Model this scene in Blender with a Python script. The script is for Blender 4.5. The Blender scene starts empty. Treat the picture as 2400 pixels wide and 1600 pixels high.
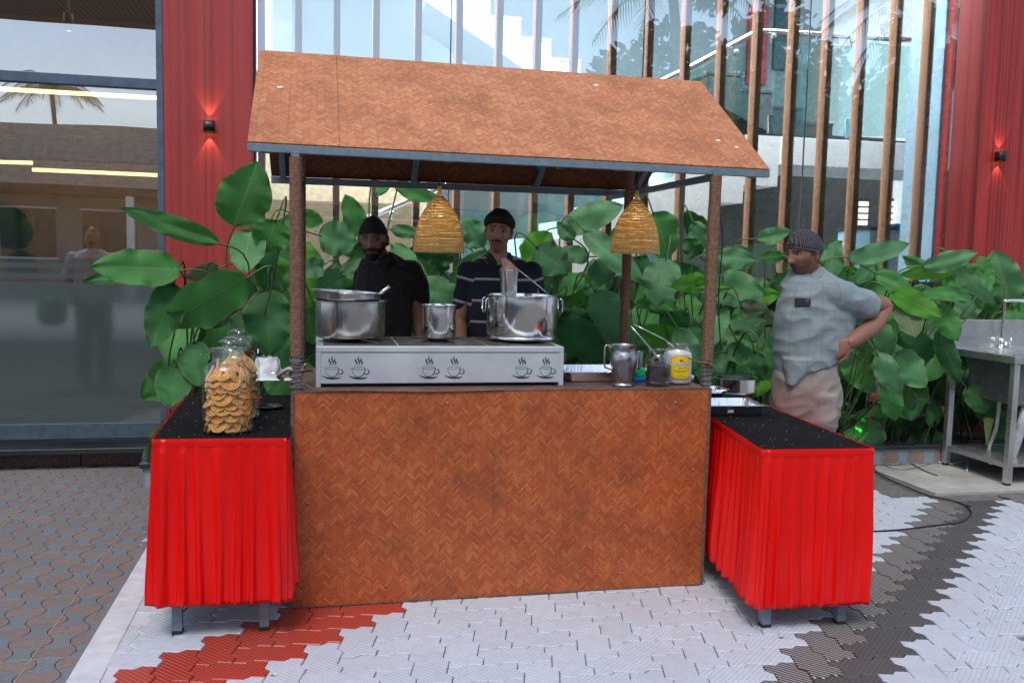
import bpy, bmesh, math, random
from mathutils import Vector, Matrix, noise
random.seed(7)
R = math.radians
sc = bpy.context.scene
col = sc.collection

# ---------------------------------------------------------------- camera
FPX, PSI, PIT, ROL, CZ = 2114.3, .2129, .0901, .0224, 1.42
cF = Vector((math.sin(PSI)*math.cos(PIT), math.cos(PSI)*math.cos(PIT), -math.sin(PIT)))
r0 = Vector((math.cos(PSI), -math.sin(PSI), 0)); u0 = r0.cross(cF)
cR = r0*math.cos(ROL) + u0*math.sin(ROL)
cU = -r0*math.sin(ROL) + u0*math.cos(ROL)
CAM = Vector((0, 0, CZ))
cd = bpy.data.cameras.new('camera'); co = bpy.data.objects.new('camera', cd); col.objects.link(co)
M = Matrix((cR, cU, -cF)).transposed().to_4x4(); M.translation = CAM
co.matrix_world = M
cd.sensor_fit = 'HORIZONTAL'; cd.sensor_width = 36; cd.lens = 36*FPX/2400
cd.clip_start = .05; cd.clip_end = 500
sc.camera = co

# ---------------------------------------------------------------- sky, sun, exposure
SUN_EL, SUN_AZ = R(58), R(205)          # azimuth clockwise from +Y (behind the camera, a little left)
w = bpy.data.worlds.new('World'); sc.world = w; w.use_nodes = True
nt = w.node_tree; nt.nodes.clear()
N = nt.nodes.new; L = nt.links.new
out = N('ShaderNodeOutputWorld'); bg = N('ShaderNodeBackground'); bg.inputs[1].default_value = .15
sky = N('ShaderNodeTexSky'); sky.sky_type = 'NISHITA'; sky.sun_disc = False
sky.sun_elevation = SUN_EL; sky.sun_rotation = SUN_AZ; sky.air_density = 1.0; sky.dust_density = 2.0; sky.ozone_density = 1.0
tc = N('ShaderNodeTexCoord'); mp = N('ShaderNodeMapping'); mp.inputs['Scale'].default_value = (1, 1, 3.2)
nz = N('ShaderNodeTexNoise'); nz.inputs['Scale'].default_value = 2.3; nz.inputs['Detail'].default_value = 7; nz.inputs['Roughness'].default_value = .6
cr = N('ShaderNodeValToRGB'); cr.color_ramp.elements[0].position = .44; cr.color_ramp.elements[1].position = .68
mx = N('ShaderNodeMix'); mx.data_type = 'RGBA'; mx.inputs['B'].default_value = (4.6, 5.3, 6.2, 1)
L(tc.outputs['Generated'], mp.inputs[0]); L(mp.outputs[0], nz.inputs[0]); L(nz.outputs[0], cr.inputs[0])
L(cr.outputs[0], mx.inputs['Factor']); L(sky.outputs[0], mx.inputs['A']); L(mx.outputs['Result'], bg.inputs[0]); L(bg.outputs[0], out.inputs[0])
sl = bpy.data.lights.new('sun', 'SUN'); sl.energy = 1.15; sl.angle = R(20); sl.color = (1, .95, .88)
so = bpy.data.objects.new('sun', sl); col.objects.link(so)
sd = Vector((math.sin(SUN_AZ)*math.cos(SUN_EL), math.cos(SUN_AZ)*math.cos(SUN_EL), math.sin(SUN_EL)))
so.rotation_euler = sd.to_track_quat('Z', 'Y').to_euler(); so.location = (0, -5, 20)
sc.view_settings.view_transform = 'Standard'; sc.view_settings.look = 'None'
sc.view_settings.exposure = 0.47; sc.view_settings.gamma = 1; sc.view_settings.use_curve_mapping = False
sc.render.engine = 'CYCLES'
cy = sc.cycles
cy.use_denoising = True; cy.max_bounces = 10; cy.diffuse_bounces = 4; cy.glossy_bounces = 5; cy.transmission_bounces = 8
cy.transparent_max_bounces = 16; cy.caustics_reflective = False; cy.caustics_refractive = False; cy.sample_clamp_indirect = 6

# ---------------------------------------------------------------- picture to place helpers
def ray(x, y): return cF + cR*((x-1200)/FPX) - cU*((y-800)/FPX)
def at(x, y, Y): d = ray(x, y); return CAM + d*(Y/d.y)
def atz(x, y, z=0): d = ray(x, y); return CAM + d*((z-CZ)/d.z)
def pxm(n, Y): return n*Y/2150.0         # n photo pixels in metres at depth Y

# ---------------------------------------------------------------- materials
MATS = {}
class NT:
    def __init__(s, name):
        s.m = bpy.data.materials.new(name); s.m.use_nodes = True; s.t = s.m.node_tree
        s.p = s.t.nodes['Principled BSDF']; s.o = s.t.nodes['Material Output']
    def n(s, typ, **kw):
        nd = s.t.nodes.new('ShaderNode'+typ)
        for k, v in kw.items():
            if k in ('operation', 'data_type', 'blend_type', 'attribute_name', 'wave_type', 'bands_direction', 'wave_profile', 'feature', 'interpolation_type', 'noise_dimensions', 'voronoi_dimensions', 'distance'): setattr(nd, k, v)
            else: nd.inputs[k].default_value = v
        return nd
    def l(s, a, b): s.t.links.new(a, b)
    def math(s, op, a, b=None, c=None, clamp=False):
        nd = s.t.nodes.new('ShaderNodeMath'); nd.operation = op; nd.use_clamp = clamp
        for i, q in enumerate((a, b, c)):
            if q is None: continue
            if isinstance(q, (int, float)): nd.inputs[i].default_value = q
            else: s.l(q, nd.inputs[i])
        return nd.outputs[0]
    def ramp(s, src, stops):
        nd = s.t.nodes.new('ShaderNodeValToRGB'); e = nd.color_ramp.elements
        while len(e) < len(stops): e.new(.5)
        for i, (p, c) in enumerate(stops):
            e[i].position = p; e[i].color = (c, c, c, 1) if isinstance(c, (int, float)) else (*c, 1)
        s.l(src, nd.inputs[0]); return nd.outputs[0]
    def mix(s, f, a, b, blend='MIX'):
        nd = s.t.nodes.new('ShaderNodeMix'); nd.data_type = 'RGBA'; nd.blend_type = blend
        for k, q in (('Factor', f), ('A', a), ('B', b)):
            if isinstance(q, (int, float)): nd.inputs[k].default_value = q if k == 'Factor' else (q, q, q, 1)
            elif isinstance(q, tuple): nd.inputs[k].default_value = (*q, 1)
            else: s.l(q, nd.inputs[k])
        return nd.outputs['Result']
    def noise(s, scale, detail=3, vec=None, rough=.55, stretch=None):
        nd = s.t.nodes.new('ShaderNodeTexNoise'); nd.inputs['Scale'].default_value = scale
        nd.inputs['Detail'].default_value = detail; nd.inputs['Roughness'].default_value = rough
        if vec is None: vec = s.obj()
        if stretch:
            mp = s.t.nodes.new('ShaderNodeMapping'); mp.inputs['Scale'].default_value = stretch
            s.l(vec, mp.inputs[0]); vec = mp.outputs[0]
        s.l(vec, nd.inputs['Vector']); return nd.outputs['Fac']
    def obj(s):
        if not hasattr(s, '_tc'): s._tc = s.t.nodes.new('ShaderNodeTexCoord')
        return s._tc.outputs['Object']
    def geo(s):
        if not hasattr(s, '_g'): s._g = s.t.nodes.new('ShaderNodeNewGeometry')
        return s._g.outputs['Position']
    def uv(s):
        if not hasattr(s, '_tc'): s._tc = s.t.nodes.new('ShaderNodeTexCoord')
        return s._tc.outputs['UV']
    def sep(s, v):
        nd = s.t.nodes.new('ShaderNodeSeparateXYZ'); s.l(v, nd.inputs[0]); return nd.outputs
    def comb(s, x, y, z=0.0):
        nd = s.t.nodes.new('ShaderNodeCombineXYZ')
        for i, q in enumerate((x, y, z)):
            if isinstance(q, (int, float)): nd.inputs[i].default_value = q
            else: s.l(q, nd.inputs[i])
        return nd.outputs[0]
    def rnd(s):
        nd = s.t.nodes.new('ShaderNodeObjectInfo'); return nd.outputs['Random']
    def bump(s, h, strength=.3, dist=.01, nrm=None):
        nd = s.t.nodes.new('ShaderNodeBump'); nd.inputs['Strength'].default_value = strength; nd.inputs['Distance'].default_value = dist
        s.l(h, nd.inputs['Height'])
        if nrm is not None: s.l(nrm, nd.inputs['Normal'])
        s.l(nd.outputs[0], s.p.inputs['Normal']); return nd.outputs[0]
    def set(s, **kw):
        names = dict(rough='Roughness', metal='Metallic', ior='IOR', spec='Specular IOR Level', alpha='Alpha', trans='Transmission Weight', coat='Coat Weight', sheen='Sheen Weight')
        for k, v in kw.items():
            if k == 'color':
                if isinstance(v, tuple): s.p.inputs['Base Color'].default_value = (*v, 1)
                else: s.l(v, s.p.inputs['Base Color'])
            elif isinstance(v, (int, float)): s.p.inputs[names[k]].default_value = v
            else: s.l(v, s.p.inputs[names[k]])
        return s
def plain(name, c, rough=.6, metal=0, var=.25, scale=18, bump=.08, bscale=None, **kw):
    if name in MATS: return MATS[name]
    s = NT(name); a = s.noise(scale, 5)
    dark = tuple(x*(1-var) for x in c); lite = tuple(min(1, x*(1+var*.7)) for x in c)
    s.set(color=s.ramp(a, [(.3, dark), (.7, lite)]), rough=s.ramp(s.noise(scale*2.3, 3), [(.3, max(.02, rough*.8)), (.7, min(1, rough*1.15))]), metal=metal, **kw)
    if bump: s.bump(s.noise(bscale or scale*8, 2), bump, .003)
    MATS[name] = s.m; return s.m
def emis(name, c, k):
    s = NT(name); s.set(color=c, rough=.6)
    s.p.inputs['Emission Color'].default_value = (*c, 1); s.p.inputs['Emission Strength'].default_value = k
    return s.m

def weave(name, cols, w, dirt, origin_rot=45, n=4, rough=.45):
    # bamboo strips in a 45 degree herringbone, on UV in metres
    s = NT(name); u, v, _ = s.sep(s.uv())
    wob = s.math('MULTIPLY', s.math('SUBTRACT', s.noise(9, 2, s.uv()), .5), w*1.6)
    c = math.sqrt(.5)
    a = s.math('DIVIDE', s.math('ADD', s.math('MULTIPLY', s.math('ADD', u, v), c), wob), w)
    b = s.math('DIVIDE', s.math('ADD', s.math('MULTIPLY', s.math('SUBTRACT', v, u), c), wob), w)
    i = s.math('FLOOR', a); j = s.math('FLOOR', b); fa = s.math('FRACT', a); fb = s.math('FRACT', b)
    k = s.math('FLOORED_MODULO', s.math('SUBTRACT', i, j), float(2*n))
    isV = s.math('GREATER_THAN', k, n-.5)
    # strip ids
    hx = s.math('SUBTRACT', i, k)
    vy = s.math('ADD', j, s.math('SUBTRACT', k, float(n)))
    def sel(x, y): 
        return s.math('ADD', s.math('MULTIPLY', x, s.math('SUBTRACT', 1, isV)), s.math('MULTIPLY', y, isV))
    idx = sel(hx, s.math('ADD', i, 371.0)); idy = sel(j, vy)
    wn = s.t.nodes.new('ShaderNodeTexWhiteNoise'); wn.noise_dimensions = '2D'; s.l(s.comb(idx, idy), wn.inputs['Vector'])
    across = sel(fb, fa); along = sel(s.math('ADD', fa, k), s.math('ADD', fb, s.math('SUBTRACT', float(2*n-1), k)))
    ea = s.math('MINIMUM', across, s.math('SUBTRACT', 1, across))
    el = s.math('MINIMUM', along, s.math('SUBTRACT', float(n), along))
    e = s.math('MINIMUM', ea, s.math('MULTIPLY', el, 1.0))
    gap = s.math('MULTIPLY', e, 9.0, clamp=True)
    base = s.ramp(wn.outputs['Value'], [(0, cols[0]), (.35, cols[1]), (.7, cols[2]), (1, cols[3])])
    fib = s.noise(1, 3, s.comb(s.math('MULTIPLY', across, 5), s.math('ADD', along, s.math('MULTIPLY', idx, 3.7)), idy))
    base = s.mix(s.math('MULTIPLY', fib, .35), base, s.mix(.5, base, (.02, .008, .004)))
    mot = s.noise(75, 3, s.uv(), .6); base = s.mix(s.ramp(mot, [(.45, 0.0), (.72, .4)]), base, (.20, .10, .055))
    mot2 = s.noise(34, 3, s.uv(), .6); base = s.mix(s.ramp(mot2, [(.5, 0.0), (.75, .3)]), base, (.55, .14, .035))
    seam = s.math('ABSOLUTE', s.math('SUBTRACT', s.math('FRACT', s.math('ADD', s.math('DIVIDE', u, 8*w/math.sqrt(2)), .5)), .5)); smk = s.ramp(s.noise(2.4, 3, s.comb(s.math('MULTIPLY', u, 3.0), s.math('MULTIPLY', v, .6))), [(.55, 0.0), (.7, .35)])
    base = s.mix(s.math('MULTIPLY', s.math('LESS_THAN', seam, .05), smk), base, (.05, .02, .012))
    base = s.mix(s.math('ADD', s.math('MULTIPLY', gap, .8), .2), (.09, .018, .008), base)
    big = s.noise(3.2, 6, s.uv(), .65)
    base = s.mix(s.ramp(big, [(.45, 0.0), (.75, dirt)]), base, (.035, .016, .012))
    pale = s.noise(40, 3, s.uv(), .7)
    base = s.mix(s.ramp(pale, [(.68, 0.0), (.76, .5)]), base, (.45, .33, .22))
    s.set(color=base, rough=s.ramp(big, [(.3, rough), (.7, min(1, rough*1.5))]), spec=.3)
    hgt = s.math('ADD', s.math('MULTIPLY', gap, .7), s.math('MULTIPLY', s.math('MULTIPLY', ea, s.math('MINIMUM', el, 1.0)), .9))
    s.bump(hgt, .35, .0018)
    return s.m

def woodgrain(name, c0, c1, dark, scale=(14, 14, .6), rough=.4, coat=.0, streak=.6):
    s = NT(name)
    g = s.noise(1, 6, s.geo(), .6, scale); g2 = s.noise(1, 2, s.geo(), .5, tuple(x*3.3 for x in scale[:2])+(scale[2]*.7,))
    fine = s.noise(1, 3, s.geo(), .6, (260, 260, 5))
    b = s.ramp(g, [(.3, c0), (.62, c1)])
    b = s.mix(s.ramp(g2, [(.50, 0.0), (.66, streak)]), b, dark)
    b = s.mix(s.math('MULTIPLY', s.ramp(fine, [(.55, 0.0), (.7, 1.0)]), .35), b, dark)
    s.set(color=b, rough=rough, coat=coat); s.bump(fine, .12, .002)
    return s.m

def glassmat(name, tint, refl, haze=0.0, rough=0.0):
    s = NT(name); t = s.t
    tr = s.n('BsdfTransparent', Color=(*tint, 1)); gl = s.n('BsdfGlossy', Color=(.93, .97, 1, 1), Roughness=rough)
    fr = s.n('Fresnel', IOR=1.5)
    f = s.math('ADD', s.math('MULTIPLY', fr.outputs[0], 1.0), refl, clamp=True)
    m = s.n('MixShader'); s.l(f, m.inputs[0]); s.l(tr.outputs[0], m.inputs[1]); s.l(gl.outputs[0], m.inputs[2])
    last = m.outputs[0]
    # slow waviness of tempered panes
    b = s.n('Bump', Strength=.05, Distance=.02); s.l(s.noise(1.1, 1, s.geo()), b.inputs['Height']); s.l(b.outputs[0], gl.inputs['Normal'])
    if haze:
        df = s.n('BsdfDiffuse', Color=(.55, .6, .6, 1)); m2 = s.n('MixShader', Fac=haze)
        s.l(last, m2.inputs[1]); s.l(df.outputs[0], m2.inputs[2]); last = m2.outputs[0]
    s.l(last, s.o.inputs['Surface']); return s.m

# ---------------------------------------------------------------- mesh helpers
ORG = {}
class MB:
    def __init__(s): s.v = []; s.f = []; s.uvs = {}
    def add(s, vs, fs):
        o = len(s.v); s.v += [Vector(v) for v in vs]; s.f += [tuple(i+o for i in f) for f in fs]; return o
    def box(s, x0, y0, z0, x1, y1, z1):
        s.add([(x0,y0,z0),(x1,y0,z0),(x1,y1,z0),(x0,y1,z0),(x0,y0,z1),(x1,y0,z1),(x1,y1,z1),(x0,y1,z1)],
              [(0,3,2,1),(4,5,6,7),(0,1,5,4),(1,2,6,5),(2,3,7,6),(3,0,4,7)]); return s
    def bar(s, a, b, w, h, up=Vector((0,0,1))):
        a = Vector(a); b = Vector(b); d = (b-a).normalized(); sx = d.cross(Vector(up)).normalized()*w/2; uz = sx.cross(d).normalized()*h/2
        vs = [p+q for p in (a, b) for q in (-sx-uz, sx-uz, sx+uz, -sx+uz)]
        s.add(vs, [(0,3,2,1),(4,5,6,7),(0,1,5,4),(1,2,6,5),(2,3,7,6),(3,0,4,7)]); return s
    def prism(s, poly, d):
        # poly: planar list of points, d: extrusion vector
        n = len(poly); d = Vector(d); vs = [Vector(p) for p in poly]+[Vector(p)+d for p in poly]
        s.add(vs, [tuple(range(n))[::-1], tuple(range(n, 2*n))]+[(i, (i+1) % n, n+(i+1) % n, n+i) for i in range(n)]); return s
    def tube(s, pts, r, n=8, cap=True, closed=False):
        pts = [Vector(p) for p in pts]; m = len(pts); rs = r if isinstance(r, (list, tuple)) else [r]*m
        up = None; vs = []
        for i, p in enumerate(pts):
            if closed: d = (pts[(i+1) % m]-pts[i-1]).normalized()
            else: d = (pts[min(i+1, m-1)]-pts[max(i-1, 0)]).normalized()
            if up is None: up = d.orthogonal().normalized()
            up = (up-d*up.dot(d)); up = up.normalized() if up.length > 1e-6 else d.orthogonal().normalized(); q = d.cross(up)
            for k in range(n): a = 2*math.pi*k/n; vs.append(p+(up*math.cos(a)+q*math.sin(a))*rs[i])
        fs = [(i*n+k, i*n+(k+1) % n, (i+1)*n+(k+1) % n, (i+1)*n+k) for i in range(m-1) for k in range(n)]
        if closed: fs += [((m-1)*n+k, (m-1)*n+(k+1) % n, (k+1) % n, k) for k in range(n)]
        elif cap: fs += [tuple(range(n))[::-1], tuple(range((m-1)*n, m*n))]
        s.add(vs, fs); return s
    def lathe(s, prof, n=32, c=(0,0,0), capb=False, capt=False, ax=None):
        c = Vector(c); vs = []
        for r, z in prof:
            for k in range(n):
                a = 2*math.pi*k/n; p = Vector((r*math.cos(a), r*math.sin(a), z)); vs.append((ax @ p if ax else p)+c)
        m = len(prof); fs = [(i*n+k, i*n+(k+1) % n, (i+1)*n+(k+1) % n, (i+1)*n+k) for i in range(m-1) for k in range(n)]
        if capb: fs.append(tuple(range(n))[::-1])
        if capt: fs.append(tuple(range((m-1)*n, m*n)))
        s.add(vs, fs); return s
    def grid(s, fn, nu, nv, cu=False):
        vs = [fn(i/(nu if cu else nu-1), j/(nv-1)) for j in range(nv) for i in range(nu)]
        fs = [(j*nu+i, j*nu+(i+1) % nu, (j+1)*nu+(i+1) % nu, (j+1)*nu+i) for j in range(nv-1) for i in range(nu if cu else nu-1)]
        s.add(vs, fs); return s
    def mesh(s, name, m, org=Vector((0,0,0)), smooth=False, uvf=None):
        me = bpy.data.meshes.new(name); me.from_pydata([tuple(v-org) for v in s.v], [], s.f); me.validate(); me.update()
        if m: me.materials.append(m)
        if smooth: me.polygons.foreach_set('use_smooth', [True]*len(me.polygons))
        if uvf:
            ul = me.uv_layers.new(name='UVMap')
            for lp in me.loops: ul.data[lp.index].uv = uvf(me.vertices[lp.vertex_index].co+org)
        return me
    def obj(s, name, m, parent=None, smooth=False, bevel=0, uvf=None, loc=None, recalc=True, auto=None):
        org = Vector(loc) if loc is not None else (ORG.get(parent.name, Vector()) if parent else Vector())
        me = s.mesh(name, m, org, smooth, uvf)
        if recalc:
            b = bmesh.new(); b.from_mesh(me); bmesh.ops.recalc_face_normals(b, faces=b.faces); b.to_mesh(me); b.free()
        o = bpy.data.objects.new(name, me); col.objects.link(o)
        if parent is not None: o.parent = parent; o.location = org-ORG.get(parent.name, Vector())
        elif loc is not None: o.location = org
        ORG[o.name] = org
        if bevel:
            bv = o.modifiers.new('bevel', 'BEVEL'); bv.width = bevel; bv.segments = 2; bv.limit_method = 'ANGLE'; bv.angle_limit = R(40)
        if auto:
            me.polygons.foreach_set('use_smooth', [True]*len(me.polygons))
            bm_ = bmesh.new(); bm_.from_mesh(me)
            for e in bm_.edges:
                if len(e.link_faces) == 2 and e.calc_face_angle(0) > R(auto): e.smooth = False
            bm_.to_mesh(me); bm_.free()
        return o
def tag(o, label, cat, group=None):
    o['label'] = label; o['category'] = cat
    if group: o['group'] = group
    return o
def thing(name, label, cat, loc=(0,0,0), group=None):
    o = bpy.data.objects.new(name, None); col.objects.link(o); o.location = loc; o.empty_display_size = .05
    ORG[o.name] = Vector(loc); return tag(o, label, cat, group)
def struct(o): o['kind'] = 'structure'; return o
def stuff(o): o['kind'] = 'stuff'; return o
def copy_tree(o, parent=None):
    c = o.copy(); col.objects.link(c)
    if parent is not None: c.parent = parent
    ORG[c.name] = ORG.get(o.name, Vector())
    for ch in list(o.children): copy_tree(ch, c)
    return c
def bez(p0, p1, p2, n=8):
    p0, p1, p2 = Vector(p0), Vector(p1), Vector(p2)
    return [p0*(1-t)**2+p1*2*t*(1-t)+p2*t*t for t in [i/(n-1) for i in range(n)]]
def cr_spline(P, n=6):
    P = [Vector(p) for p in P]; out_ = []
    for i in range(len(P)-1):
        a, b, c, d = P[max(i-1, 0)], P[i], P[i+1], P[min(i+2, len(P)-1)]
        for k in range(n):
            t = k/n; out_.append(.5*((2*b)+(-a+c)*t+(2*a-5*b+4*c-d)*t*t+(-a+3*b-3*c+d)*t**3))
    out_.append(P[-1]); return out_
# ================================================================ ground and paving
U, TH, OX, OY = .124, -.0367, -.664, 3.106
ct, st = math.cos(TH), math.sin(TH)
def gw(a, b, z=0): b += 1.6; return Vector((OX+(a*ct-b*st)*U, OY+(a*st+b*ct)*U, z))
m_joint = plain('joint_dirt', (.16, .15, .14), .95, var=.4, scale=30)
g = MB(); g.add([(-70,-70,-.045),(70,-70,-.045),(70,70,-.045),(-70,70,-.045)], [(0,1,2,3)])
ground = struct(g.obj('ground', plain('ground_grey', (.36, .37, .38), .9, var=.2, scale=3)))
g = MB(); g.box(-.80, -6, -.04, 7.2, 5.74, -.012)
yard = struct(g.obj('paved_yard', m_joint))
def paver_mat(name, c, stripe, var, gloss=.7):
    s = NT(name); x, y, z = s.sep(s.obj())
    d = s.math('MULTIPLY', s.math('SUBTRACT', x, y), 1/(.0165*1.414))
    f = s.math('ABSOLUTE', s.math('SUBTRACT', s.math('FRACT', d), .5))
    rib = s.ramp(f, [(.08, 0.0), (.2, 1.0)])
    r = s.rnd(); wn = s.noise(26, 5, s.geo()); big = s.noise(2.1, 4, s.geo())
    base = s.mix(s.math('MULTIPLY', r, var), c, tuple(q*.72 for q in c))
    base = s.mix(s.ramp(wn, [(.42, 0.0), (.75, .35)]), base, tuple(q*.62 for q in c))
    base = s.mix(s.ramp(big, [(.46, 0.0), (.72, .55)]), base, tuple(q*k for q, k in zip(c, (.78, .74, .68))))
    sm_ = s.noise(5.5, 5, s.geo(), .7); base = s.mix(s.ramp(sm_, [(.56, 0.0), (.7, .35)]), base, tuple(q*k for q, k in zip(c, (.72, .62, .5))))
    base = s.mix(s.math('MULTIPLY', s.math('SUBTRACT', 1, rib), stripe[1]), base, stripe[0])
    sp = s.noise(160, 2, s.geo()); base = s.mix(s.ramp(sp, [(.66, 0.0), (.72, .5)]), base, (.12, .1, .08))
    s.set(color=base, rough=gloss); s.bump(s.math('ADD', rib, s.math('MULTIPLY', wn, .5)), .45, .002); return s.m
m_white = paver_mat('paver_white', (.57, .62, .70), ((.40, .43, .50), .5), .35)
m_red = paver_mat('paver_red', (.42, .042, .026), ((.60, .20, .16), .4), .5, .3)
m_blackr = paver_mat('paver_black_ribbed', (.050, .045, .047), ((.50, .48, .46), .95), .5)
m_black = paver_mat('paver_black', (.085, .08, .082), ((.13, .125, .12), .4), .6)
def gprof(x):
    f = x % 1.0; a = .085
    return -a*f/.4 if f < .4 else (-a+2*a*(f-.4)/.2 if f < .6 else a*(1-f)/.4)
def paver_outline():
    P = []; ks = (0, .4, .6, 1, 1.4, 1.6)
    for x in ks: P.append((x, gprof(x)))
    for y in (0, .4, .6): P.append((2-gprof(y), y))
    for x in (2, 1.6, 1.4, 1, .6, .4): P.append((x, 1+gprof(x)))
    for y in (1, .6, .4): P.append((-gprof(y), y))
    return [Vector((x-1, y-.5, 0))*U for x, y in P]
def inset(P, d):
    out_ = []; n = len(P)
    for i in range(n):
        a, b, c = P[i-1], P[i], P[(i+1) % n]
        e1 = (b-a).normalized(); e2 = (c-b).normalized(); n1 = Vector((-e1.y, e1.x, 0)); n2 = Vector((-e2.y, e2.x, 0))
        q = (n1+n2); q = q/max(.35, q.length_squared/2)
        out_.append(b+q*d)
    return out_
def slab_mesh(name, P, m, gap, ch, th):
    A = inset(P, gap); B = inset(P, gap+ch); n = len(P); b = MB()
    vs = [v+Vector((0,0,-th)) for v in A]+[v+Vector((0,0,-ch)) for v in A]+list(B)
    fs = [(i, (i+1) % n, n+(i+1) % n, n+i) for i in range(n)]+[(n+i, n+(i+1) % n, 2*n+(i+1) % n, 2*n+i) for i in range(n)]+[tuple(range(2*n, 3*n))]
    b.add(vs, fs); return b.mesh(name, m)
po = paver_outline()
pm = {k: slab_mesh('paver', po, m, .0016, .003, .03) for k, m in (('w', m_white), ('r', m_red), ('k', m_black), ('kr', m_blackr))}
cand = []
for i in range(-14, 62):
    for j in range(-16, 52):
        c = (i-j) % 4
        if c == 0: ctr = gw(i+1, j+.5); rot = TH; kind = 'H'
        elif c == 3: ctr = gw(i+.5, j+1); rot = TH+math.pi/2; kind = 'V'
        else: continue
        if ctr.x < -.735 or ctr.x > 7.0 or ctr.y > 5.62 or ctr.y < 2.2: continue
        # the concrete slab under the sink
        if ctr.x > 3.78 and ctr.y > 4.95: continue
        if ctr.x+ctr.y > 8.45 and ctr.x > 3.5 and ctr.y > 4.75: continue
        k = i-j
        g0 = 2 if kind == 'H' else 3
        kk = k if kind == 'V' else k-1                    # V at 4m+3, its H partner at 4m+4
        if kk == 3: mk = 'r'
        elif kk == 23 or (kk > 23 and ctr.y > 4.66): mk = 'kr' if kind == 'V' else 'k'
        else: mk = 'w'
        d = ctr-CAM; z = d.dot(cF); px = 1200+FPX*d.dot(cR)/z if z > .3 else -999; py = 800-FPX*d.dot(cU)/z if z > .3 else 0
        inview = -60 < px < 2460 and py < 1690
        if not inview: continue
        hid = (700 < px < 1600 and py < 1370 and ctr.y > 3.66) or (365 < px < 690 and py < 1390 and ctr.y > 3.5) or (1700 < px < 2030 and py < 1400 and ctr.y > 3.3)
        cand.append((hid, -py, ctr, rot, mk))
cand.sort(key=lambda t: (t[0], t[1]))
rest = {}
for q, (hid, _, ctr, rot, mk) in enumerate(cand):
    dz = random.uniform(-.0018, .0018)
    rx, ry = random.uniform(-.008, .008), random.uniform(-.008, .008); rz = rot+random.uniform(-.006, .006)
    if q < 298:
        o = bpy.data.objects.new('paver', pm[mk]); col.objects.link(o); o.parent = yard; o.location = (ctr.x, ctr.y, dz); o.rotation_euler = (rx, ry, rz)
        if mk == 'r': o['label'] = 'red paver'
        elif mk in ('k', 'kr'): o['label'] = 'black paver'
    else: rest.setdefault(mk, []).append((ctr, dz, rx, ry, rz))
# leftover far pavers: one joined part with its materials
b = bmesh.new(); mats = ['w', 'r', 'k', 'kr']
for mk, L_ in rest.items():
    for ctr, dz, rx, ry, rz in L_:
        n0 = len(b.faces); b.from_mesh(pm[mk]); b.verts.ensure_lookup_table(); b.faces.ensure_lookup_table()
        nv = len(pm[mk].vertices); T = Matrix.Translation((ctr.x, ctr.y, dz)) @ Matrix.Rotation(rz, 4, 'Z')
        for v in b.verts[-nv:]: v.co = T @ v.co
        for f in b.faces[n0:]: f.material_index = mats.index(mk)
me = bpy.data.meshes.new('far_pavers'); b.to_mesh(me); b.free()
for k in mats: me.materials.append(pm[k].materials[0])
o = bpy.data.objects.new('far_pavers', me); col.objects.link(o); o.parent = yard; stuff(o)
# mortar strip between the two floors
g = MB()
g.add([(-.815, 1.5, -.02), (-.705, 1.5, -.02), (-.695, 5.7, -.02), (-.80, 5.7, -.02), (-.815, 1.5, .005), (-.705, 1.5, .003), (-.695, 5.7, .003), (-.80, 5.7, .005)],
      [(0,3,2,1),(4,5,6,7),(0,1,5,4),(1,2,6,5),(2,3,7,6),(3,0,4,7)])
struct(g.obj('mortar_strip', plain('mortar_white', (.58, .61, .66), .85, var=.15, scale=14), bevel=.004))

g = MB(); g.add([(-.70, 1.5, -.03), (-.57, 1.5, -.03), (-.57, 5.7, -.03), (-.70, 5.7, -.03), (-.70, 1.5, -.0015), (-.57, 1.5, -.0065), (-.57, 5.7, -.0065), (-.70, 5.7, -.0015)], [(0,3,2,1),(4,5,6,7),(0,1,5,4),(1,2,6,5),(2,3,7,6),(3,0,4,7)])
struct(g.obj('mortar_bed', MATS['mortar_white']))
# forecourt of printed tiles on the left: dog-bone pieces
fore = MB(); fore.box(-7.5, -3, -.04, -.80, 6.33, -.010)
fore = struct(fore.obj('tiled_forecourt', plain('tile_joint', (.035, .035, .04), .9)))
def tile_mat(name, c):
    s = NT(name); a = s.noise(60, 4, s.geo()); b_ = s.noise(2.2, 4, s.geo()); r = s.rnd()
    q = s.ramp(a, [(.3, tuple(x*.78 for x in c)), (.7, tuple(x*1.15 for x in c))])
    q = s.mix(s.ramp(b_, [(.45, 0.0), (.7, .5)]), q, (.21, .185, .165)); q = s.mix(s.math('MULTIPLY', r, .22), q, (.1, .1, .1))
    sp = s.noise(46, 1, s.geo()); q = s.mix(s.ramp(sp, [(.76, 0.0), (.79, .8)]), q, (.6, .58, .55))
    s.set(color=q, rough=s.ramp(b_, [(.3, .45), (.7, .7)]), spec=.4); s.bump(a, .15, .002); return s.m
m_tg = tile_mat('tile_grey', (.165, .195, .22)); m_tb = tile_mat('tile_brown', (.23, .17, .15))
CX, CY = .1035, .1
def bone():
    P = []; n = 6; amp = .021
    for k in range(n): t = k/n; P.append(Vector((CX*(t-.5), CY*-.5+amp*math.sin(math.pi*t), 0)))
    for k in range(n): t = k/n; P.append(Vector((CX*.5+amp*math.sin(math.pi*t), CY*(t-.5), 0)))
    for k in range(n): t = k/n; P.append(Vector((CX*(.5-t), CY*.5-amp*math.sin(math.pi*t), 0)))
    for k in range(n): t = k/n; P.append(Vector((-CX*.5-amp*math.sin(math.pi*t), CY*(.5-t), 0)))
    return P
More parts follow.
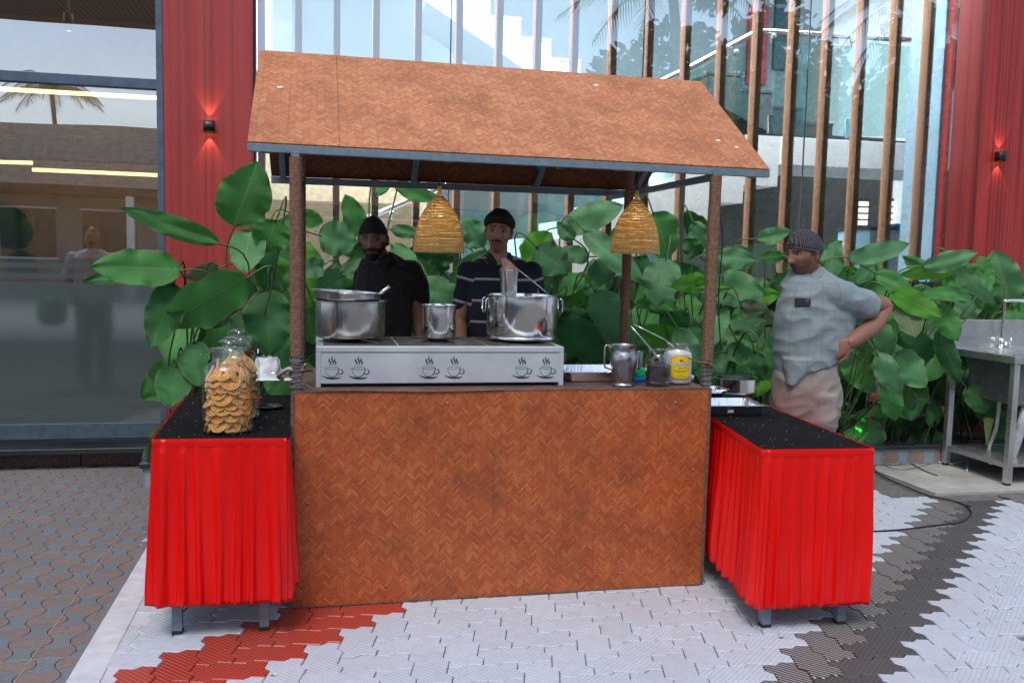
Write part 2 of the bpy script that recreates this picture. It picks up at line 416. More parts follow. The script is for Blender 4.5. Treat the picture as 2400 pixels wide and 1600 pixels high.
bp = bone(); tb = slab_mesh('dog_bone_tile', bp, m_tb, .0012, .0008, .02); tg = slab_mesh('dog_bone_tile', bp, m_tg, .0012, .0008, .02)
# the grey pieces lie a quarter turn round (cells nearly square, so the scale makes up the rest)
cells = []
for i in range(-26, 2):
    for j in range(-8, 29):
        cx = -.964+(i+.5)*CX; cyy = 3.403+(j+.5)*CY
        if cx > -.80 or cyy > 6.31 or cyy < 2.6: continue
        d = Vector((cx, cyy, 0))-CAM; z = d.dot(cF); px = 1200+FPX*d.dot(cR)/z; py = 800-FPX*d.dot(cU)/z
        if px < -60 or py > 1660: continue
        cells.append((-py, cx, cyy, (i+j) % 2, i))
cells.sort()
restt = []
for q, (_, cx, cyy, par, i) in enumerate(cells):
    if q < 298:
        o = bpy.data.objects.new('dog_bone_tile', tb if par else tg); col.objects.link(o); o.parent = fore
        o.location = (cx, cyy, random.uniform(-.0003, .0003)); o.rotation_euler = (0, 0, 0 if par else math.pi/2)
        if not par: o.scale = (CY/CX, CX/CY, 1)
    else: restt.append((cx, cyy, par))
b = bmesh.new()
for cx, cyy, par in restt:
    me_ = tb if par else tg; n0 = len(b.faces); b.from_mesh(me_); b.verts.ensure_lookup_table(); b.faces.ensure_lookup_table()
    T = Matrix.Translation((cx, cyy, 0)) @ (Matrix.Identity(4) if par else Matrix.Rotation(math.pi/2, 4, 'Z') @ Matrix.Diagonal((CY/CX, CX/CY, 1, 1)))
    for v in b.verts[-len(me_.vertices):]: v.co = T @ v.co
    for f in b.faces[n0:]: f.material_index = par
me = bpy.data.meshes.new('far_tiles'); b.to_mesh(me); b.free(); me.materials.append(m_tg); me.materials.append(m_tb)
o = bpy.data.objects.new('far_tiles', me); col.objects.link(o); o.parent = fore; stuff(o)
m_grout = plain('pale_grout', (.30, .28, .25), .8)
for k in range(4):
    g = MB(); x = -.972-.612*k; g.box(x-.002, -1, -.008, x+.002, 6.32, .0012); g.obj('grout_line', m_grout, fore)
for k, (xa, xb) in enumerate(((-7, -.82), (-7, -.82), (-7, -.82), (-7, -.82))):
    g = MB(); y = 3.30+.605*k; g.box(xa, y-.0012, -.008, xb, y+.0012, .0010); g.obj('grout_line', m_grout, fore)

# ================================================================ facade
YG, YL, YC = 6.47, 6.33, 6.30          # centre glass, left glass, column faces
m_redwood = woodgrain('red_laminate', (.33, .027, .024), (.42, .046, .040), (.12, .022, .022), (13, 13, .3), .45, .05, .45)
m_frame = plain('blue_grey_aluminium', (.10, .14, .19), .35, .3)
m_bluewall = plain('pale_blue_wall', (.27, .40, .50), .7, var=.08, scale=2)
m_whitewall = plain('white_plaster', (.78, .82, .84), .7, var=.05, scale=2)
m_steel = plain('brushed_steel', (.55, .56, .56), .24, 1, var=.12, scale=8, bump=0)
m_greywall = plain('grey_teal_wall', (.32, .38, .39), .8, var=.1, scale=1.2)
xl0, xl1 = at(384, 300, YC).x, at(594, 300, YC).x
c = thing('red_column', 'wide red wood-look column left of the stall, beside the tall shop window', 'column', (xl0, YC, 0))
g = MB(); g.box(xl0, YC, 0, xl1, YC+.35, 5.2); g.obj('cladding', m_redwood, c, bevel=.003)
g = MB(); g.box(xl1, YC+.03, .2, xl1+.012, YC+.17, 5.2); g.obj('edge_trim', plain('dark_trim', (.02, .02, .022), .5), c)
xr = at(2300, 300, YC).x
m_redwood = woodgrain('deep_red_laminate', (.30, .018, .016), (.40, .034, .030), (.07, .012, .014), (16, 16, .35), .5, 0, .6)
c = thing('red_column', 'dark red wood-look column at the right edge with a wall lamp on it', 'column', (xr, YC, 0))
g = MB(); g.box(xr, YC, 0, xr+1.6, YC+.6, 5.2); g.obj('cladding', m_redwood, c, bevel=.003)
# left shop window
lw = thing('shop_window', 'tall tinted shop window in a blue-grey frame with frosted lower band', 'window', (xl0-1.2, YL, 0))
zt = lambda px, py, Y: at(px, py, Y).z
zb0, zb1 = zt(200, 1012, YL), zt(200, 992, YL)
g = MB(); g.box(-6, YL, zb1-.10, xl0, YL+.07, zb1); g.obj('bottom_rail', m_frame, lw, bevel=.002)
za, zbb = zt(190, 200, YL), zt(190, 176, YL)
g = MB(); g.box(-6, YL-.015, za, xl0-.02, YL+.07, zbb); g.obj('transom', m_frame, lw, bevel=.002)
g = MB(); g.box(xl0-.045, YL-.02, zb1-.1, xl0-.003, YL+.07, 5.2); g.obj('mullion', m_frame, lw, bevel=.002)
m_glassL = glassmat('shop_glass', (.62, .62, .6), .34)
g = MB(); g.box(-6, YL+.02, zb1, xl0-.045, YL+.028, za); g.obj('pane', m_glassL, lw)
g = MB(); g.box(-6, YL+.02, zbb, xl0-.045, YL+.028, 5.2); g.obj('pane', m_glassL, lw)
s = NT('frosted_film'); x_, y_, z_ = s.sep(s.geo())
df = s.n('BsdfDiffuse', Color=(.115, .145, .135, 1)); tr = s.n('BsdfTransparent', Color=(.5, .56, .52, 1)); gl = s.n('BsdfGlossy', Color=(.85, .92, .95, 1), Roughness=.06)
m1 = s.n('MixShader', Fac=.35); s.l(df.outputs[0], m1.inputs[1]); s.l(tr.outputs[0], m1.inputs[2])
m2 = s.n('MixShader', Fac=.22); s.l(m1.outputs[0], m2.inputs[1]); s.l(gl.outputs[0], m2.inputs[2]); s.l(m2.outputs[0], s.o.inputs['Surface'])
m_frost = s.m
for a_, b_ in ((992, 662), (654, 642), (630, 618)):
    g = MB(); g.box(-6, YL+.015, zt(200, a_, YL)+.001, xl0-.046, YL+.0185, zt(200, b_, YL)); g.obj('frosted_film', m_frost, lw)
s = NT('red_granite'); vo = s.noise(55, 5, s.geo(), .75); s.set(color=s.ramp(vo, [(.38, (.012, .014, .02)), (.52, (.05, .03, .03)), (.64, (.22, .05, .03)), (.74, (.3, .14, .1))]), rough=.25); m_granite = s.m
s = NT('black_granite'); vo = s.noise(190, 3, s.geo()); s.set(color=s.ramp(vo, [(.4, (.012, .016, .02)), (.75, (.06, .07, .08))]), rough=.07); m_blackg = s.m
pl = thing('granite_plinth', 'speckled red-brown granite plinth with black ledge under the shop window', 'plinth', (-2.5, 6.31, 0))
zk = zt(200, 1056, 6.31)
for a_, b_ in ((-6, -3.06), (-3.055, at(188, 1075, 6.31).x), (at(188, 1075, 6.31).x+.005, xl0-.1)):
    g = MB(); g.box(a_, 6.31, -.005, b_, 6.36, zk); g.obj('granite_slab', m_granite, pl, bevel=.001)
g = MB(); g.box(-6, 6.20, zk, xl0, 6.5, zk+.035); g.obj('ledge', m_blackg, pl, bevel=.004)
g = MB(); g.box(-6, 6.32, zk+.035, xl0, 6.5, zb1-.1); g.obj('riser', m_blackg, pl)
# centre glass
x0c, x1c = xl1+.012, at(2232, 300, YG).x
cw = thing('glass_wall', 'large stairwell glass wall between the two red columns', 'window', ((x0c+x1c)/2, YG, .2))
m_glassC = glassmat('stair_glass', (.90, .95, .96), .20)
seams = [x0c, at(1057, 80, YG).x, at(1506, 200, YG).x, at(1897, 100, YG).x, x1c]
for a_, b_ in zip(seams, seams[1:]):
    g = MB(); g.box(a_+.004, YG, .22, b_-.004, YG+.010, 5.2); g.obj('pane', m_glassC, cw)
m_seam = plain('dark_silicone', (.03, .05, .05), .4)
for a_ in seams[1:-1]:
    g = MB(); g.box(a_-.004, YG+.001, .22, a_+.004, YG+.009, 5.2); g.obj('seam', m_seam, cw)
g = MB(); g.box(x0c, YG-.03, .1, x1c+.3, YG+.06, .22); g.obj('bottom_rail', m_frame, cw)
for a_, b_ in zip(seams, seams[1:]):
    g = MB(); g.box(a_+.004, YG+.0115, .23, b_-.004, YG+.013, at(1110, 640, YG).z); g.obj('frosted_film', m_frost, cw)
# timber fins
m_fin = woodgrain('teak_fin', (.52, .21, .10), (.70, .34, .18), (.30, .12, .06), (60, 60, 1.1), .42, 0, .4)
YF = 6.62
fins = [612, 700, 790, 883, 982, 1079, 1174, 1265, 1352, 1443, 1529, 1617, 1702, 1786, 1871, 1952, 2032, 2113, 2190]
fx = [at(p, 0, YF).x for p in fins]
nth = ['behind the left column edge', 'second from the left column', 'third from the left column', 'fourth from the left column', 'fifth from the left column', 'sixth from the left column', 'above the first basket lamp', 'behind the man in the striped shirt', 'right of the striped man', 'left of the second basket lamp', 'above the second basket lamp', 'just left of the right front post', 'at the roof corner of the stall', 'right of the stall roof corner', 'over the capped man at the right', 'right of the capped man', 'fourth from the right red column', 'third from the right red column', 'nearest the right red column']
f0 = None
for k, x in enumerate(fx):
    if f0 is None:
        g = MB(); g.box(x-.024, YF, .22, x+.024, YF+.10, 5.2); f0 = g.obj('timber_fin', m_fin, None, bevel=.002, loc=(x, YF, .22)); o = f0
    else:
        o = f0.copy(); col.objects.link(o); o.location = (x, YF, .22)
    tag(o, 'upright brown timber fin behind the glass, '+nth[k], 'timber fin', 'timber fins behind the glass wall')

# ================================================================ inside the stairwell
def slab(name, x0, y0, z0, x1, y1, z1, m, **kw):
    g = MB(); g.box(x0, y0, z0, x1, y1, z1); return struct(g.obj(name, m, **kw))
slab('floor', xl1-.4, 6.55, -.02, 9, 13.5, .20, plain('inner_floor', (.35, .36, .36), .3))
slab('wall', -.35, 12.9, .2, 8.8, 13.1, 6.5, plain('grey_blue_wall', (.15, .20, .22), .8, var=.1, scale=1.2))
slab('wall_right', 7.6, 7.2, .2, 7.8, 12.9, 6.5, m_whitewall)
slab('ceiling', xl0-5, 6.75, 5.6, 9, 13.2, 5.8, m_whitewall)
slab('partition_wall', -.75, 6.68, .2, -.6, 12.9, 5.6, m_whitewall)
pw0 = at(2192, 450, 6.76).x
slab('pillar', pw0, 6.76, .2, xr+.5, 7.2, 5.6, m_bluewall)
# landing with white front
YS = 7.5
lx0 = at(1832, 323, YS).x; lx1 = at(2222, 337, YS).x; lz1 = at(2000, 329, YS).z; lz0 = at(2000, 394, YS).z
st_ = thing('staircase', 'white staircase behind the glass, flight falling left from its landing', 'staircase', (lx0, YS, .2))
g = MB(); g.box(lx0, YS, lz0, lx1+.5, YS+.9, lz1); g.obj('landing', m_whitewall, st_, bevel=.004)
g = MB(); g.box(lx0-.35, YS+.02, lz1-.002, lx1+.5, YS+.88, lz1+.02); g.obj('landing_floor', plain('dark_tread', (.03, .035, .04), .3), st_)
# lower flight: stepped white underside seen edge-on
tips = [(1823, 437), (1738, 437), (1738, 479), (1657, 479), (1657, 523), (1612, 523)]
run, rise = at(1738, 437, YS).x-at(1657, 437, YS).x, at(1700, 437, YS).z-at(1700, 480, YS).z
x1_ = at(1823, 437, YS).x; z1_ = at(1823, 437, YS).z
n = 9
poly = [Vector((lx0, YS+.01, lz1)), Vector((lx0, YS+.01, lz0+.0)), Vector((x1_, YS+.01, lz0)), Vector((x1_, YS+.01, z1_))]
x, z = x1_, z1_
for k in range(n):
    x -= run; poly.append(Vector((x, YS+.01, z)))
    z -= rise; poly.append(Vector((x, YS+.01, z)))
if z < .2: z = .2
top = []; x_t, z_t = x1_-run*n, lz1-rise*n
tp = []
for k in range(n):
    xa = x_t+run*k; za_ = z_t+rise*(k+1)
    tp += [Vector((xa, YS+.01, za_-rise)), Vector((xa, YS+.01, za_))]
tp.append(Vector((x1_, YS+.01, lz1)))
g = MB(); poly2 = poly+tp
g.prism(poly2, (0, .9, 0)); g.obj('lower_flight', m_whitewall, st_)
# upper flight, farther back, falling to the right towards the landing
YU = 8.9
m_dk = plain('dark_granite_step', (.04, .055, .06), .35)
def flight(a, b, nst, Yd, m1_, m2_, thick=.0):
    A = at(*a, Yd); B = at(*b, Yd); dx = (B.x-A.x)/nst; dz = (B.z-A.z)/nst
    P = []
    for k in range(nst): P += [Vector((A.x+dx*k, Yd, A.z+dz*k)), Vector((A.x+dx*(k+1), Yd, A.z+dz*k))]
    P.append(Vector((B.x, Yd, B.z)))
    Q = [Vector((B.x, Yd, B.z-.28)), Vector((A.x, Yd, A.z-.28))]
    g = MB(); g.prism(P+Q, (0, 1.1, 0)); g.obj('upper_flight', m1_, st_)
    for k in range(nst):
        g = MB(); g.box(A.x+dx*k-.01, Yd-.015, A.z+dz*k, A.x+dx*(k+1), Yd+1.1, A.z+dz*k+.03); g.obj('step', m2_, st_)
flight((1000, -60), (1560, 330), 8, YU+.9, plain('pale_blue_plaster', (.38, .48, .55), .7, var=.05, scale=2), m_greywall)
flight((1665, 175), (1950, 330), 4, 9.6, m_dk, m_dk)
# back wall windows, upper
for k, (a_, b_, c_, d_) in enumerate(((1752, 60, 1790, 200), (1815, 30, 1850, 165), (1955, 0, 1985, 120), (2070, 0, 2110, 66))):
    A = at(a_, b_, 12.85); B = at(c_, d_, 12.85)
    g = MB(); g.box(A.x, 12.8, B.z, B.x, 12.86, A.z+.3); o = g.obj('window_slot', plain('slot_red', (.25, .03, .03), .5) if k % 2 == 0 else plain('slot_dark', (.02, .06, .08), .2), None); struct(o)
# balustrade: handrail, glass, brackets
m_chrome = plain('polished_steel', (.75, .76, .77), .12, 1, var=.05, bump=0)
bal = thing('stair_balustrade', 'steel handrail on glass panels rising along the stair to the landing', 'handrail', (lx0, YS, lz1))
YH = YS+.05
hp = [at(840, 520, YH), at(1060, 428, YH), at(1620, 157, YH), at(1776, 73, YH), at(1900, 80, YH), at(2100, 92, YH), at(2218, 100, YH)]
g = MB(); g.tube(hp, .026, 10); g.obj('handrail', m_chrome, bal, True)
m_glassB = glassmat('balustrade_glass', (.80, .93, .91), .04)
for (a_, b_), (c_, d_) in (((1815, 85), (2010, 325)), ((2014, 88), (2215, 330))):
    A = at(a_, b_, YH); B = at(c_, d_, YH)
    g = MB(); g.box(A.x, YH-.03, B.z, B.x, YH-.018, A.z-.05); g.obj('glass_panel', m_glassB, bal)
A, B = at(1060, 440, YH), at(1776, 85, YH)
g = MB(); P = [A+Vector((0, -.03, -.03)), B+Vector((0, -.03, -.03)), B+Vector((0, -.03, -.85)), A+Vector((0, -.03, -.85))]; g.prism(P, (0, .012, 0)); g.obj('glass_panel', m_glassB, bal)
for x, y in ((1808, 84), (1997, 95), (2165, 103), (1721, 122), (917, 497), (1400, 276)):
    p = at(x, y, YH); g = MB(); g.tube([p+Vector((0, -.06, -.01)), p+Vector((0, 0, -.01))], .022, 10); g.tube([p, p+Vector((0, 0, -.06))], .007, 6); g.obj('glass_clamp', m_chrome, bal, True)
for x, y0_, y1_ in ((1804, 322, 270), (1985, 327, 279), (2160, 333, 285)):
    p, q = at(x, y0_, YH), at(x, y1_, YH); g = MB(); g.bar(p, q, .045, .03, (0, 1, 0)); g.obj('glass_post', m_chrome, bal, bevel=.004)
# lower room: dark back, lit windows, cabinet, cream wall left
slab('dark_wall', at(1560, 400, 11).x, 11, .2, 8.5, 11.15, at(1900, 396, 11).z+.45, plain('dark_panelling', (.03, .028, .028), .4, var=.3))
slab('brown_wall', -.6, 10.35, .2, at(1000, 440, 10.4).x-.1, 10.39, at(820, 474, 10.35).z, plain('brown_panel', (.12, .08, .045), .5))
slab('cream_wall', -.6, 10.4, .2, at(1000, 440, 10.4).x, 10.6, 2.75, plain('cream_wall', (.40, .32, .21), .7))
m_lit = emis('lit_window', (1.0, .86, .62), .75)
for k, x in enumerate((2022, 2093, 2146)):
    A, B = at(x-9, 470, 10.95), at(x+9, 530, 10.95)
    wt = thing('inner_window', 'lit cream window with dark bars deep behind the glass, '+['left', 'middle', 'right'][k]+' of three', 'window', A, 'lit windows deep inside')
    for q in range(4):
        zz0 = B.z+(A.z-B.z)*q/4+.012; zz1 = B.z+(A.z-B.z)*(q+1)/4-.012
        g = MB(); g.box(A.x, 10.93, zz0, B.x, 10.95, zz1); g.obj('pane', m_lit, wt)
    g = MB(); g.box(A.x-.03, 10.95, B.z-.03, B.x+.03, 10.97, A.z+.03); g.obj('frame', plain('black_frame', (.01, .01, .01), .4), wt)
A, B = at(2040, 538, 8.5), at(2172, 640, 8.5)
cb = thing('cabinet', 'pale blue cabinet with a worktop behind the glass near the right column', 'cabinet', (A.x, 8.5, .2))
g = MB(); g.box(A.x, 8.5, .2, B.x, 9.1, A.z); g.obj('body', m_bluewall, cb, bevel=.004)
g = MB(); g.box(A.x-.02, 8.48, A.z, B.x+.03, 9.12, A.z+.03); g.obj('worktop', m_dk, cb)
g = MB(); g.lathe([(.0, .0), (.09, .0), (.11, .05), (.0, .05)], 20, at(2098, 536, 8.7)); tag(g.obj('blue_basin', plain('blue_plastic', (.01, .22, .6), .3), None, True), 'small blue plastic dish on the cabinet behind the glass', 'dish')
# ---- left room
slab('room_floor', -7, 6.5, -.02, -.75, 12, .2, plain('room_floor_tile', (.22, .21, .2), .25))
slab('room_wall', -7, 11.2, .2, -.75, 11.4, 4.2, plain('warm_wall', (.55, .40, .24), .7))
slab('room_wall_left', -4.4, 6.9, .2, -4.25, 11.2, 4.2, woodgrain('dark_wood_wall', (.06, .02, .012), (.11, .04, .02), (.02, .01, .01), (20, 20, .6)))
cz = at(200, 20, 8.0).z
s = NT('slatted_ceiling'); x_, y_, z_ = s.sep(s.geo()); f = s.math('FRACT', s.math('MULTIPLY', s.math('ADD', x_, s.math('MULTIPLY', y_, .35)), 22)); s.set(color=s.ramp(f, [(.0, (.05, .035, .025)), (.2, (.20, .14, .10)), (.8, (.22, .155, .11)), (1, (.05, .035, .025))]), rough=.6); 
zc = 4.0
slab('room_ceiling', -7, 6.6, zc, -.75, 11.2, zc+.2, s.m)
m_strip = emis('warm_strip', (1.0, .66, .28), 9); m_dl = emis('downlight_glow', (1.0, .8, .5), 8)
def strip(a, b, Y, label):
    A, B = at(*a, Y), at(*b, Y); g = MB(); g.bar(A, B, .03, .035)
    tag(g.obj('led_strip', m_strip), label, 'light strip')
strip((-60, 205), (380, 231), 9.2, 'upper warm light strip seen through the shop window')
strip((-60, 378), (76, 382), 10.2, 'short stub of warm light strip at the left picture edge')
strip((76, 398), (384, 411), 10.2, 'lower warm light strip seen through the shop window')
A, B = at(-80, 212, 9.3), at(420, 235, 9.3)
g = MB(); g.box(A.x, 9.25, A.z-.9, B.x, 9.35, A.z-.04)
slab('bulkhead', -7, 9.4, at(200, 398, 10.2).z+.02, -.75, 9.55, at(200, 222, 9.3).z-.02, plain('cove_face', (.3, .24, .18), .7))
for x, y, Yd, lb in ((117, 89, 7.9, 'left'), (190, 149, 8.6, 'right')):
    p = at(x, y, Yd); q = MB(); q.lathe([(0, 0), (.055, 0), (.06, .01), (0, .012)], 20, (p.x, p.y, zc-.014)); tag(q.obj('downlight', m_dl, None, True), 'small round recessed ceiling light in the shop, '+lb+' of the pair', 'downlight', 'recessed shop ceiling lights')
p = at(160, 48, 7.4); sp = thing('spotlight', 'short tube spotlight hanging from the shop ceiling', 'spotlight', p)
g = MB(); g.lathe([(.03, -.08), (.034, -.075), (.034, .05), (.01, .055), (.008, .4)], 18, p); g.obj('housing', plain('bronze_tube', (.12, .08, .05), .4, .5), sp, True)
g = MB(); g.lathe([(0, -.072), (.024, -.072), (.024, -.068)], 16, p); g.obj('lens', m_dl, sp, True)
# area lights added to fill the rooms behind the glass
def area(name, loc, sx, sy, e, c, rot=(0,0,0)):
    l_ = bpy.data.lights.new(name, 'AREA'); l_.shape = 'RECTANGLE'; l_.size = sx; l_.size_y = sy; l_.energy = e; l_.color = c
    o_ = bpy.data.objects.new(name, l_); col.objects.link(o_); o_.location = loc; o_.rotation_euler = rot; return o_
area('shop_fill_light', (-2.2, 8.6, zc-.05), 3, 2.4, 75, (1, .78, .52))  # added warm fill backing up the shop's strips and downlights
area('stairwell_fill_light', (3.2, 9.2, 5.55), 5, 3, 240, (.9, .97, 1))  # added fill that brightens the stair hall
area('glass_line_fill_light', (3.0, 6.85, 5.3), 6.5, .5, 950, (.95, .97, 1), (R(48), 0, 0))  # added lamp aimed inward to whiten the landing front
area('lobby_fill_light', (.5, 8.7, 2.9), 1.5, 1.2, 14, (1, .85, .6))  # added weak warm fill for the lobby
# ================================================================ planter in front of the glass
m_soil = plain('dark_soil', (.025, .02, .015), .95, var=.5, scale=25, bump=.5)
PX0, PY0, PZ = -1.02, 5.70, .15
pt = thing('planter', 'low planter wall with black coping and a grey band of brown bow-tie tiles', 'planter', (2.5, PY0, 0))
g = MB(); g.box(PX0, PY0+.01, -.03, 7, YC-.002, PZ-.035); g.obj('soil', m_soil, pt)
g = MB(); g.box(PX0, PY0, -.03, 7, PY0+.009, PZ-.03); g.obj('front_face', plain('kerb_blue_grey', (.27, .34, .40), .6, var=.15), pt)
g = MB(); g.box(PX0-.01, PY0, -.03, PX0-.001, YC-.002, PZ-.03); g.obj('side_face', plain('kerb_grey', (.25, .27, .28), .7), pt)
g = MB(); g.box(PX0-.03, PY0-.02, PZ-.03, 7, PY0+.13, PZ); g.obj('coping', m_blackg, pt, bevel=.003)
g = MB(); g.box(PX0-.03, PY0+.131, PZ-.03, PX0+.1, YC-.002, PZ); g.obj('side_coping', m_blackg, pt, bevel=.003)
tile0 = None
for k in range(26):
    x = PX0+.12+.215*k; P = []
    for q in range(8): a = math.pi*(q/7); P.append(Vector((x-.055+.11*q/7, PY0-.002, .012+.012*math.sin(a))))
    for q in range(8): P.append(Vector((x+.055+.018*math.sin(math.pi*q/7), PY0-.002, .012+.096*q/7)))
    for q in range(8): P.append(Vector((x+.055-.11*q/7, PY0-.002, .108-.012*math.sin(math.pi*q/7))))
    for q in range(8): P.append(Vector((x-.055-.018*math.sin(math.pi*q/7), PY0-.002, .108-.096*q/7)))
    g = MB(); g.prism(P, (0, .004, 0)); g.obj('bow_tie_tile', plain('bow_tie_brown', (.30, .22, .19), .6), pt)
g = MB(); g.box(3.84, 4.93, -.03, 7, 5.69, .006)
struct(g.obj('concrete_slab', plain('concrete', (.40, .39, .36), .85, var=.25, scale=5, bump=.3), bevel=.003))

# ================================================================ the stall
m_weaveR = weave('roof_weave', ((.53, .185, .08), (.60, .225, .095), (.66, .265, .115), (.72, .33, .15)), .0105, .45)
m_weaveP = weave('panel_weave', ((.43, .088, .028), (.50, .115, .034), (.54, .134, .039), (.61, .185, .056)), .0098, .5, rough=.38)
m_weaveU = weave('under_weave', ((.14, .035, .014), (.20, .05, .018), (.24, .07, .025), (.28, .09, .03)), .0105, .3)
m_tubeb = plain('blue_grey_paint', (.17, .24, .29), .45, .1, var=.2, scale=30)
m_ply = plain('stained_ply', (.12, .065, .05), .55, var=.4, scale=12)
m_rope = plain('coir_rope', (.22, .115, .07), .95, var=.45, scale=90, bump=.6, bscale=500)
m_edge = plain('worn_edge', (.16, .10, .075), .8, var=.5, scale=40)
cart = thing('food_stall', 'woven bamboo tea stall with pitched roof on rope-wrapped posts', 'food stall', (.79, 3.63, 0))
SX0, SX1, SY = -.085, 1.666, 3.63
BL, BR, TL, TR = at(686, 1423, SY), at(1640, 1372, SY), at(692, 919, SY), at(1661, 909, SY)
BL.z = max(BL.z, .004); BR.z = max(.004, BR.z)
g = MB(); g.prism([BL, BR, TR, TL], (0, .012, 0)); g.obj('front_panel', m_weaveP, cart, uvf=lambda v: (v.x, v.z), recalc=True)
for a_, b_ in ((TL, TR), (BL, BR), (BL, TL), (BR, TR)):
    g = MB(); off = Vector((0, .007, 0)); ins = Vector(((.006 if a_ is BL and b_ is TL else (-.006 if a_ is BR else 0)), 0, 0))
    g.bar(a_+off-ins*1.3, b_+off-ins*1.3, .018, .006, (0, 1, 0) if abs(a_.z-b_.z) > .3 else (0, 0, 1)); g.obj('edge_strip', m_edge, cart)
for px_, py_ in ((758, 951), (1049, 945), (1346, 942), (1584, 943), (904, 1372), (1454, 1343), (1577, 1334), (722, 1180), (1625, 1100)):
    p = at(px_, py_, SY); g = MB(); g.lathe([(0, -.0035), (.005, -.003), (.0065, 0)], 10, p, ax=Matrix.Rotation(R(90), 3, 'X').inverted()); g.obj('screw', plain('dull_screw', (.25, .22, .2), .5, .5), cart, True)
g = MB(); g.box(SX0-.01, SY+.001+.012, .862, SX1+.01, 4.42, .882); g.obj('counter_top', m_ply, cart, bevel=.002)
g = MB(); g.box(SX0+.002, SY+.013, .06, SX0+.012, 4.40, .861); g.obj('side_panel', m_weaveP, cart, uvf=lambda v: (v.y, v.z))
g = MB(); g.box(SX1-.014, SY+.013, .06, SX1-.004, 4.40, .861); g.obj('side_panel', m_weaveP, cart, uvf=lambda v: (v.y, v.z))
for x, y in ((SX0+.03, 4.38), (SX1-.03, 4.38)):
    g = MB(); g.box(x-.015, y-.015, 0, x+.015, y+.015, .861); g.obj('leg', m_tubeb, cart, bevel=.002)
# roof
EL, ER = at(580, 331, 3.67), at(1804, 396, 3.67); RL, RR = at(609, 117, 4.448), at(1643, 191, 4.448)
def roof_uv(v): return (v.x, (v-Vector((0, 3.67, 1.847))).length if False else math.hypot(v.y-3.67, v.z-1.847))
nR = (RL-EL).cross(ER-EL).normalized(); nR = -nR if nR.z < 0 else nR
t1 = (774/1.0-580)/(1804-580)
def lerp(a, b, t): return a+(b-a)*t
for ta, tb_ in ((0, .1586), (.1592, 1)):
    P = [lerp(EL, ER, ta), lerp(EL, ER, tb_), lerp(RL, RR, tb_), lerp(RL, RR, ta)]
    g = MB(); g.prism(P, -nR*.012); g.obj('roof_panel', m_weaveR, cart, uvf=roof_uv)
YRE = 5.10; REL = Vector((EL.x+.02, YRE, 1.85)); RER = Vector((ER.x-.06, YRE, 1.85))
g = MB(); nb = (RL-REL).cross(RR-REL).normalized(); nb = nb if nb.z > 0 else -nb
g.prism([REL, RER, RR+Vector((0, .004, 0)), RL+Vector((0, .004, 0))], -nb*.012); g.obj('rear_roof_panel', m_weaveU, cart, uvf=lambda v: (v.x, math.hypot(v.y-YRE, v.z-1.85)))
dn = -nR*.013
def bar(name, a, b, w_, h_, m=m_tubeb, up=(0,0,1)):
    g = MB(); g.bar(a, b, w_, h_, up); return g.obj(name, m, cart, bevel=.0015)
e_dn = Vector((0, .012, -.022))
bar('eave_tube', EL+e_dn, ER+e_dn, .03, .03)
bar('rear_eave_tube', REL+Vector((0, -.02, -.03)), RER+Vector((0, -.02, -.03)), .03, .035)
bar('ridge_tube', RL+Vector((.03, 0, -.05)), RR+Vector((-.03, 0, -.05)), .03, .03)
for t in (.03, .36, .69, .97):
    a_, b_ = lerp(EL, ER, t), lerp(RL, RR, t); bar('rafter', a_+Vector((0, .04, -.03)), b_+Vector((0, -.03, -.045)), .03, .022)
    a2, b2 = lerp(REL, RER, t), lerp(RL, RR, t); bar('rafter', a2+Vector((0, -.05, -.015)), b2+Vector((0, .03, -.045)), .03, .022)
zt_ = 1.795
PF = [(-.083, 3.672), (1.672, 3.672)]; PB = [(-.083, 4.62), (1.618, 4.62)]
for (xa, ya), (xb, yb) in ((PF[0], (-.083, 5.06)), (PF[1], (1.66, 5.06))):
    bar('tie_beam', Vector((xa, ya+.02, zt_)), Vector((xb, yb, zt_)), .028, .028)
# posts with rope wrapping
def rope_wrap(p, q, r, parent, pitch=.0085, name='rope_wrap', sq=3.2):
    p, q = Vector(p), Vector(q); d = q-p; Ln = d.length; d.normalize(); a = d.orthogonal().normalized(); a = (Vector((1,0,0))-d*d.x).normalized(); b = d.cross(a)
    g = MB(); turns = int(Ln/pitch); per = 4; nn = turns*per; k = 20; vs = []
    for i in range(nn+1):
        for m_ in range(k):
            th = 2*math.pi*m_/k; ph = i/per - m_/k
            rr = r*(1+.075*(.5+.5*math.cos(2*math.pi*ph)))*(1+.02*noise.noise(Vector((i*.13, m_*.4, r*50))))
            c_, s_ = math.cos(th), math.sin(th); se = (abs(c_)**sq+abs(s_)**sq)**(-1/sq)
            vs.append(p+d*(Ln*i/nn)+(a*c_+b*s_)*rr*se)
    fs = [(i*k+m_, i*k+(m_+1) % k, (i+1)*k+(m_+1) % k, (i+1)*k+m_) for i in range(nn) for m_ in range(k)]
    g.add(vs, fs); return g.obj(name, m_rope, parent, smooth=True)
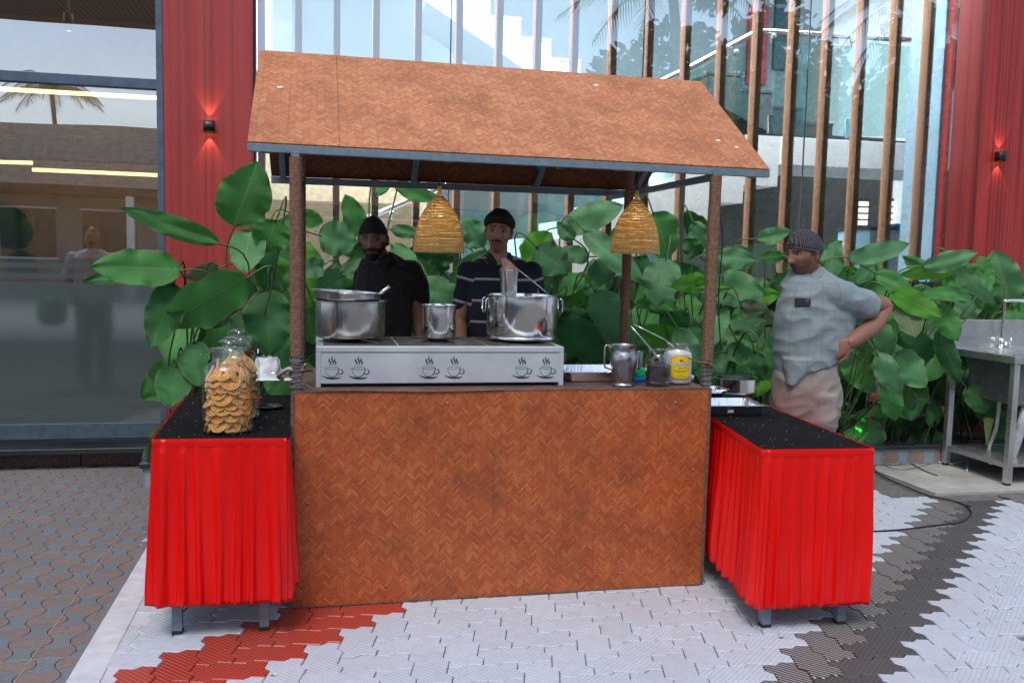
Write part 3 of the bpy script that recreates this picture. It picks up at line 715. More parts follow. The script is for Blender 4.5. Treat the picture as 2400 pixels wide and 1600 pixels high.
for (x, y), (xt, yt), zb_, hasr in ((PF[0], (-.088, 3.672), 1.02, 1), (PF[1], (1.678, 3.672), .985, 1), (PB[0], (-.083, 4.62), .93, 1), (PB[1], (1.618, 4.62), .93, 1)):
    ztop = 1.82 if y < 4 else 2.2
    post = bar('post', Vector((x, y, .883 if y < 4 else 0.0)), Vector((xt, yt, ztop)), .032, .032, up=(0, 1, 0))
    f_ = lambda z: lerp(Vector((x, y, .883)), Vector((xt, yt, 1.82)), (z-.883)/.937)
    rope_wrap(f_(zb_), f_(1.80 if y < 4 else 2.15), .0225, post)
    for q in range(7):     # loose turns near the foot
        z = .90+q*.018+random.uniform(-.004, .004); g = MB(); c_ = f_(z); g.tube([c_+Vector((math.cos(t)*.0245, math.sin(t)*.0245, .006*math.sin(t+q))) for t in [2*math.pi*i/14 for i in range(14)]], .0032, 5, closed=True)
        g.obj('rope_turn', m_rope, post, True)
g = MB(); g.tube(cr_spline([at(690, 905, 3.64), at(712, 900, 3.63), at(740, 912, 3.62), at(800, 914, 3.625), at(1000, 917, 3.625), at(1180, 913, 3.625)], 6), .0032, 6); g.obj('loose_rope', m_rope, cart, True)
g = MB(); g.tube(cr_spline([at(1612, 838, 3.66), at(1640, 849, 3.64), at(1662, 851, 3.64), at(1676, 864, 3.64)], 5), .003, 6); g.tube(cr_spline([at(1645, 851, 3.645), at(1668, 856, 3.64), at(1678, 868, 3.64)], 5), .0025, 6); g.obj('loose_rope', m_rope, cart, True)
g = MB(); g.tube(cr_spline([at(1690, 400, 3.69), at(1688, 500, 3.70), at(1694, 560, 3.7), at(1684, 700, 3.70), at(1690, 820, 3.69)], 6), .003, 6); g.obj('power_wire', plain('black_rubber', (.012, .012, .014), .5), cart, True)
m_blackr_ = MATS['black_rubber']
for px_, c_, nm in ((1264, (.02, .4, .25), 'teal'), (1310, (.6, .5, .05), 'yellow')):
    p = at(px_, 384, 3.70); g = MB(); g.grid(lambda u, v: p+Vector(((u-.5)*.03*(1-.3*v), .004*math.sin(u*9), -v*.02-.004*math.sin(u*7))), 6, 4); tag(g.obj('paper_scrap', plain('scrap_'+nm, c_, .7)), 'tiny %s scrap of streamer stuck under the front eave' % nm, 'scrap')
g = MB(); p = at(1450, 380, 3.68); g.tube(bez(p, p+Vector((.0, -.01, -.02)), p+Vector((-.008, 0, -.035))), .003, 6); g.obj('hook', m_chrome, cart, True)
for (a_, b_, ww) in ((656, 206, 9), (1397, 201, 8), (1683, 330, 6), (1726, 346, 5)):
    c0 = at(a_, b_, 4.0); t = (c0.z-CZ)
    # droppings lie on the front slope
    dvec = ray(a_, b_); den = nR.dot(dvec); p = CAM+dvec*(nR.dot(EL-CAM)/den)+nR*.0015
    g = MB(); ex = Vector((1, 0, 0)); ey = nR.cross(ex).normalized()
    P = [p+(ex*math.cos(t)*random.uniform(.6, 1.2)+ey*math.sin(t)*random.uniform(.5, 1.1))*pxm(ww, 4)*1.0 for t in [i*.5 for i in range(12)]]
    g.prism(P, nR*.001); g.obj('paint_splash', plain('splash_white', (.7, .7, .72), .8), cart)

# ================================================================ wicker lamps
s = NT('golden_wicker'); q = s.ramp(s.noise(45, 4), [(.3, (.84, .58, .20)), (.7, (.98, .82, .42))]); s.set(color=q, rough=.6, spec=.2)
tl_ = s.n('BsdfTranslucent'); s.l(q, tl_.inputs[0]); m_ = s.n('MixShader', Fac=.22); s.l(s.p.outputs[0], m_.inputs[1]); s.l(tl_.outputs[0], m_.inputs[2]); s.l(m_.outputs[0], s.o.inputs['Surface']); m_wick = s.m
def wicker_mesh():
    prof = [(0, .118), (.03, .1175), (.06, .115), (.10, .108), (.14, .097), (.17, .085), (.20, .068), (.225, .050), (.245, .034), (.262, .020), (.275, .013)]
    def rad(z):
        for (z0, r0_), (z1, r1_) in zip(prof, prof[1:]):
            if z <= z1: return r0_+(r1_-r0_)*(z-z0)/(z1-z0)
        return .013
    g = MB(); rows = 46; ribs = 34
    for i in range(rows):
        z = .004+i*.0058; r = rad(z); nb_ = ribs if r > .05 else (ribs//2 if r > .03 else 10); m_ = nb_*4
        wob = random.uniform(-.0008, .0008)
        pts = [Vector((math.cos(t), math.sin(t), 0))*(r+.0022*math.cos(nb_*t/2*1.0+math.pi*(i % 2))+random.uniform(-.0004, .0004))+Vector((0, 0, z+.0007*math.sin(3*t+i)+wob)) for t in [2*math.pi*k/m_ for k in range(m_)]]
        g.tube(pts, .0029 if i else .0045, 4, closed=True)
    g2 = MB()
    for k in range(ribs):
        t = 2*math.pi*k/ribs; pts = [Vector((math.cos(t), math.sin(t), 0))*rad(z)+Vector((0, 0, z)) for z in [.002+.0105*j for j in range(26)]]
        g2.tube(pts, .0016, 4)
    g3 = MB(); g3.lathe([(.012, .268), (.0125, .275), (.010, .285), (.0095, .312), (.006, .315)], 12, capt=True)
    return g, g2, g3
random.seed(3); W1, W2, W3 = wicker_mesh()
def lamp(c, label):
    t = thing('wicker_pendant_lamp', label, 'pendant lamp', c, 'wicker lamps hanging under the stall roof')
    return t
c1 = Vector((.562, 4.3, 1.446)); l1 = lamp(c1, 'golden wicker basket lamp hanging left of the striped man')
for nm, W_ in (('basket_weave', W1), ('basket_rib', W2), ('neck', W3)):
    mm = W_.mesh(nm, m_wick, smooth=True); o = bpy.data.objects.new(nm, mm); col.objects.link(o); o.parent = l1
    if nm != 'neck': stuff(o)
g = MB(); g.lathe([(0, .16), (.012, .165), (.024, .185), (.025, .20), (.016, .225), (.012, .25), (0, .25)], 16, c1); g.obj('bulb', emis('bulb_glass', (1, .88, .66), 2), l1, True)
def lcord(l_, c, ztop):
    g = MB(); g.tube([c+Vector((0, 0, .30)), c+Vector((0, 0, .34)), c+Vector((.004, 0, .5)), Vector((c.x+.002, c.y, ztop))], [.006, .0045, .003, .003], 8); g.obj('cord', m_blackr_, l_, True)
l2 = copy_tree(l1); c2 = Vector((1.548, 4.3, 1.464)); l2.location = c2; l2['label'] = 'golden wicker basket lamp hanging in front of the rear right post'; ORG[l2.name] = c2
lcord(l1, c1, 2.2); lcord(l2, c2, 2.2)
for lc_, lp_ in ((c1, l1), (c2, l2)):
    l_ = bpy.data.lights.new('bulb_light', 'POINT'); l_.energy = .55; l_.color = (1, .88, .66); l_.shadow_soft_size = .025; lo = bpy.data.objects.new('bulb_light', l_); col.objects.link(lo); lo.parent = lp_; lo.location = (0, 0, .13)

# ================================================================ stove
m_st = plain('stove_steel', (.60, .65, .69), .42, .35, var=.12, scale=7, bump=.03)
m_std = plain('burnt_steel', (.12, .11, .10), .5, .7, var=.4, scale=20)
sx0, sx1, sy0, sy1 = -.008, 1.042, 3.75, 4.22
sv = thing('gas_stove', 'three-burner steel gas stove with black steaming cup emblems on its front', 'stove', (.52, 3.98, .882))
z_t = at(1000, 812, sy0).z; z_b = at(1000, 897, sy0).z
g = MB(); g.box(sx0+.018, sy0+.004, z_b, sx1-.018, sy0+.010, z_t-.026); g.obj('front_panel', m_st, sv)
g = MB(); g.box(sx0, sy0, z_t-.024, sx1, sy1, z_t); g.obj('top_plate', m_st, sv, bevel=.003)
for xa_, xb_ in ((sx0+.03, .325), (.335, .705), (.715, sx1-.03)):
    g = MB(); g.box(xa_, sy0+.035, z_t+.0005, xb_, sy1-.03, z_t+.004); g.obj('spill_tray', m_std, sv, bevel=.001)
for a_, b_ in ((sx0, .883), (sx1-.02, .883)):
    for y in (sy0, sy1-.02): g = MB(); g.box(a_, y, b_, a_+.02, y+.02, z_t-.0245); g.obj('leg', m_st, sv, bevel=.001)
for x in (sx0+.002, sx1-.006): g = MB(); g.box(x, sy0+.021, z_b, x+.004, sy1-.021, z_t-.025); g.obj('side_panel', m_st, sv)
g = MB(); g.box(sx0+.02, sy0+.03, z_b-.01, sx1-.02, sy1-.03, z_b-.006); g.obj('bottom_tray', m_std, sv)
for x in (.138, .522, .90):
    g = MB(); g.lathe([(0, 0), (.045, 0), (.05, .006), (.04, .012), (0, .012)], 24, (x, 3.98, z_t+.0045)); bnr = g.obj('burner', m_std, sv, True)
    g = MB()
    for k in range(4):
        a = math.pi/4+k*math.pi/2; d = Vector((math.cos(a), math.sin(a), 0)); c_ = Vector((x, 3.98, z_t+.012)); g.bar(c_+d*.02+Vector((0,0,.002)), c_+d*.165+Vector((0,0,-.006)), .010, .006)
    g.obj('pan_support', m_steel, bnr)
m_ink = plain('black_print', (.008, .008, .008), .5, bump=0)
def ribbon(g, pts, ws, y):
    Lp = []; Rp = []
    n_ = len(pts)
    for i, p in enumerate(pts):
        a = Vector(pts[max(i-1, 0)]); b = Vector(pts[min(i+1, n_-1)]); d = (b-a); d = d.normalized() if d.length > 0 else Vector((1, 0)); nn = Vector((-d.y, d.x)); w_ = ws if isinstance(ws, (int, float)) else ws(i/(n_-1))
        Lp.append(Vector(p)+nn*w_/2); Rp.append(Vector(p)-nn*w_/2)
    vs = [Vector((p.x, y, p.y)) for p in Lp]+[Vector((p.x, y, p.y)) for p in Rp]
    g.add(vs, [(i, i+1, n_+i+1, n_+i) for i in range(n_-1)])
s_c = .00054
for (cx_, cy_) in ((779, 868), (841, 868), (1006, 867), (1065, 867), (1224, 867), (1280, 867)):
    c_ = at(cx_, cy_, sy0); g = MB(); yy = sy0+.0028
    def T(P): return [Vector((c_.x+p[0]*s_c, c_.z-p[1]*s_c)) for p in P]
    arc = lambda x, y, rx, ry, a0, a1, k=18: [(x+rx*math.cos(R(a0+(a1-a0)*i/(k-1))), y+ry*math.sin(R(a0+(a1-a0)*i/(k-1)))) for i in range(k)]
    ribbon(g, T(arc(-2, -17, 52, 9, 0, 360, 28)), .0011, yy)
    ribbon(g, T(arc(-2, -16, 50, 66, 180, 90)), lambda t: .001+.0013*t, yy); ribbon(g, T(arc(-2, -16, 50, 66, 0, 90)), lambda t: .0036-.0013*t, yy)
    ribbon(g, T(arc(54, 10, 24, 20, -80, 130)), lambda t: .0012+.003*math.sin(t*3.1), yy)
    ribbon(g, T(arc(5, 38, 78, 20, 190, 40, 22)), lambda t: .0008+.0034*math.sin(t*3.1), yy); ribbon(g, T(arc(5, 48, 60, 18, 160, 20, 18)), lambda t: .0006+.002*math.sin(t*3.1), yy)
    for q, (dx, h) in enumerate(((-20, 54), (0, 70), (20, 56))):
        ribbon(g, T([(dx+10*math.sin(t*6.28)*(1-.2*t)+10*(t-.5), -40-h*t) for t in [i/14 for i in range(15)]]), lambda t: .0004+.0052*math.sin(t*3.14), yy)
    g.obj('cup_emblem', m_ink, sv, recalc=False)
gp = thing('gas_valve', 'brass and clear gas hose valve at the left end of the stove', 'valve', (sx0-.05, 3.84, .95))
p0 = at(733, 868, 3.82); g = MB(); g.tube([p0, p0+Vector((-.03, 0, 0)), p0+Vector((-.031, 0, 0)), p0+Vector((-.055, 0, 0.002))], [.006, .006, .011, .011], 10); g.tube([p0+Vector((-.03, 0, .012)), p0+Vector((-.03, 0, .03))], .005, 8); g.obj('tap', plain('old_brass', (.35, .28, .15), .35, .9), gp, True)
g = MB(); g.tube(cr_spline([p0+Vector((-.05, 0, 0)), p0+Vector((-.10, .01, .005)), p0+Vector((-.14, .06, -.03)), p0+Vector((-.13, .2, -.06))], 6), .009, 8); g.obj('hose', plain('milky_hose', (.5, .5, .48), .3), gp, True)

# ================================================================ vessels
m_pot = NT('pot_steel'); _st = m_pot.noise(1, 3, m_pot.obj(), .5, (38, 38, .8)); m_pot.set(color=m_pot.ramp(m_pot.noise(9, 4), [(.3, (.80, .80, .80)), (.7, (.90, .90, .89))]), metal=1, rough=.12); m_pot.bump(_st, .45, .006)
m_potd = m_pot.m
m_pot2 = NT('used_steel'); m_pot2.set(color=m_pot2.ramp(m_pot2.noise(7, 4), [(.3, (.60, .60, .59)), (.7, (.72, .71, .69))]), metal=1, rough=.22); _z = m_pot2.sep(m_pot2.geo())[2]
m_pot2.bump(m_pot2.noise(1, 3, m_pot2.obj(), .5, (34, 34, 1.2)), .45, .006)
stain = m_pot2.math('MULTIPLY', m_pot2.ramp(m_pot2.noise(5, 3), [(.5, 0.0), (.62, .7)]), m_pot2.math('SUBTRACT', 1, m_pot2.math('MULTIPLY', m_pot2.math('SUBTRACT', _z, 1.06), 22.0, clamp=True), clamp=True))
m_pot2.set(color=m_pot2.mix(stain, m_pot2.ramp(m_pot2.noise(7, 4), [(.3, (.60, .60, .59)), (.7, (.72, .71, .69))]), (.35, .22, .08)))
m_pot2 = m_pot2.m
ZS = z_t+.018
def Zat(py, x=1000, Y=3.98): return at(x, py, Y).z
def pot(name, label, c, r, h, mt, rim=.006, extra=None, floor=.004):
    t = thing(name, label, 'pot', c)
    g = MB(); prof = [(0, 0), (r*.86, 0), (r*.95, .004), (r, .016), (r, h-.006), (r+rim, h-.002), (r+rim, h), (r-.001, h+.001), (r-.003, h-.006), (r-.003, .01), (0, .008)]
    g.lathe(prof, 64, c); g.obj('body', mt, t, auto=35); return t
zp1 = Zat(706); c = Vector((.138, 3.98, ZS)); p1 = pot('cooking_pot', 'large steel pot with a shallow basin set in it, left on the stove', c, .150, zp1-ZS, m_pot2, .010)
# shallow basin nested on it
cb_ = Vector((.125, 3.98, zp1+.004)); bs = thing('steel_basin', 'shallow steel basin resting on top of the left pot', 'basin', cb_)
h_ = Zat(686)-cb_.z
g = MB(); g.lathe([(0, -.03), (.10, -.028), (.138, 0), (.145, h_-.004), (.155, h_), (.156, h_+.002), (.144, h_+.001), (.135, 0), (.1, -.024), (0, -.026)], 64, cb_, ax=Matrix.Rotation(R(2.5), 3, 'Y')); g.obj('body', m_pot2, bs, auto=35)
g = MB(); a_, b_ = at(886, 692, 3.95), at(912, 671, 3.93); g.tube([a_-(b_-a_)*1.6, a_, b_], [.005, .006, .009], 8)
tag(g.obj('spoon', m_chrome, None, True), 'steel spoon handle sticking out of the basin on the left pot', 'spoon')
c = Vector((.522, 3.96, ZS)); p2 = pot('cooking_pot', 'small straight steel pot in the middle of the stove', c, .075, Zat(713)-ZS, m_potd, .005)
c = Vector((.905, 3.99, ZS+.004)); p3 = pot('cooking_pot', 'biggest shiny steel pot with side handles, right on the stove', c, .158, Zat(690)-ZS, m_potd, .006)
g = MB(); g.lathe([(.12, -.012), (.155, -.006), (.158, .0), (.15, .01)], 48, c); g.obj('base_ring', m_potd, p3, True)
for s_ in (-1, 1):
    hx = c.x+s_*.162; zz = Zat(694)
    for dy in ((0,) if s_ > 0 else (0,)):
        g = MB(); g.tube([Vector((hx, c.y-.05, zz)), Vector((hx+s_*.012, c.y-.052, zz-.008)), Vector((hx+s_*.016, c.y-.05, zz-.055)), Vector((hx+s_*.014, c.y-.03, zz-.066)), Vector((hx+s_*.014, c.y+.01, zz-.066)), Vector((hx+s_*.016, c.y+.03, zz-.055)), Vector((hx+s_*.012, c.y+.032, zz-.008)), Vector((hx, c.y+.03, zz))], .0035, 8)
        g.obj('handle', m_chrome, p3, True)
# tumbler with strainer standing in the big pot
zt0 = Zat(700)-.05; zt1 = Zat(628); ct_ = Vector((.829, 3.93, zt0))
tm = thing('steel_tumbler', 'tall steel tumbler standing in the rim of the biggest pot', 'tumbler', ct_)
hh = zt1-zt0; g = MB(); g.lathe([(0, 0), (.026, 0), (.030, .004), (.043, hh-.004), (.045, hh), (.0425, hh), (.028, .006), (0, .006)], 40, ct_); g.obj('body', m_potd, tm, auto=40)
m_net = plain('tea_cloth', (.35, .20, .15), .9, var=.4, scale=60, bump=.4)
tip = at(1180, 604, 3.93); g = MB()
base_c = ct_+Vector((0, 0, hh))
g.grid(lambda u, v: lerp(base_c+Vector((.042*math.cos(u*6.283), .042*math.sin(u*6.283), -.01)), tip+Vector((.010*math.cos(u*6.283), .010*math.sin(u*6.283), 0)), v)+Vector((.006*math.sin(v*3.1)+.004*math.sin(u*25+v*5), 0, 0)), 24, 8, cu=True)
tag(g.obj('tea_strainer', m_net, None, True), 'stained brown cloth tea strainer standing in the steel tumbler', 'strainer')
g = MB(); g.tube([at(1196, 618, 3.93), at(1215, 632, 3.93), at(1240, 652, 3.94), at(1286, 690, 3.96)], .0032, 8); tag(g.obj('ladle_rod', m_chrome, None, True), 'thin steel rod leaning from the tea strainer to the big pot rim', 'rod')
# counter things right of the stove
ZC = .8835
def tray(name, label, x0, y0, x1, y1, z, h, slope=.012, yaw=0, mt=None, lab=None, cat='tray'):
    c = Vector(((x0+x1)/2, (y0+y1)/2, z)); t = thing(name, label, cat, c); t.rotation_euler = (0, 0, yaw)
    hx, hy = (x1-x0)/2, (y1-y0)/2; g = MB()
    def ringp(ix, z_, r=.03):
        ax_, ay = hx-ix, hy-ix; P = []
        for qx, qy, a0 in ((1, 1, 0), (-1, 1, 90), (-1, -1, 180), (1, -1, 270)):
            for k in range(4): a = R(a0+30*k); P.append(Vector((qx*(ax_-r)+r*math.cos(a), qy*(ay-r)+r*math.sin(a), z_))+c)
        return P
    rings = [ringp(slope+.02, .0), ringp(slope+.012, .002), ringp(slope, h-.002), ringp(.0, h-.002), ringp(-.001, h-.005), ringp(-.002, h-.001), ringp(.0, h), ringp(slope+.001, h), ringp(slope+.014, .004), ringp(slope+.024, .003)]
    vs = [v for r_ in rings for v in r_]; n_ = 16
    fs = [(i*n_+k, i*n_+(k+1) % n_, (i+1)*n_+(k+1) % n_, (i+1)*n_+k) for i in range(len(rings)-1) for k in range(n_)]+[tuple(range(n_))[::-1], tuple(range((len(rings)-1)*n_, len(rings)*n_))]
    g.add(vs, fs); g.obj('body', mt or m_potd, t, auto=40)
    if lab:
        g = MB(); g.box(c.x+lab-.014, c.y-hy+slope-.0035, z+h*.35, c.x+lab+.014, c.y-hy+slope-.002, z+h*.35+.014); g.obj('sticker', plain('sticker', (.5, .42, .33), .6), t)
    return t
tray('steel_tray', 'shallow rectangular steel tray between stove and jug', 1.075, 3.83, 1.42, 4.14, ZC, .045, lab=.06)
cj = Vector((1.305, 3.725, ZC)); jg = thing('steel_jug', 'dull steel water jug with a wire handle on the counter', 'jug', cj)
g = MB(); g.lathe([(0, 0), (.044, 0), (.048, .004), (.047, .010), (.043, .014), (.048, .04), (.057, .085), (.0605, .115), (.058, .135), (.051, .147), (.0495, .152), (.0495, .165), (.055, .178), (.056, .180), (.054, .180), (.048, .168), (.047, .15), (.054, .13), (.0, .02)], 48, cj); g.obj('body', plain('dull_steel', (.42, .42, .43), .3, 1, var=.2, scale=10, bump=0), jg, auto=40)
g = MB(); g.tube(cr_spline([cj+Vector((-.05, 0, .17)), cj+Vector((-.075, 0, .176)), cj+Vector((-.086, 0, .165)), cj+Vector((-.086, 0, .09)), cj+Vector((-.075, 0, .078)), cj+Vector((-.055, 0, .07))], 5), .004, 8); g.obj('handle', m_steel, jg, True)
p = at(1494, 823, 3.86); cc = Vector((p.x, 3.86, at(1494, 862, 3.86).z)); g = MB(); g.lathe([(0, 0), (.022, 0), (.026, p.z-cc.z-.003), (.034, p.z-cc.z), (.0255, p.z-cc.z), (.021, .004), (0, .004)], 28, cc)
cupo = g.obj('steel_cup', m_potd, None, auto=40, loc=cc); tag(cupo, 'small steel cup on the green packet behind the jug', 'cup')
p = at(1496, 884, 3.86); pk = thing('spice_packet', 'green and blue plastic packet half hidden between jug and dark jar', 'packet', (p.x, 3.86, ZC))
zz = cc.z; g = MB(); g.box(p.x-.03, 3.84, ZC, p.x+.03, 3.88, ZC+.022); g.obj('blue_half', plain('packet_blue', (.01, .16, .55), .3), pk, bevel=.006)
g = MB(); g.box(p.x-.028, 3.842, ZC+.0221, p.x+.028, 3.878, zz-.001); g.obj('green_half', plain('packet_green', (.01, .5, .16), .3), pk, bevel=.006)
m_clear = NT('clear_plastic'); _t = m_clear
tr = _t.n('BsdfTransparent', Color=(.93, .95, .95, 1)); gl = _t.n('BsdfGlossy', Color=(1, 1, 1, 1), Roughness=.06); lw_ = _t.n('LayerWeight', Blend=.35); ms = _t.n('MixShader')
_t.l(_t.math('ADD', _t.math('MULTIPLY', lw_.outputs['Facing'], .42), .06), ms.inputs[0]); _t.l(tr.outputs[0], ms.inputs[1]); _t.l(gl.outputs[0], ms.inputs[2]); _t.l(ms.outputs[0], _t.o.inputs['Surface']); m_clear = _t.m
cdj = Vector((1.465, 3.72, ZC)); dj = thing('powder_jar', 'clear jar of dark powder with a long spoon in it', 'jar', cdj)
jp = [(0, .0), (.048, .0), (.054, .006), (.055, .018), (.052, .024), (.055, .030), (.052, .038), (.056, .048), (.057, .10), (.055, .122), (.046, .138), (.043, .143), (.043, .158), (.046, .162), (.043, .165)]
g = MB(); g.lathe(jp, 48, cdj); g.obj('jar_wall', m_clear, dj, True)
g = MB(); g.lathe([(0, .002), (.046, .002), (.052, .007), (.0535, .018), (.0505, .024), (.0535, .030), (.0505, .038), (.0545, .048), (.0555, .09), (.05, .094), (0, .099)], 48, cdj); g.obj('powder', plain('dark_powder', (.05, .035, .035), .8, var=.3, scale=60, bump=.3), dj, auto=50)
g = MB(); g.tube([at(1478, 763, 3.74), at(1500, 788, 3.73), at(1527, 819, 3.72), at(1550, 848, 3.715)], [.0026, .003, .004, .0045], 8); tag(g.obj('long_spoon', m_chrome, None, True), 'long steel spoon standing in the dark powder jar', 'spoon')
cw_ = Vector((1.588, 3.80, ZC)); wj = thing('powder_jar', 'jar of white powder with a yellow pudding label and a spoon', 'jar', cw_)
k_ = 1.06
g = MB(); wp = [(0, 0), (.052, 0), (.060, .006), (.062, .03), (.062, .10), (.060, .125), (.050, .145), (.046, .150), (.046, .163), (.049, .167), (.046, .170)]
g.lathe([(r*k_, z*k_) for r, z in wp], 48, cw_); g.obj('jar_wall', m_clear, wj, True)
g = MB(); g.lathe([(0, .002), (.0505*k_, .002), (.0585*k_, .007), (.0605*k_, .03), (.0605*k_, .10*k_), (.058*k_, .128*k_), (.04, .138*k_), (0, .14*k_)], 48, cw_); g.obj('powder', plain('white_powder', (.78, .76, .74), .8, var=.06, scale=40, bump=.15), wj, auto=50)
Rl = .0625*k_
def on_jar(u, z, off=0): a = R(-90)+u/Rl+R(-8); return cw_+Vector(((Rl+off)*math.cos(a), (Rl+off)*math.sin(a), z))
def lab_shape(w2, z0, z1, off, rr=.02, n_=13):
    g = MB(); m_ = 9
    def f(u, v):
        z = z0+(z1-z0)*v; e = min(v, 1-v)*(z1-z0); sh = 1 if e > rr else math.sqrt(max(0, 1-((rr-e)/rr)**2)); ww = (w2-rr)+rr*sh
        return on_jar((u*2-1)*ww, z, off)
    g.grid(f, n_, 19); return g
lab_shape(.046, .026, .128, .0006).obj('label_border', plain('label_orange', (.7, .28, .02), .45, bump=0), wj, recalc=False)
lab_shape(.0435, .0285, .1255, .0011).obj('label', plain('label_yellow', (.85, .60, .02), .4, var=.05, bump=0), wj, recalc=False)
lab_shape(.0085, .103, .113, .0016, .0049).obj('label_badge', plain('label_red', (.6, .02, .03), .4, bump=0), wj, recalc=False)
def text_mesh(txt, size, m, place, name, parent, bold=0, shear=0):
    cu = bpy.data.curves.new('t', 'FONT'); cu.body = txt; cu.size = size; cu.align_x = 'CENTER'; cu.offset = bold; cu.shear = shear; cu.resolution_u = 2
    to = bpy.data.objects.new('t', cu); col.objects.link(to); bpy.context.view_layer.update(); me = bpy.data.meshes.new_from_object(to); bpy.data.objects.remove(to)
    b = bmesh.new(); b.from_mesh(me); bmesh.ops.subdivide_edges(b, edges=[e for e in b.edges if e.calc_length() > size*.3], cuts=2); 
    for v in b.verts: v.co = place(v.co.x, v.co.y)
    b.to_mesh(me); b.free(); me.materials.clear(); me.materials.append(m); me.name = name
    o = bpy.data.objects.new(name, me); col.objects.link(o); org = ORG[parent.name]; 
    for v in me.vertices: v.co -= org
    o.parent = parent; return o
text_mesh('Pudding', .0215, plain('label_blue', (.02, .10, .35), .4, bump=0), lambda x, y: on_jar(x+.002, .085+y+x*.08, .0016), 'lettering', wj, .0014)
text_mesh('Pudding', .0215, plain('label_white', (.85, .88, .9), .4, bump=0), lambda x, y: on_jar(x+.002, .085+y+x*.08, .0020), 'lettering', wj, .0002)
m_gt = plain('label_darkgreen', (.03, .16, .05), .4, bump=0)
text_mesh('Flavoured', .0095, m_gt, lambda x, y: on_jar(x+.006, .072+y+x*.1, .0018), 'lettering', wj, .0001, .2)
m_lt = plain('label_ink', (.10, .06, .02), .4, bump=0)
for u0, u1, z0 in ((-.030, .026, .0610), (-.022, .018, .0555), (-.012, .014, .0410), (-.022, .026, .0350)):
    g = MB(); u = u0
    while u < u1:
        w_ = random.uniform(.002, .006); u2 = min(u+w_, u1); g.add([on_jar(u, z0, .0018), on_jar(u2, z0, .0018), on_jar(u2, z0+.0018, .0018), on_jar(u, z0+.0018, .0018)], [(0, 1, 2, 3)]); u = u2+.0012
    g.obj('small_print', m_lt, wj, recalc=False)
g = MB()
for u0, z0 in ((.031, .066),):
    for (a_, b_, c_, d_) in ((0, 0, .007, .0008), (0, .0062, .007, .007), (0, 0, .0008, .007), (.0062, 0, .007, .007), (.0025, .0025, .0045, .0045)):
        g.add([on_jar(u0+a_, z0+b_, .0019), on_jar(u0+c_, z0+b_, .0019), on_jar(u0+c_, z0+d_, .0019), on_jar(u0+a_, z0+d_, .0019)], [(0, 1, 2, 3)])
g.obj('label_mark', m_gt, wj, recalc=False)
g = MB(); g.tube([at(1486, 760, 3.83), at(1520, 777, 3.82), at(1556, 795, 3.81), at(1580, 812, 3.80)], [.0024, .0026, .0032, .0036], 8); tag(g.obj('long_spoon', m_chrome, None, True), 'long steel spoon standing in the white powder jar', 'spoon')
p = atz(1620, 889, ZC); g = MB(); g.lathe([(0, 0), (.012, 0), (.012, .018), (.010, .020), (0, .020)], 16, (p.x, p.y, ZC)); tag(g.obj('bottle_cap', plain('cap_white', (.8, .8, .8), .4), None, True), 'small white cap on the counter beside the right post', 'cap')

# ================================================================ side tables
def satin():
    s = NT('red_satin'); n1 = s.noise(5, 4, s.geo(), .6, (1, 1, .25)); fine = s.noise(1, 2, s.geo(), .5, (900, 900, 300))
    s.set(color=s.ramp(n1, [(.35, (.74, .004, .003)), (.7, (.86, .008, .006))]), rough=.36, spec=.42)
    s.p.inputs['Anisotropic'].default_value = .5
    s.bump(s.math('ADD', s.math('MULTIPLY', s.noise(30, 3, s.geo(), .6, (1, 1, .5)), 1.0), s.math('MULTIPLY', fine, .15)), .14, .006)
    return s.m
m_satin = satin(); m_cloth = NT('black_cloth'); m_cloth.set(color=m_cloth.ramp(m_cloth.noise(3, 4, m_cloth.geo()), [(.4, (.005, .0055, .007)), (.75, (.011, .011, .013))]), rough=.95, spec=.12); m_cloth.bump(m_cloth.noise(700, 2, m_cloth.geo()), .25, .001); m_cloth = m_cloth.m
m_foot = plain('black_foot', (.015, .015, .015), .6)
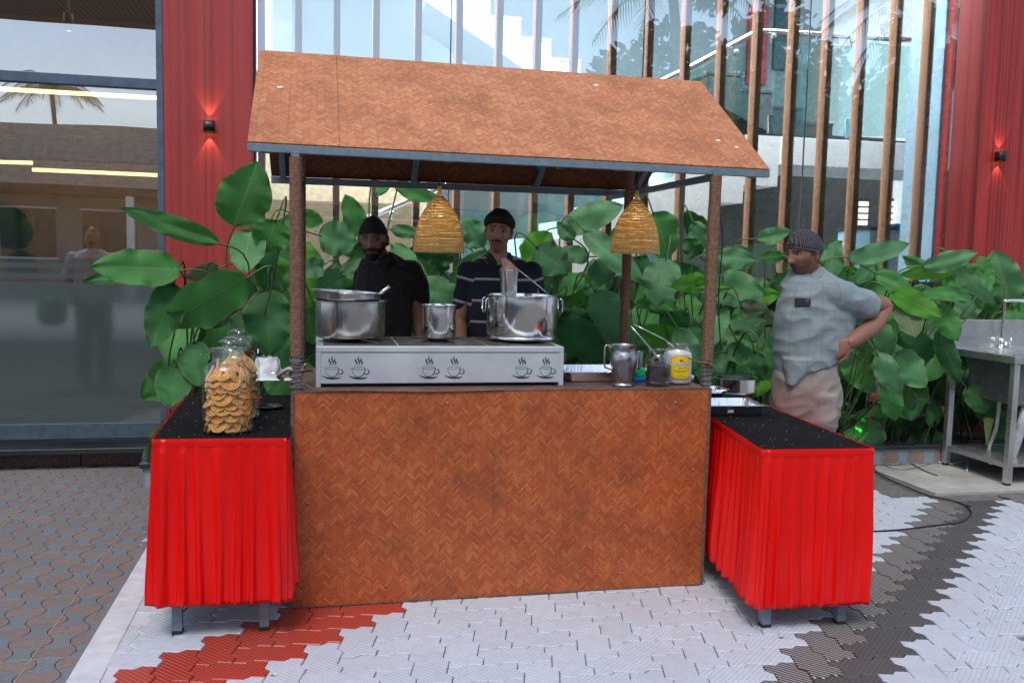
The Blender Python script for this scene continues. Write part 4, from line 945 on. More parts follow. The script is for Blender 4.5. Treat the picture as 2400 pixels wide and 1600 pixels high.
def table(label, sk_label, cl_label, corners, z, legs, path, hem, pleats, seed):
    # corners FL FR BR BL; path: skirt path in plan; hem: fn(s)->z of hem
    cx_ = sum(c_[0] for c_ in corners)/4; cy_ = sum(c_[1] for c_ in corners)/4
    t = thing('side_table', label, 'table', (cx_, cy_, 0))
    ins_ = [(cx_+(x-cx_)*.985, cy_+(y-cy_)*.985) for x, y in corners]
    g = MB(); g.prism([Vector((x, y, z-.032)) for x, y in ins_], (0, 0, .026)); g.obj('table_top', m_ply, t)
    for x, y in legs:
        g = MB(); g.box(x-.018, y-.018, .012, x+.018, y+.018, z-.033); lg = g.obj('leg', m_tubeb, t, bevel=.002)
        g = MB(); g.box(x-.02, y-.02, 0, x+.02, y+.02, .0125); g.obj('foot_cap', m_foot, lg, bevel=.002)
    # cloth
    g = MB(); FL, FR, BR_, BL_ = [Vector((x, y, z)) for x, y in corners]
    def f(u, v): p = lerp(lerp(FL, FR, u), lerp(BL_, BR_, u), v); p.z += .0012*noise.noise(Vector((p.x*9, p.y*9, seed)))+.0008*noise.noise(Vector((p.x*30, p.y*4, seed))); return p
    g.grid(f, 24, 40); n0 = len(g.v)
    g.prism([p+Vector((0, 0, -.0055)) for p in (FL, FR, BR_, BL_)], (0, 0, .003))
    cl = g.obj('tablecloth', m_cloth, None, recalc=False); tag(cl, cl_label, 'tablecloth')
    # skirt
    pts = [Vector((x, y, 0)) for x, y in path]; seg = [(pts[i+1]-pts[i]).length for i in range(len(pts)-1)]; T_ = sum(seg)
    rnd_ = random.Random(seed); nu = int(T_/.0045); ph = [0]*nu
    # uneven pleat phase
    kk = 0; phase = []
    for i in range(nu): kk += (T_/nu)/pleats*(1+.38*noise.noise(Vector((i*.02, seed, 0)))); phase.append(kk)
    def pos(s_):
        i = 0
        while i < len(seg)-1 and s_ > seg[i]: s_ -= seg[i]; i += 1
        q = min(1, s_/seg[i]); p = lerp(pts[i], pts[i+1], q); d = (pts[i+1]-pts[i]).normalized(); nn = Vector((d.y, -d.x, 0))
        # rounded corners
        rr_ = .05
        if s_ < rr_ and i > 0: d0 = (pts[i]-pts[i-1]).normalized(); n0_ = Vector((d0.y, -d0.x, 0)); w_ = .5+.5*s_/rr_; nn = (nn*w_+n0_*(1-w_)).normalized()
        if seg[i]-s_ < rr_ and i < len(seg)-1: d1 = (pts[i+2]-pts[i+1]).normalized(); n1_ = Vector((d1.y, -d1.x, 0)); w_ = .5+.5*(seg[i]-s_)/rr_; nn = (nn*w_+n1_*(1-w_)).normalized()
        return p, nn
    nv = 44
    def f2(u, v):
        i = min(nu-1, int(u*(nu-1)+.5)); s_ = u*T_; p, nn = pos(s_); zh = hem(s_/T_)+.006*noise.noise(Vector((s_*6, seed, 3)))
        zz = z-.001-(z-zh)*v
        if v < .055: amp = .0012; a2 = 0
        else: q = min(1, (v-.055)/.8); amp = .003+.0150*q**.8; a2 = q
        pp = phase[i]*2*math.pi; qq = pp+.55*math.sin(2.2*v+seed+phase[i]*1.7)+.8*math.sin(phase[i]*2.3+seed); ka = .55+.75*abs(noise.noise(Vector((phase[i]*.8, seed, 7))))*2; wv = ka*(1-2*(math.sin(qq/2)**2)**.62)+.35*math.sin(qq*2.3+v)*v
        out_ = .004+.008*v+amp*1.35*(wv+.12)+.008*a2*noise.noise(Vector((s_*4, v*1.5, seed)))+.0016*noise.noise(Vector((s_*26, v*9, seed)))
        out_ = max(out_, .003+.004*v)+.25*min(0, out_-.003)*0
        zz += .006*v*wv*.8
        return Vector((p.x, p.y, zz))+nn*out_
    g = MB(); g.grid(f2, nu, nv); sk = g.obj('table_skirt', m_satin, None, True, recalc=False); md = sk.modifiers.new('thickness', 'SOLIDIFY'); md.thickness = .0012
    tag(sk, sk_label, 'table skirt')
    g = MB(); rows = []
    def f3(u, v): p, nn = pos(u*T_); return Vector((p.x, p.y, z+.0015-.03*v))+nn*(.0065+.0018*math.sin(v*3.1))
    g.grid(f3, int(T_/.02), 5); g.obj('waistband', m_satin, sk, True, recalc=False)
    return t
zL = .75
LFL, LFR = (-.578, 3.395), (-.104, 3.370); LBL, LBR = (-.60, 4.45), (-.104, 4.42)
table('black-topped side table at the left end of the stall', 'pleated red satin skirt round the left table', 'black cloth on the left table under the snack jars',
      [LFL, LFR, LBR, LBL], zL, [(-.511, 3.46), (-.196, 3.45), (-.53, 4.38), (-.16, 4.38)], [LBL, LFL, (-.114, 3.370), (-.118, 3.60)],
      lambda s_: .135, .062, 5)
zR = .72
RFL, RFR, RBR, RBL = (1.668, 3.118), (2.121, 3.095), (2.235, 4.45), (1.885, 4.45)
table('black-topped side table at the right end of the stall', 'pleated red satin skirt round the right table', 'black cloth on the right table under the steel trays',
      [RFL, RFR, RBR, RBL], zR, [(1.732, 3.165), (2.050, 3.150), (1.94, 4.4), (2.18, 4.4)], [RBL, RFL, RFR, RBR],
      lambda s_: .10 if s_ > .55 or s_ < .2 else .098, .060, 9)
# crumbs
m_crumb = plain('crumb', (.55, .42, .28), .9)
def crumbs(n_, fn, label, cm=m_crumb):
    g = MB()
    for _ in range(n_):
        p = fn(); r_ = random.uniform(.0008, .0022); g.add([p+Vector((r_, 0, 0)), p+Vector((-r_*.6, r_, 0)), p+Vector((-r_*.7, -r_, 0)), p+Vector((0, 0, r_))], [(0, 1, 3), (1, 2, 3), (2, 0, 3), (0, 2, 1)])
    o = g.obj('crumbs', cm); tag(o, label, 'crumbs'); stuff(o)
def rc(FL, FR, BR_, BL_, z): 
    def f():
        u, v = random.random(), random.random()**1.3; a = lerp(Vector((*FL, z)), Vector((*FR, z)), u); b = lerp(Vector((*BL_, z)), Vector((*BR_, z)), u); return lerp(a, b, v)+Vector((0, 0, .002))
    return f
crumbs(90, rc(LFL, LFR, LBR, LBL, zL), 'pale crumbs scattered on the left black cloth')
crumbs(60, rc(RFL, RFR, RBR, RBL, zR), 'white specks scattered on the right black cloth', plain('speck', (.8, .8, .8), .7))

# glass jars of snacks
m_snack = plain('fried_snack', (.88, .42, .13), .6, var=.2, scale=30, bump=.3, bscale=300)
m_jar = NT('jar_glass'); _t = m_jar
tr = _t.n('BsdfTransparent', Color=(.90, .96, .94, 1)); gl = _t.n('BsdfGlossy', Color=(1, 1, 1, 1), Roughness=.02); lw_ = _t.n('LayerWeight', Blend=.25); ms = _t.n('MixShader')
_t.l(_t.math('ADD', _t.math('MULTIPLY', lw_.outputs['Facing'], .45), .035), ms.inputs[0]); _t.l(tr.outputs[0], ms.inputs[1]); _t.l(gl.outputs[0], ms.inputs[2]); _t.l(ms.outputs[0], _t.o.inputs['Surface']); m_jar = _t.m
g = MB(); sp_ = []
for i in range(64): t = i/63; a = t*2*math.pi*3.1; rr_ = .009+.0265*t; sp_.append(Vector((rr_*math.cos(a), rr_*math.sin(a), .0006*math.sin(a*9))))
g.tube(sp_, [.0042+.0006*math.sin(i*2.6) for i in range(64)], 6); snack = g.mesh('fried_snack', m_snack, smooth=True)
def big_jar(c, r, h, label, slabel, sgroup, nlay):
    t = thing('glass_jar', label, 'jar', c)
    g = MB(); pr = [(0, .003), (r*.86, .0), (r*.97, .006), (r, .02), (r, h*.68), (r*.97, h*.745), (r*.86, h*.80), (r*.66, h*.835), (r*.60, h*.86), (r*.60, h*.93), (r*.64, h*.955), (r*.72, h*.965), (r*.70, h*.98), (r*.60, h*.975)]
    g.lathe(pr, 56, c); g.obj('jar_wall', m_jar, t, True)
    g = MB(); g.lathe([(0, .004), (r*.84, .004), (r*.95, .010)], 40, c); g.obj('jar_base', plain('dark_glass', (.03, .05, .045), .1), t, True)
    g = MB(); g.lathe([(r*.5, h*.91), (r*.56, h*.94), (r*.58, h*.985), (r*.70, h*.99), (r*.70, h*1.005), (r*.35, h*1.02), (r*.20, h*1.03), (r*.20, h*1.045), (r*.36, h*1.065), (r*.36, h*1.09), (r*.2, h*1.105), (0, h*1.11)], 40, c); g.obj('lid', m_jar, t, True)
    for i in range(3): g = MB(); g.lathe([(r*.60+.001, 0), (r*.60+.003, .002), (r*.60+.001, .004)], 40, c+Vector((0, 0, h*(.87+.025*i)))); g.obj('neck_ring', m_jar, t, True)
    # snacks round the wall, each its own thing
    rz = random.Random(int(c.x*999)); first = None
    for L_ in range(nlay):
        z = .018+L_*(h*.80-.02)/nlay; rim_ = r-.012 if z < h*.68 else r*.55
        n_ = 9 if z < h*.7 else 4
        for k in range(n_):
            a = 2*math.pi*(k+.5*(L_ % 2))/n_+rz.uniform(-.12, .12)
            if math.sin(a) > .45: continue
            o = bpy.data.objects.new('fried_snack', snack); col.objects.link(o); tilt = rz.uniform(42, 86)
            rr_ = rim_-.012+rz.uniform(-.004, .002)-.010*math.cos(R(tilt))
            o.location = c+Vector((rr_*math.cos(a), rr_*math.sin(a), z+.012+rz.uniform(-.003, .003)))
            nrm = Vector((math.cos(a)*math.sin(R(tilt)), math.sin(a)*math.sin(R(tilt)), math.cos(R(tilt))))
            o.rotation_euler = (nrm.to_track_quat('Z', 'Y') @ Matrix.Rotation(rz.uniform(0, 6.28), 4, 'Z').to_quaternion()).to_euler(); s_ = rz.uniform(.85, 1.05); o.scale = (s_, s_, s_)
            tag(o, slabel, 'snack', sgroup)
    g = MB(); g.lathe([(0, .01), (r*.7, .012), (r*.72, h*.6), (r*.4, h*.78), (0, h*.79)], 24, c); stuff(g.obj('inner_snacks', m_snack, t, True))
big_jar(Vector((-.331, 3.515, zL+.002)), .092, .315, 'front glass jar full of coiled golden snacks on the left table', 'golden coiled fried snack packed in the front jar', 'snacks in the front jar', 11)
big_jar(Vector((-.318, 3.80, zL+.002)), .085, .33, 'rear glass jar of snacks half hidden behind the front jar', 'golden coiled fried snack packed in the rear jar', 'snacks in the rear jar', 9)
# white bag, wrapped snack tray, black dish
p = atz(615, 892, zL); m_bag = plain('white_paper', (.75, .78, .82), .7, var=.08, scale=12, bump=.5, bscale=40)
wbg = MB(); c_ = Vector((p.x+.02, p.y+.10, zL+.002))
def fb(u, v):
    a = u*2*math.pi; r_ = .075*(1-.45*v**2)*(1+.22*noise.noise(Vector((math.cos(a)*1.7, math.sin(a)*1.7, v*2.5)))); z_ = .115*v+.012*noise.noise(Vector((math.cos(a)*3, math.sin(a)*3, v*5+4)))*v
    return c_+Vector((r_*1.15*math.cos(a), r_*.8*math.sin(a), z_))
wbg.grid(fb, 40, 14, cu=True); tag(wbg.obj('paper_bag', m_bag, None, False), 'crumpled white bag on the left table behind the jars', 'bag')
g = MB(); g.grid(lambda u, v: Vector((p.x-.04+.2*u, p.y-.03+.13*v+.02*math.sin(u*3), zL+.002+.004*abs(noise.noise(Vector((u*5, v*5, 0))))+.01*math.sin(u*3)*v)), 20, 12); tag(g.obj('paper_sheet', m_bag, None, True), 'flat white paper sheet under the wrapped snack tray', 'paper')
p = atz(645, 888, zL); tr_ = thing('snack_tray', 'plastic-wrapped round tray of sliced brown snacks beside the left post', 'tray', (p.x, p.y+.06, zL+.014))
for k in range(20):
    a = 2*math.pi*k/20; g = MB(); q = Vector((p.x+.07*math.cos(a), p.y+.06+.06*math.sin(a), zL+.014)); g.lathe([(0, 0), (.014, .002), (.014, .022), (0, .025)], 8, q, ax=Matrix.Rotation(R(14), 3, 'X')); g.obj('snack_piece', plain('brown_snack', (.38, .18, .07), .6), tr_, True)
g = MB(); g.lathe([(0, 0), (.085, .0), (.09, .01), (.085, .03), (.03, .036), (0, .036)], 24, (p.x, p.y+.06, zL+.0125)); g.obj('wrap', m_clear, tr_, True)
p = atz(627, 957, zL); g = MB(); g.lathe([(0, 0), (.055, 0), (.063, .008), (.064, .011), (.060, .011), (.052, .004), (0, .004)], 32, (p.x, p.y, zL+.002)); tag(g.obj('black_dish', plain('black_plastic', (.01, .011, .013), .25), None, auto=40), 'round black dish on the left table right of the jars', 'dish')
p = atz(603, 934, zL); g = MB(); g.tube([p+Vector((0, 0, .004)), p+Vector((.012, .01, .006)), p+Vector((.02, .0, .004))], .002, 5); tag(g.obj('peel', plain('orange_peel', (.6, .12, .02), .6)), 'tiny orange peel scrap beside the black dish', 'scrap')
# right table: trays and round vessel
p = atz(1806, 950, zR+.05)
tray('steel_tray', 'nearest rectangular steel tray on the right table, with a sticker', p.x-.42, p.y-.01, p.x-.005, p.y+.25, zR+.002, .05, yaw=R(-4), lab=.02)
tray('steel_tray', 'rear steel tray on the right table behind the stickered one', p.x-.40, p.y+.27, p.x-.07, p.y+.42, zR+.002, .085, yaw=R(-4))
q = at(1731, 905, 4.52); v_c = Vector((q.x, 4.56, zR+.01))
vz = at(1731, 888, 4.52).z
t_ = thing('round_vessel', 'wide round steel vessel on a stand at the back of the right table', 'vessel', (v_c.x, v_c.y, zR))
g = MB(); r_ = pxm(52, 4.5); hgt = vz-zR; g.lathe([(0, 0), (r_*.9, 0), (r_, .01), (r_, hgt-.004), (r_+.008, hgt), (r_-.002, hgt+.001), (r_-.003, .01), (0, .008)], 56, (v_c.x, v_c.y, zR+.002)); g.obj('body', m_potd, t_, auto=35)
# the vessel needs something under it: the table runs that far back

# ================================================================ wall lamps
def wall_lamp(px_, py_, label, near):
    p = at(px_, py_, YC-.06); w2, h2 = .036, .036
    t = thing('wall_lamp', label, 'wall lamp', (p.x, YC, p.z), 'up-and-down wall lamps on the red columns')
    g = MB(); P = []
    for k in range(13): a = math.pi*(1+k/12); P.append(Vector((p.x+w2*math.copysign(abs(math.cos(a))**.45, math.cos(a)), YC-.012+.055*-abs(math.sin(a))**.45, p.z-h2)))
    g.prism(P, (0, 0, 2*h2)); 
    shell = MB(); n_ = len(P); vs = P+[v+Vector((0, 0, 2*h2)) for v in P]; shell.add(vs, [(i, i+1, n_+i+1, n_+i) for i in range(n_-1)]); o = shell.obj('housing', plain('matt_black', (.012, .012, .013), .4), t, True); md = o.modifiers.new('thickness', 'SOLIDIFY'); md.thickness = .004
    g = MB(); g.box(p.x-w2*.8, YC-.012, p.z-h2*.95, p.x+w2*.8, YC-.001, p.z+h2*.95); g.obj('back_plate', MATS['matt_black'], t)
    inner = emis('lamp_gold', (1.0, .55, .12), 5)
    for s_ in (1, -1):
        g = MB(); g.box(p.x-w2*.75, YC-.055, p.z+s_*h2*.72-.002, p.x+w2*.75, YC-.014, p.z+s_*h2*.72+.002); g.obj('lens', inner, t)
        l_ = bpy.data.lights.new('wall_lamp_light', 'SPOT'); l_.energy = 1.6; l_.color = (1, .62, .32); l_.spot_size = R(62); l_.spot_blend = .25; l_.shadow_soft_size = .006
        lo = bpy.data.objects.new('wall_lamp_light', l_); col.objects.link(lo); lo.parent = t; lo.location = (0, -.028, s_*h2*1.02); lo.rotation_euler = (R(180-4) if s_ > 0 else R(4), 0, 0)
    return t
wall_lamp(489, 295, 'black up-and-down wall lamp on the left red column', 0)
wall_lamp(2352, 366, 'black up-and-down wall lamp on the right red column', 1)

# ================================================================ sink unit
sk = thing('sink_unit', 'free-standing steel sink with backsplash at the right picture edge', 'sink', (4.9, 5.4, 0))
m_sk = plain('sink_steel', (.68, .69, .68), .3, .85, var=.2, scale=5, bump=.02)
KX, KY0, KY1, KZ = 4.44, 5.02, 5.69, .865
zsp = at(2236, 748, KY1).z
g = MB(); g.box(KX, KY1-.02, KZ-.06, KX+1.3, KY1, zsp); g.obj('backsplash', m_sk, sk, bevel=.003)
g = MB(); g.box(KX, KY0, KZ-.05, KX+1.3, KY1-.021, KZ); g.obj('top', m_sk, sk, bevel=.004)
g = MB(); g.box(KX+.12, KY0+.09, KZ-.34, KX+.8, KY1-.1, KZ-.051); g.obj('bowl', plain('sink_grey', (.22, .23, .23), .45, .6), sk, bevel=.01)
for x in (KX+.01, KX+1.25):
    for y in (KY0+.01, KY1-.06): g = MB(); g.box(x, y, .022, x+.042, y+.042, KZ-.051); l_ = g.obj('leg', m_sk, sk, bevel=.002); g = MB(); g.box(x+.004, y+.004, .0065, x+.038, y+.038, .0215); g.obj('foot', m_foot, l_)
g = MB(); g.box(KX+.053, KY0+.02, .13, KX+1.249, KY1-.03, .15); g.obj('shelf', m_sk, sk)
g = MB(); g.box(KX+.015, KY0+.053, .12, KX+.045, KY1-.061, .155); g.obj('rail', m_sk, sk)
b_ = at(2347, 806, KY1-.06); fz = KZ
fc = thing('tap', 'tall chrome swan-neck tap on the sink', 'tap', (b_.x, KY1-.06, KZ))
g = MB(); top_z = at(2360, 705, KY1-.06).z; bx = b_.x
g.tube(cr_spline([Vector((bx, KY1-.06, KZ)), Vector((bx, KY1-.06, top_z-.03)), Vector((bx+.02, KY1-.065, top_z)), Vector((bx+.12, KY1-.1, top_z+.004)), Vector((bx+.20, KY1-.14, top_z-.01)), Vector((bx+.215, KY1-.15, top_z-.05))], 6), .011, 10); g.obj('spout', m_chrome, fc, True)
g = MB(); g.tube([Vector((bx, KY1-.06, KZ)), Vector((bx, KY1-.06, KZ+.07))], .018, 12); g.tube([Vector((bx, KY1-.07, KZ+.035)), Vector((bx+.05, KY1-.09, KZ+.03))], .014, 10); g.tube([Vector((bx+.05, KY1-.09, KZ+.01)), Vector((bx+.055, KY1-.09, KZ+.075))], .006, 8); g.obj('valve', m_chrome, fc, True)
m_hose = plain('white_hose', (.72, .74, .78), .35, bump=0)
for pts_, lb, r_ in (((at(2343, 930, 5.4), at(2335, 1000, 5.45), at(2318, 1050, 5.5), at(2322, 1085, 5.3)), 'left white waste hose under the sink', .012), ((at(2412, 940, 5.15), at(2400, 975, 5.15), at(2384, 1030, 5.2), at(2370, 1070, 5.25)), 'fat white waste pipe under the sink at the frame edge', .032)):
    g = MB(); g.tube(cr_spline([Vector((p.x, p.y, max(p.z, r_+.002))) for p in pts_], 6), r_, 10); tag(g.obj('waste_pipe', m_hose, None, True), lb, 'pipe')
def cable(pp, r_, m, label, z=.004, name='cable'):
    P = [atz(x, y, z) for x, y in pp]; g = MB(); g.tube(cr_spline(P, 7), r_, 6); tag(g.obj(name, m, None, True), label, 'cable')
Z4 = lambda L_: [(1600+x/2.614, 900+y/2.614) for x, y in L_]
cable(Z4([(1100, 905), (1170, 900), (1340, 890), (1580, 860), (1700, 845), (1765, 800), (1740, 750), (1640, 710), (1500, 680), (1350, 620), (1220, 560), (1172, 510), (1215, 492), (1290, 520), (1370, 525), (1440, 510), (1520, 485), (1420, 470), (1340, 440), (1230, 458), (1205, 480), (1230, 500), (1340, 495)]), .005, m_blackr_, 'long black power cable looping over the pavers at the right')
cable(Z4([(1340, 440), (1500, 445), (1620, 450), (1750, 440)]), .005, m_blackr_, 'black cable running along the planter to the sink', .006)
cable(Z4([(1350, 440), (1390, 480), (1480, 530), (1560, 560)]), .006, plain('dark_cloth_cable', (.05, .04, .04), .9), 'frayed dark cord beside the concrete slab', .008)
cable([(2226, 1060), (2190, 1068), (2192, 1080), (2230, 1086), (2262, 1080), (2268, 1090), (2266, 1103)], .008, m_hose, 'white hose coiled on the slab by the sink leg', .014, 'hose')
pz = Z4([(1310, 492)])[0]; p = atz(*pz, .006); g = MB(); g.bar(p+Vector((-.04, 0, .004)), p+Vector((.05, .01, .004)), .014, .012); tag(g.obj('plug_joint', plain('yellow_tape', (.75, .6, .03), .5), bevel=.003), 'yellow cable joint lying on the pavers', 'connector')
g = MB(); p = at(2315, 1020, 5.5); g.grid(lambda u, v: p+Vector(((u-.5)*.13*(1-v*.6)+.02, .05*u, .12-.2*v+.01*math.sin(u*5))), 8, 8); tag(g.obj('yellow_leaf', plain('yellow_leaf', (.40, .45, .05), .5), None, True), 'yellow-green leaf under the sink shelf', 'leaf')
# ================================================================ big-leaved plants
def leaf_mat(name, c, lite, trans, rough=.42, waxy=0.0, brown=.0):
    s = NT(name); u, v, _ = s.sep(s.uv()); au = s.math('ABSOLUTE', u)
    ph = s.math('MULTIPLY', s.math('SUBTRACT', v, s.math('MULTIPLY', s.math('POWER', au, 1.3), .22)), 30.0)
    rib = s.math('ABSOLUTE', s.math('SUBTRACT', s.math('FRACT', ph), .5))
    rv = s.ramp(rib, [(.0, 0.0), (.42, 1.0)])
    mid = s.math('SUBTRACT', 1, s.math('MULTIPLY', au, 26.0, clamp=True), clamp=True)
    big = s.noise(6, 4, s.geo()); r = s.rnd()
    q = s.ramp(big, [(.3, tuple(x*.72 for x in c)), (.72, tuple(x*1.22 for x in c))])
    q = s.mix(s.math('MULTIPLY', r, .4), q, tuple(x*.55 for x in c))
    q = s.mix(s.math('MULTIPLY', s.math('SUBTRACT', 1, rv), .45), q, tuple(x*.55 for x in c))
    q = s.mix(s.math('MULTIPLY', mid, .75), q, lite)
    sp = s.noise(60, 2, s.geo()); q = s.mix(s.ramp(sp, [(.71, 0.0), (.75, .7)]), q, (.4, .42, .33))
    if brown:
        ed = s.math('ADD', s.math('MULTIPLY', au, 1.0), s.math('MULTIPLY', s.math('SUBTRACT', s.noise(18, 3, s.geo()), .5), .5)); q = s.mix(s.ramp(ed, [(.90, 0.0), (.99, brown)]), q, (.30, .22, .10))
    s.set(color=q, rough=s.ramp(s.noise(14, 3, s.geo()), [(.3, rough*.8), (.7, min(1, rough*1.3))]), spec=.3+waxy*.6)
    s.bump(s.math('ADD', rv, s.math('MULTIPLY', big, .4)), .55, .004)
    tl = s.n('BsdfTranslucent'); s.l(s.mix(.5, q, tuple(min(1, x*2.6) for x in c)), tl.inputs[0]); m = s.n('MixShader', Fac=trans)
    s.l(s.p.outputs[0], m.inputs[1]); s.l(tl.outputs[0], m.inputs[2]); s.l(m.outputs[0], s.o.inputs['Surface']); return s.m
LM = {'m': leaf_mat('leaf_mid', (.090, .345, .078), (.26, .42, .12), .25, .5, .2, .5),
      'g': leaf_mat('leaf_bluegreen', (.140, .385, .150), (.25, .42, .18), .18, .48, .5, .5),
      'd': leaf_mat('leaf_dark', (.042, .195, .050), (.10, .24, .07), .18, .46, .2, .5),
      'b': leaf_mat('leaf_bright', (.13, .45, .045), (.36, .52, .10), .4, .42, .1, .3),
      'p': leaf_mat('leaf_dusty', (.17, .23, .12), (.34, .36, .2), .2, .6, .0, .9)}
m_stem = plain('leaf_stalk', (.10, .17, .05), .5, var=.4); m_stemd = plain('dark_stalk', (.03, .05, .02), .5, var=.4)
def leaf_mesh(Bp, Tp, W, tone, tilt=0.0, roll=0.0, bend=.12, fold=.18, seed=0):
    ax = (Tp-Bp); Ln = ax.length; ax.normalize()
    view = (CAM-(Bp+Tp)/2).normalized(); n_ = (view-ax*view.dot(ax)).normalized()
    n_ = Matrix.Rotation(roll, 3, ax) @ n_; sd_ = ax.cross(n_).normalized()
    nu, nv = 13, 20; vs = []; uvs = []
    for j in range(nv):
        v = j/(nv-1); pr = (math.sin(math.pi*min(1, v**.78))**.62) if 0 < v < 1 else 0.0
        if v > .86: pr *= 1-((v-.86)/.14)**2*.35
        for i in range(nu):
            u = i/(nu-1)*2-1
            hw = W/2*pr*(1+.07*noise.noise(Vector((v*4, u*.5+seed, seed*.3)))+.03*noise.noise(Vector((v*22, (1 if u > 0 else -1)*3, seed))))
            x = u*hw; z = fold*abs(x)*(1-.5*abs(u)) - bend*Ln*(v-.3)**2*1.2+.075*W*abs(u)**2*math.sin(v*15+seed+u*2)*pr+.05*W*abs(u)**3*math.sin(v*31+seed*3+u)*pr+.02*noise.noise(Vector((v*2.2, u*1.2, seed)))
            x += .02*Ln*math.sin(v*math.pi+seed)*.6
            vs.append(Bp+ax*(v*Ln)+sd_*x+n_*z-Vector((0, 0, 1))*(0)); uvs.append((u, v))
    me = bpy.data.meshes.new('leaf'); fs = [(j*nu+i, j*nu+i+1, (j+1)*nu+i+1, (j+1)*nu+i) for j in range(nv-1) for i in range(nu-1)]
    return vs, fs, uvs
PLX = [-.85, -.35, .25, .85, 1.4, 1.95, 2.5, 3.1, 3.7, 4.25, 4.75, 5.3]
PLL = ['at the left column, its leaves over the shop window', 'beside the left front post of the stall', 'behind the bearded man in black', 'between the two men behind the stall', 'behind the striped man and the big pot', 'behind the second basket lamp', 'behind the right front post', 'left of the man in the grey shirt', 'directly behind the man in the grey shirt', 'right of the man in the grey shirt, drooping leaves', 'in front of the right red column', 'behind the sink at the picture edge']
plants = []
for x, lb in zip(PLX, PLL): plants.append(thing('broad_leaf_plant', 'tall broad-leaved plant '+lb, 'plant', (x, 6.0, PZ-.04), 'broad-leaved plants in the planter'))
def add_leaf(bx, by, tx, ty, w, tone='m', Y=5.7, dY=None, roll=None, bend=None, seed=None, stem=True):
    rz = random.Random(int(bx*7+by*13+tx)); 
    dY = (rz.uniform(-.22, .12) if bx < 2290 else rz.uniform(-.05, .1)) if dY is None else dY; Y = max(Y, 5.9) if bx > 2340 and by > 700 else Y; roll = rz.uniform(-.45, .45) if roll is None else roll
    Bp = at(bx, by, Y); Tp = at(tx, ty, Y+dY); W = pxm(w, Y)/max(.55, math.cos(roll)); seed = rz.uniform(0, 50)
    k = min(range(len(PLX)), key=lambda i: abs(PLX[i]-Bp.x)+rz.uniform(0, .12)); pt_ = plants[k]; org = ORG[pt_.name]
    vs, fs, uvs = leaf_mesh(Bp, Tp, W, tone, 0, roll, rz.uniform(.05, .2) if bend is None else bend, rz.uniform(.05, .3), seed)
    me = bpy.data.meshes.new('leaf'); me.from_pydata([v-org for v in vs], [], fs); me.polygons.foreach_set('use_smooth', [True]*len(me.polygons)); me.materials.append(LM[tone])
    ul = me.uv_layers.new(name='UVMap')
    for lp in me.loops: ul.data[lp.index].uv = uvs[lp.vertex_index]
    o = bpy.data.objects.new('leaf', me); col.objects.link(o); o.parent = pt_
    if stem:
        ax = (Tp-Bp).normalized(); root = Vector((org.x+rz.uniform(-.13, .13), 6.0+rz.uniform(-.12, .12), PZ-.04))
        c1_ = Bp-ax*.16+Vector((0, .05, -.05)); mid = Vector((Bp.x*.55+root.x*.45, Bp.y*.4+root.y*.6, max(.2, Bp.z*.55)))
        g = MB(); g.tube(cr_spline([Bp+ax*.02, c1_, mid, root], 5), [.0038]*3+[.0055]*30 if False else .0052, 6); g.obj('stalk', m_stem if tone != 'd' else m_stemd, pt_, True)
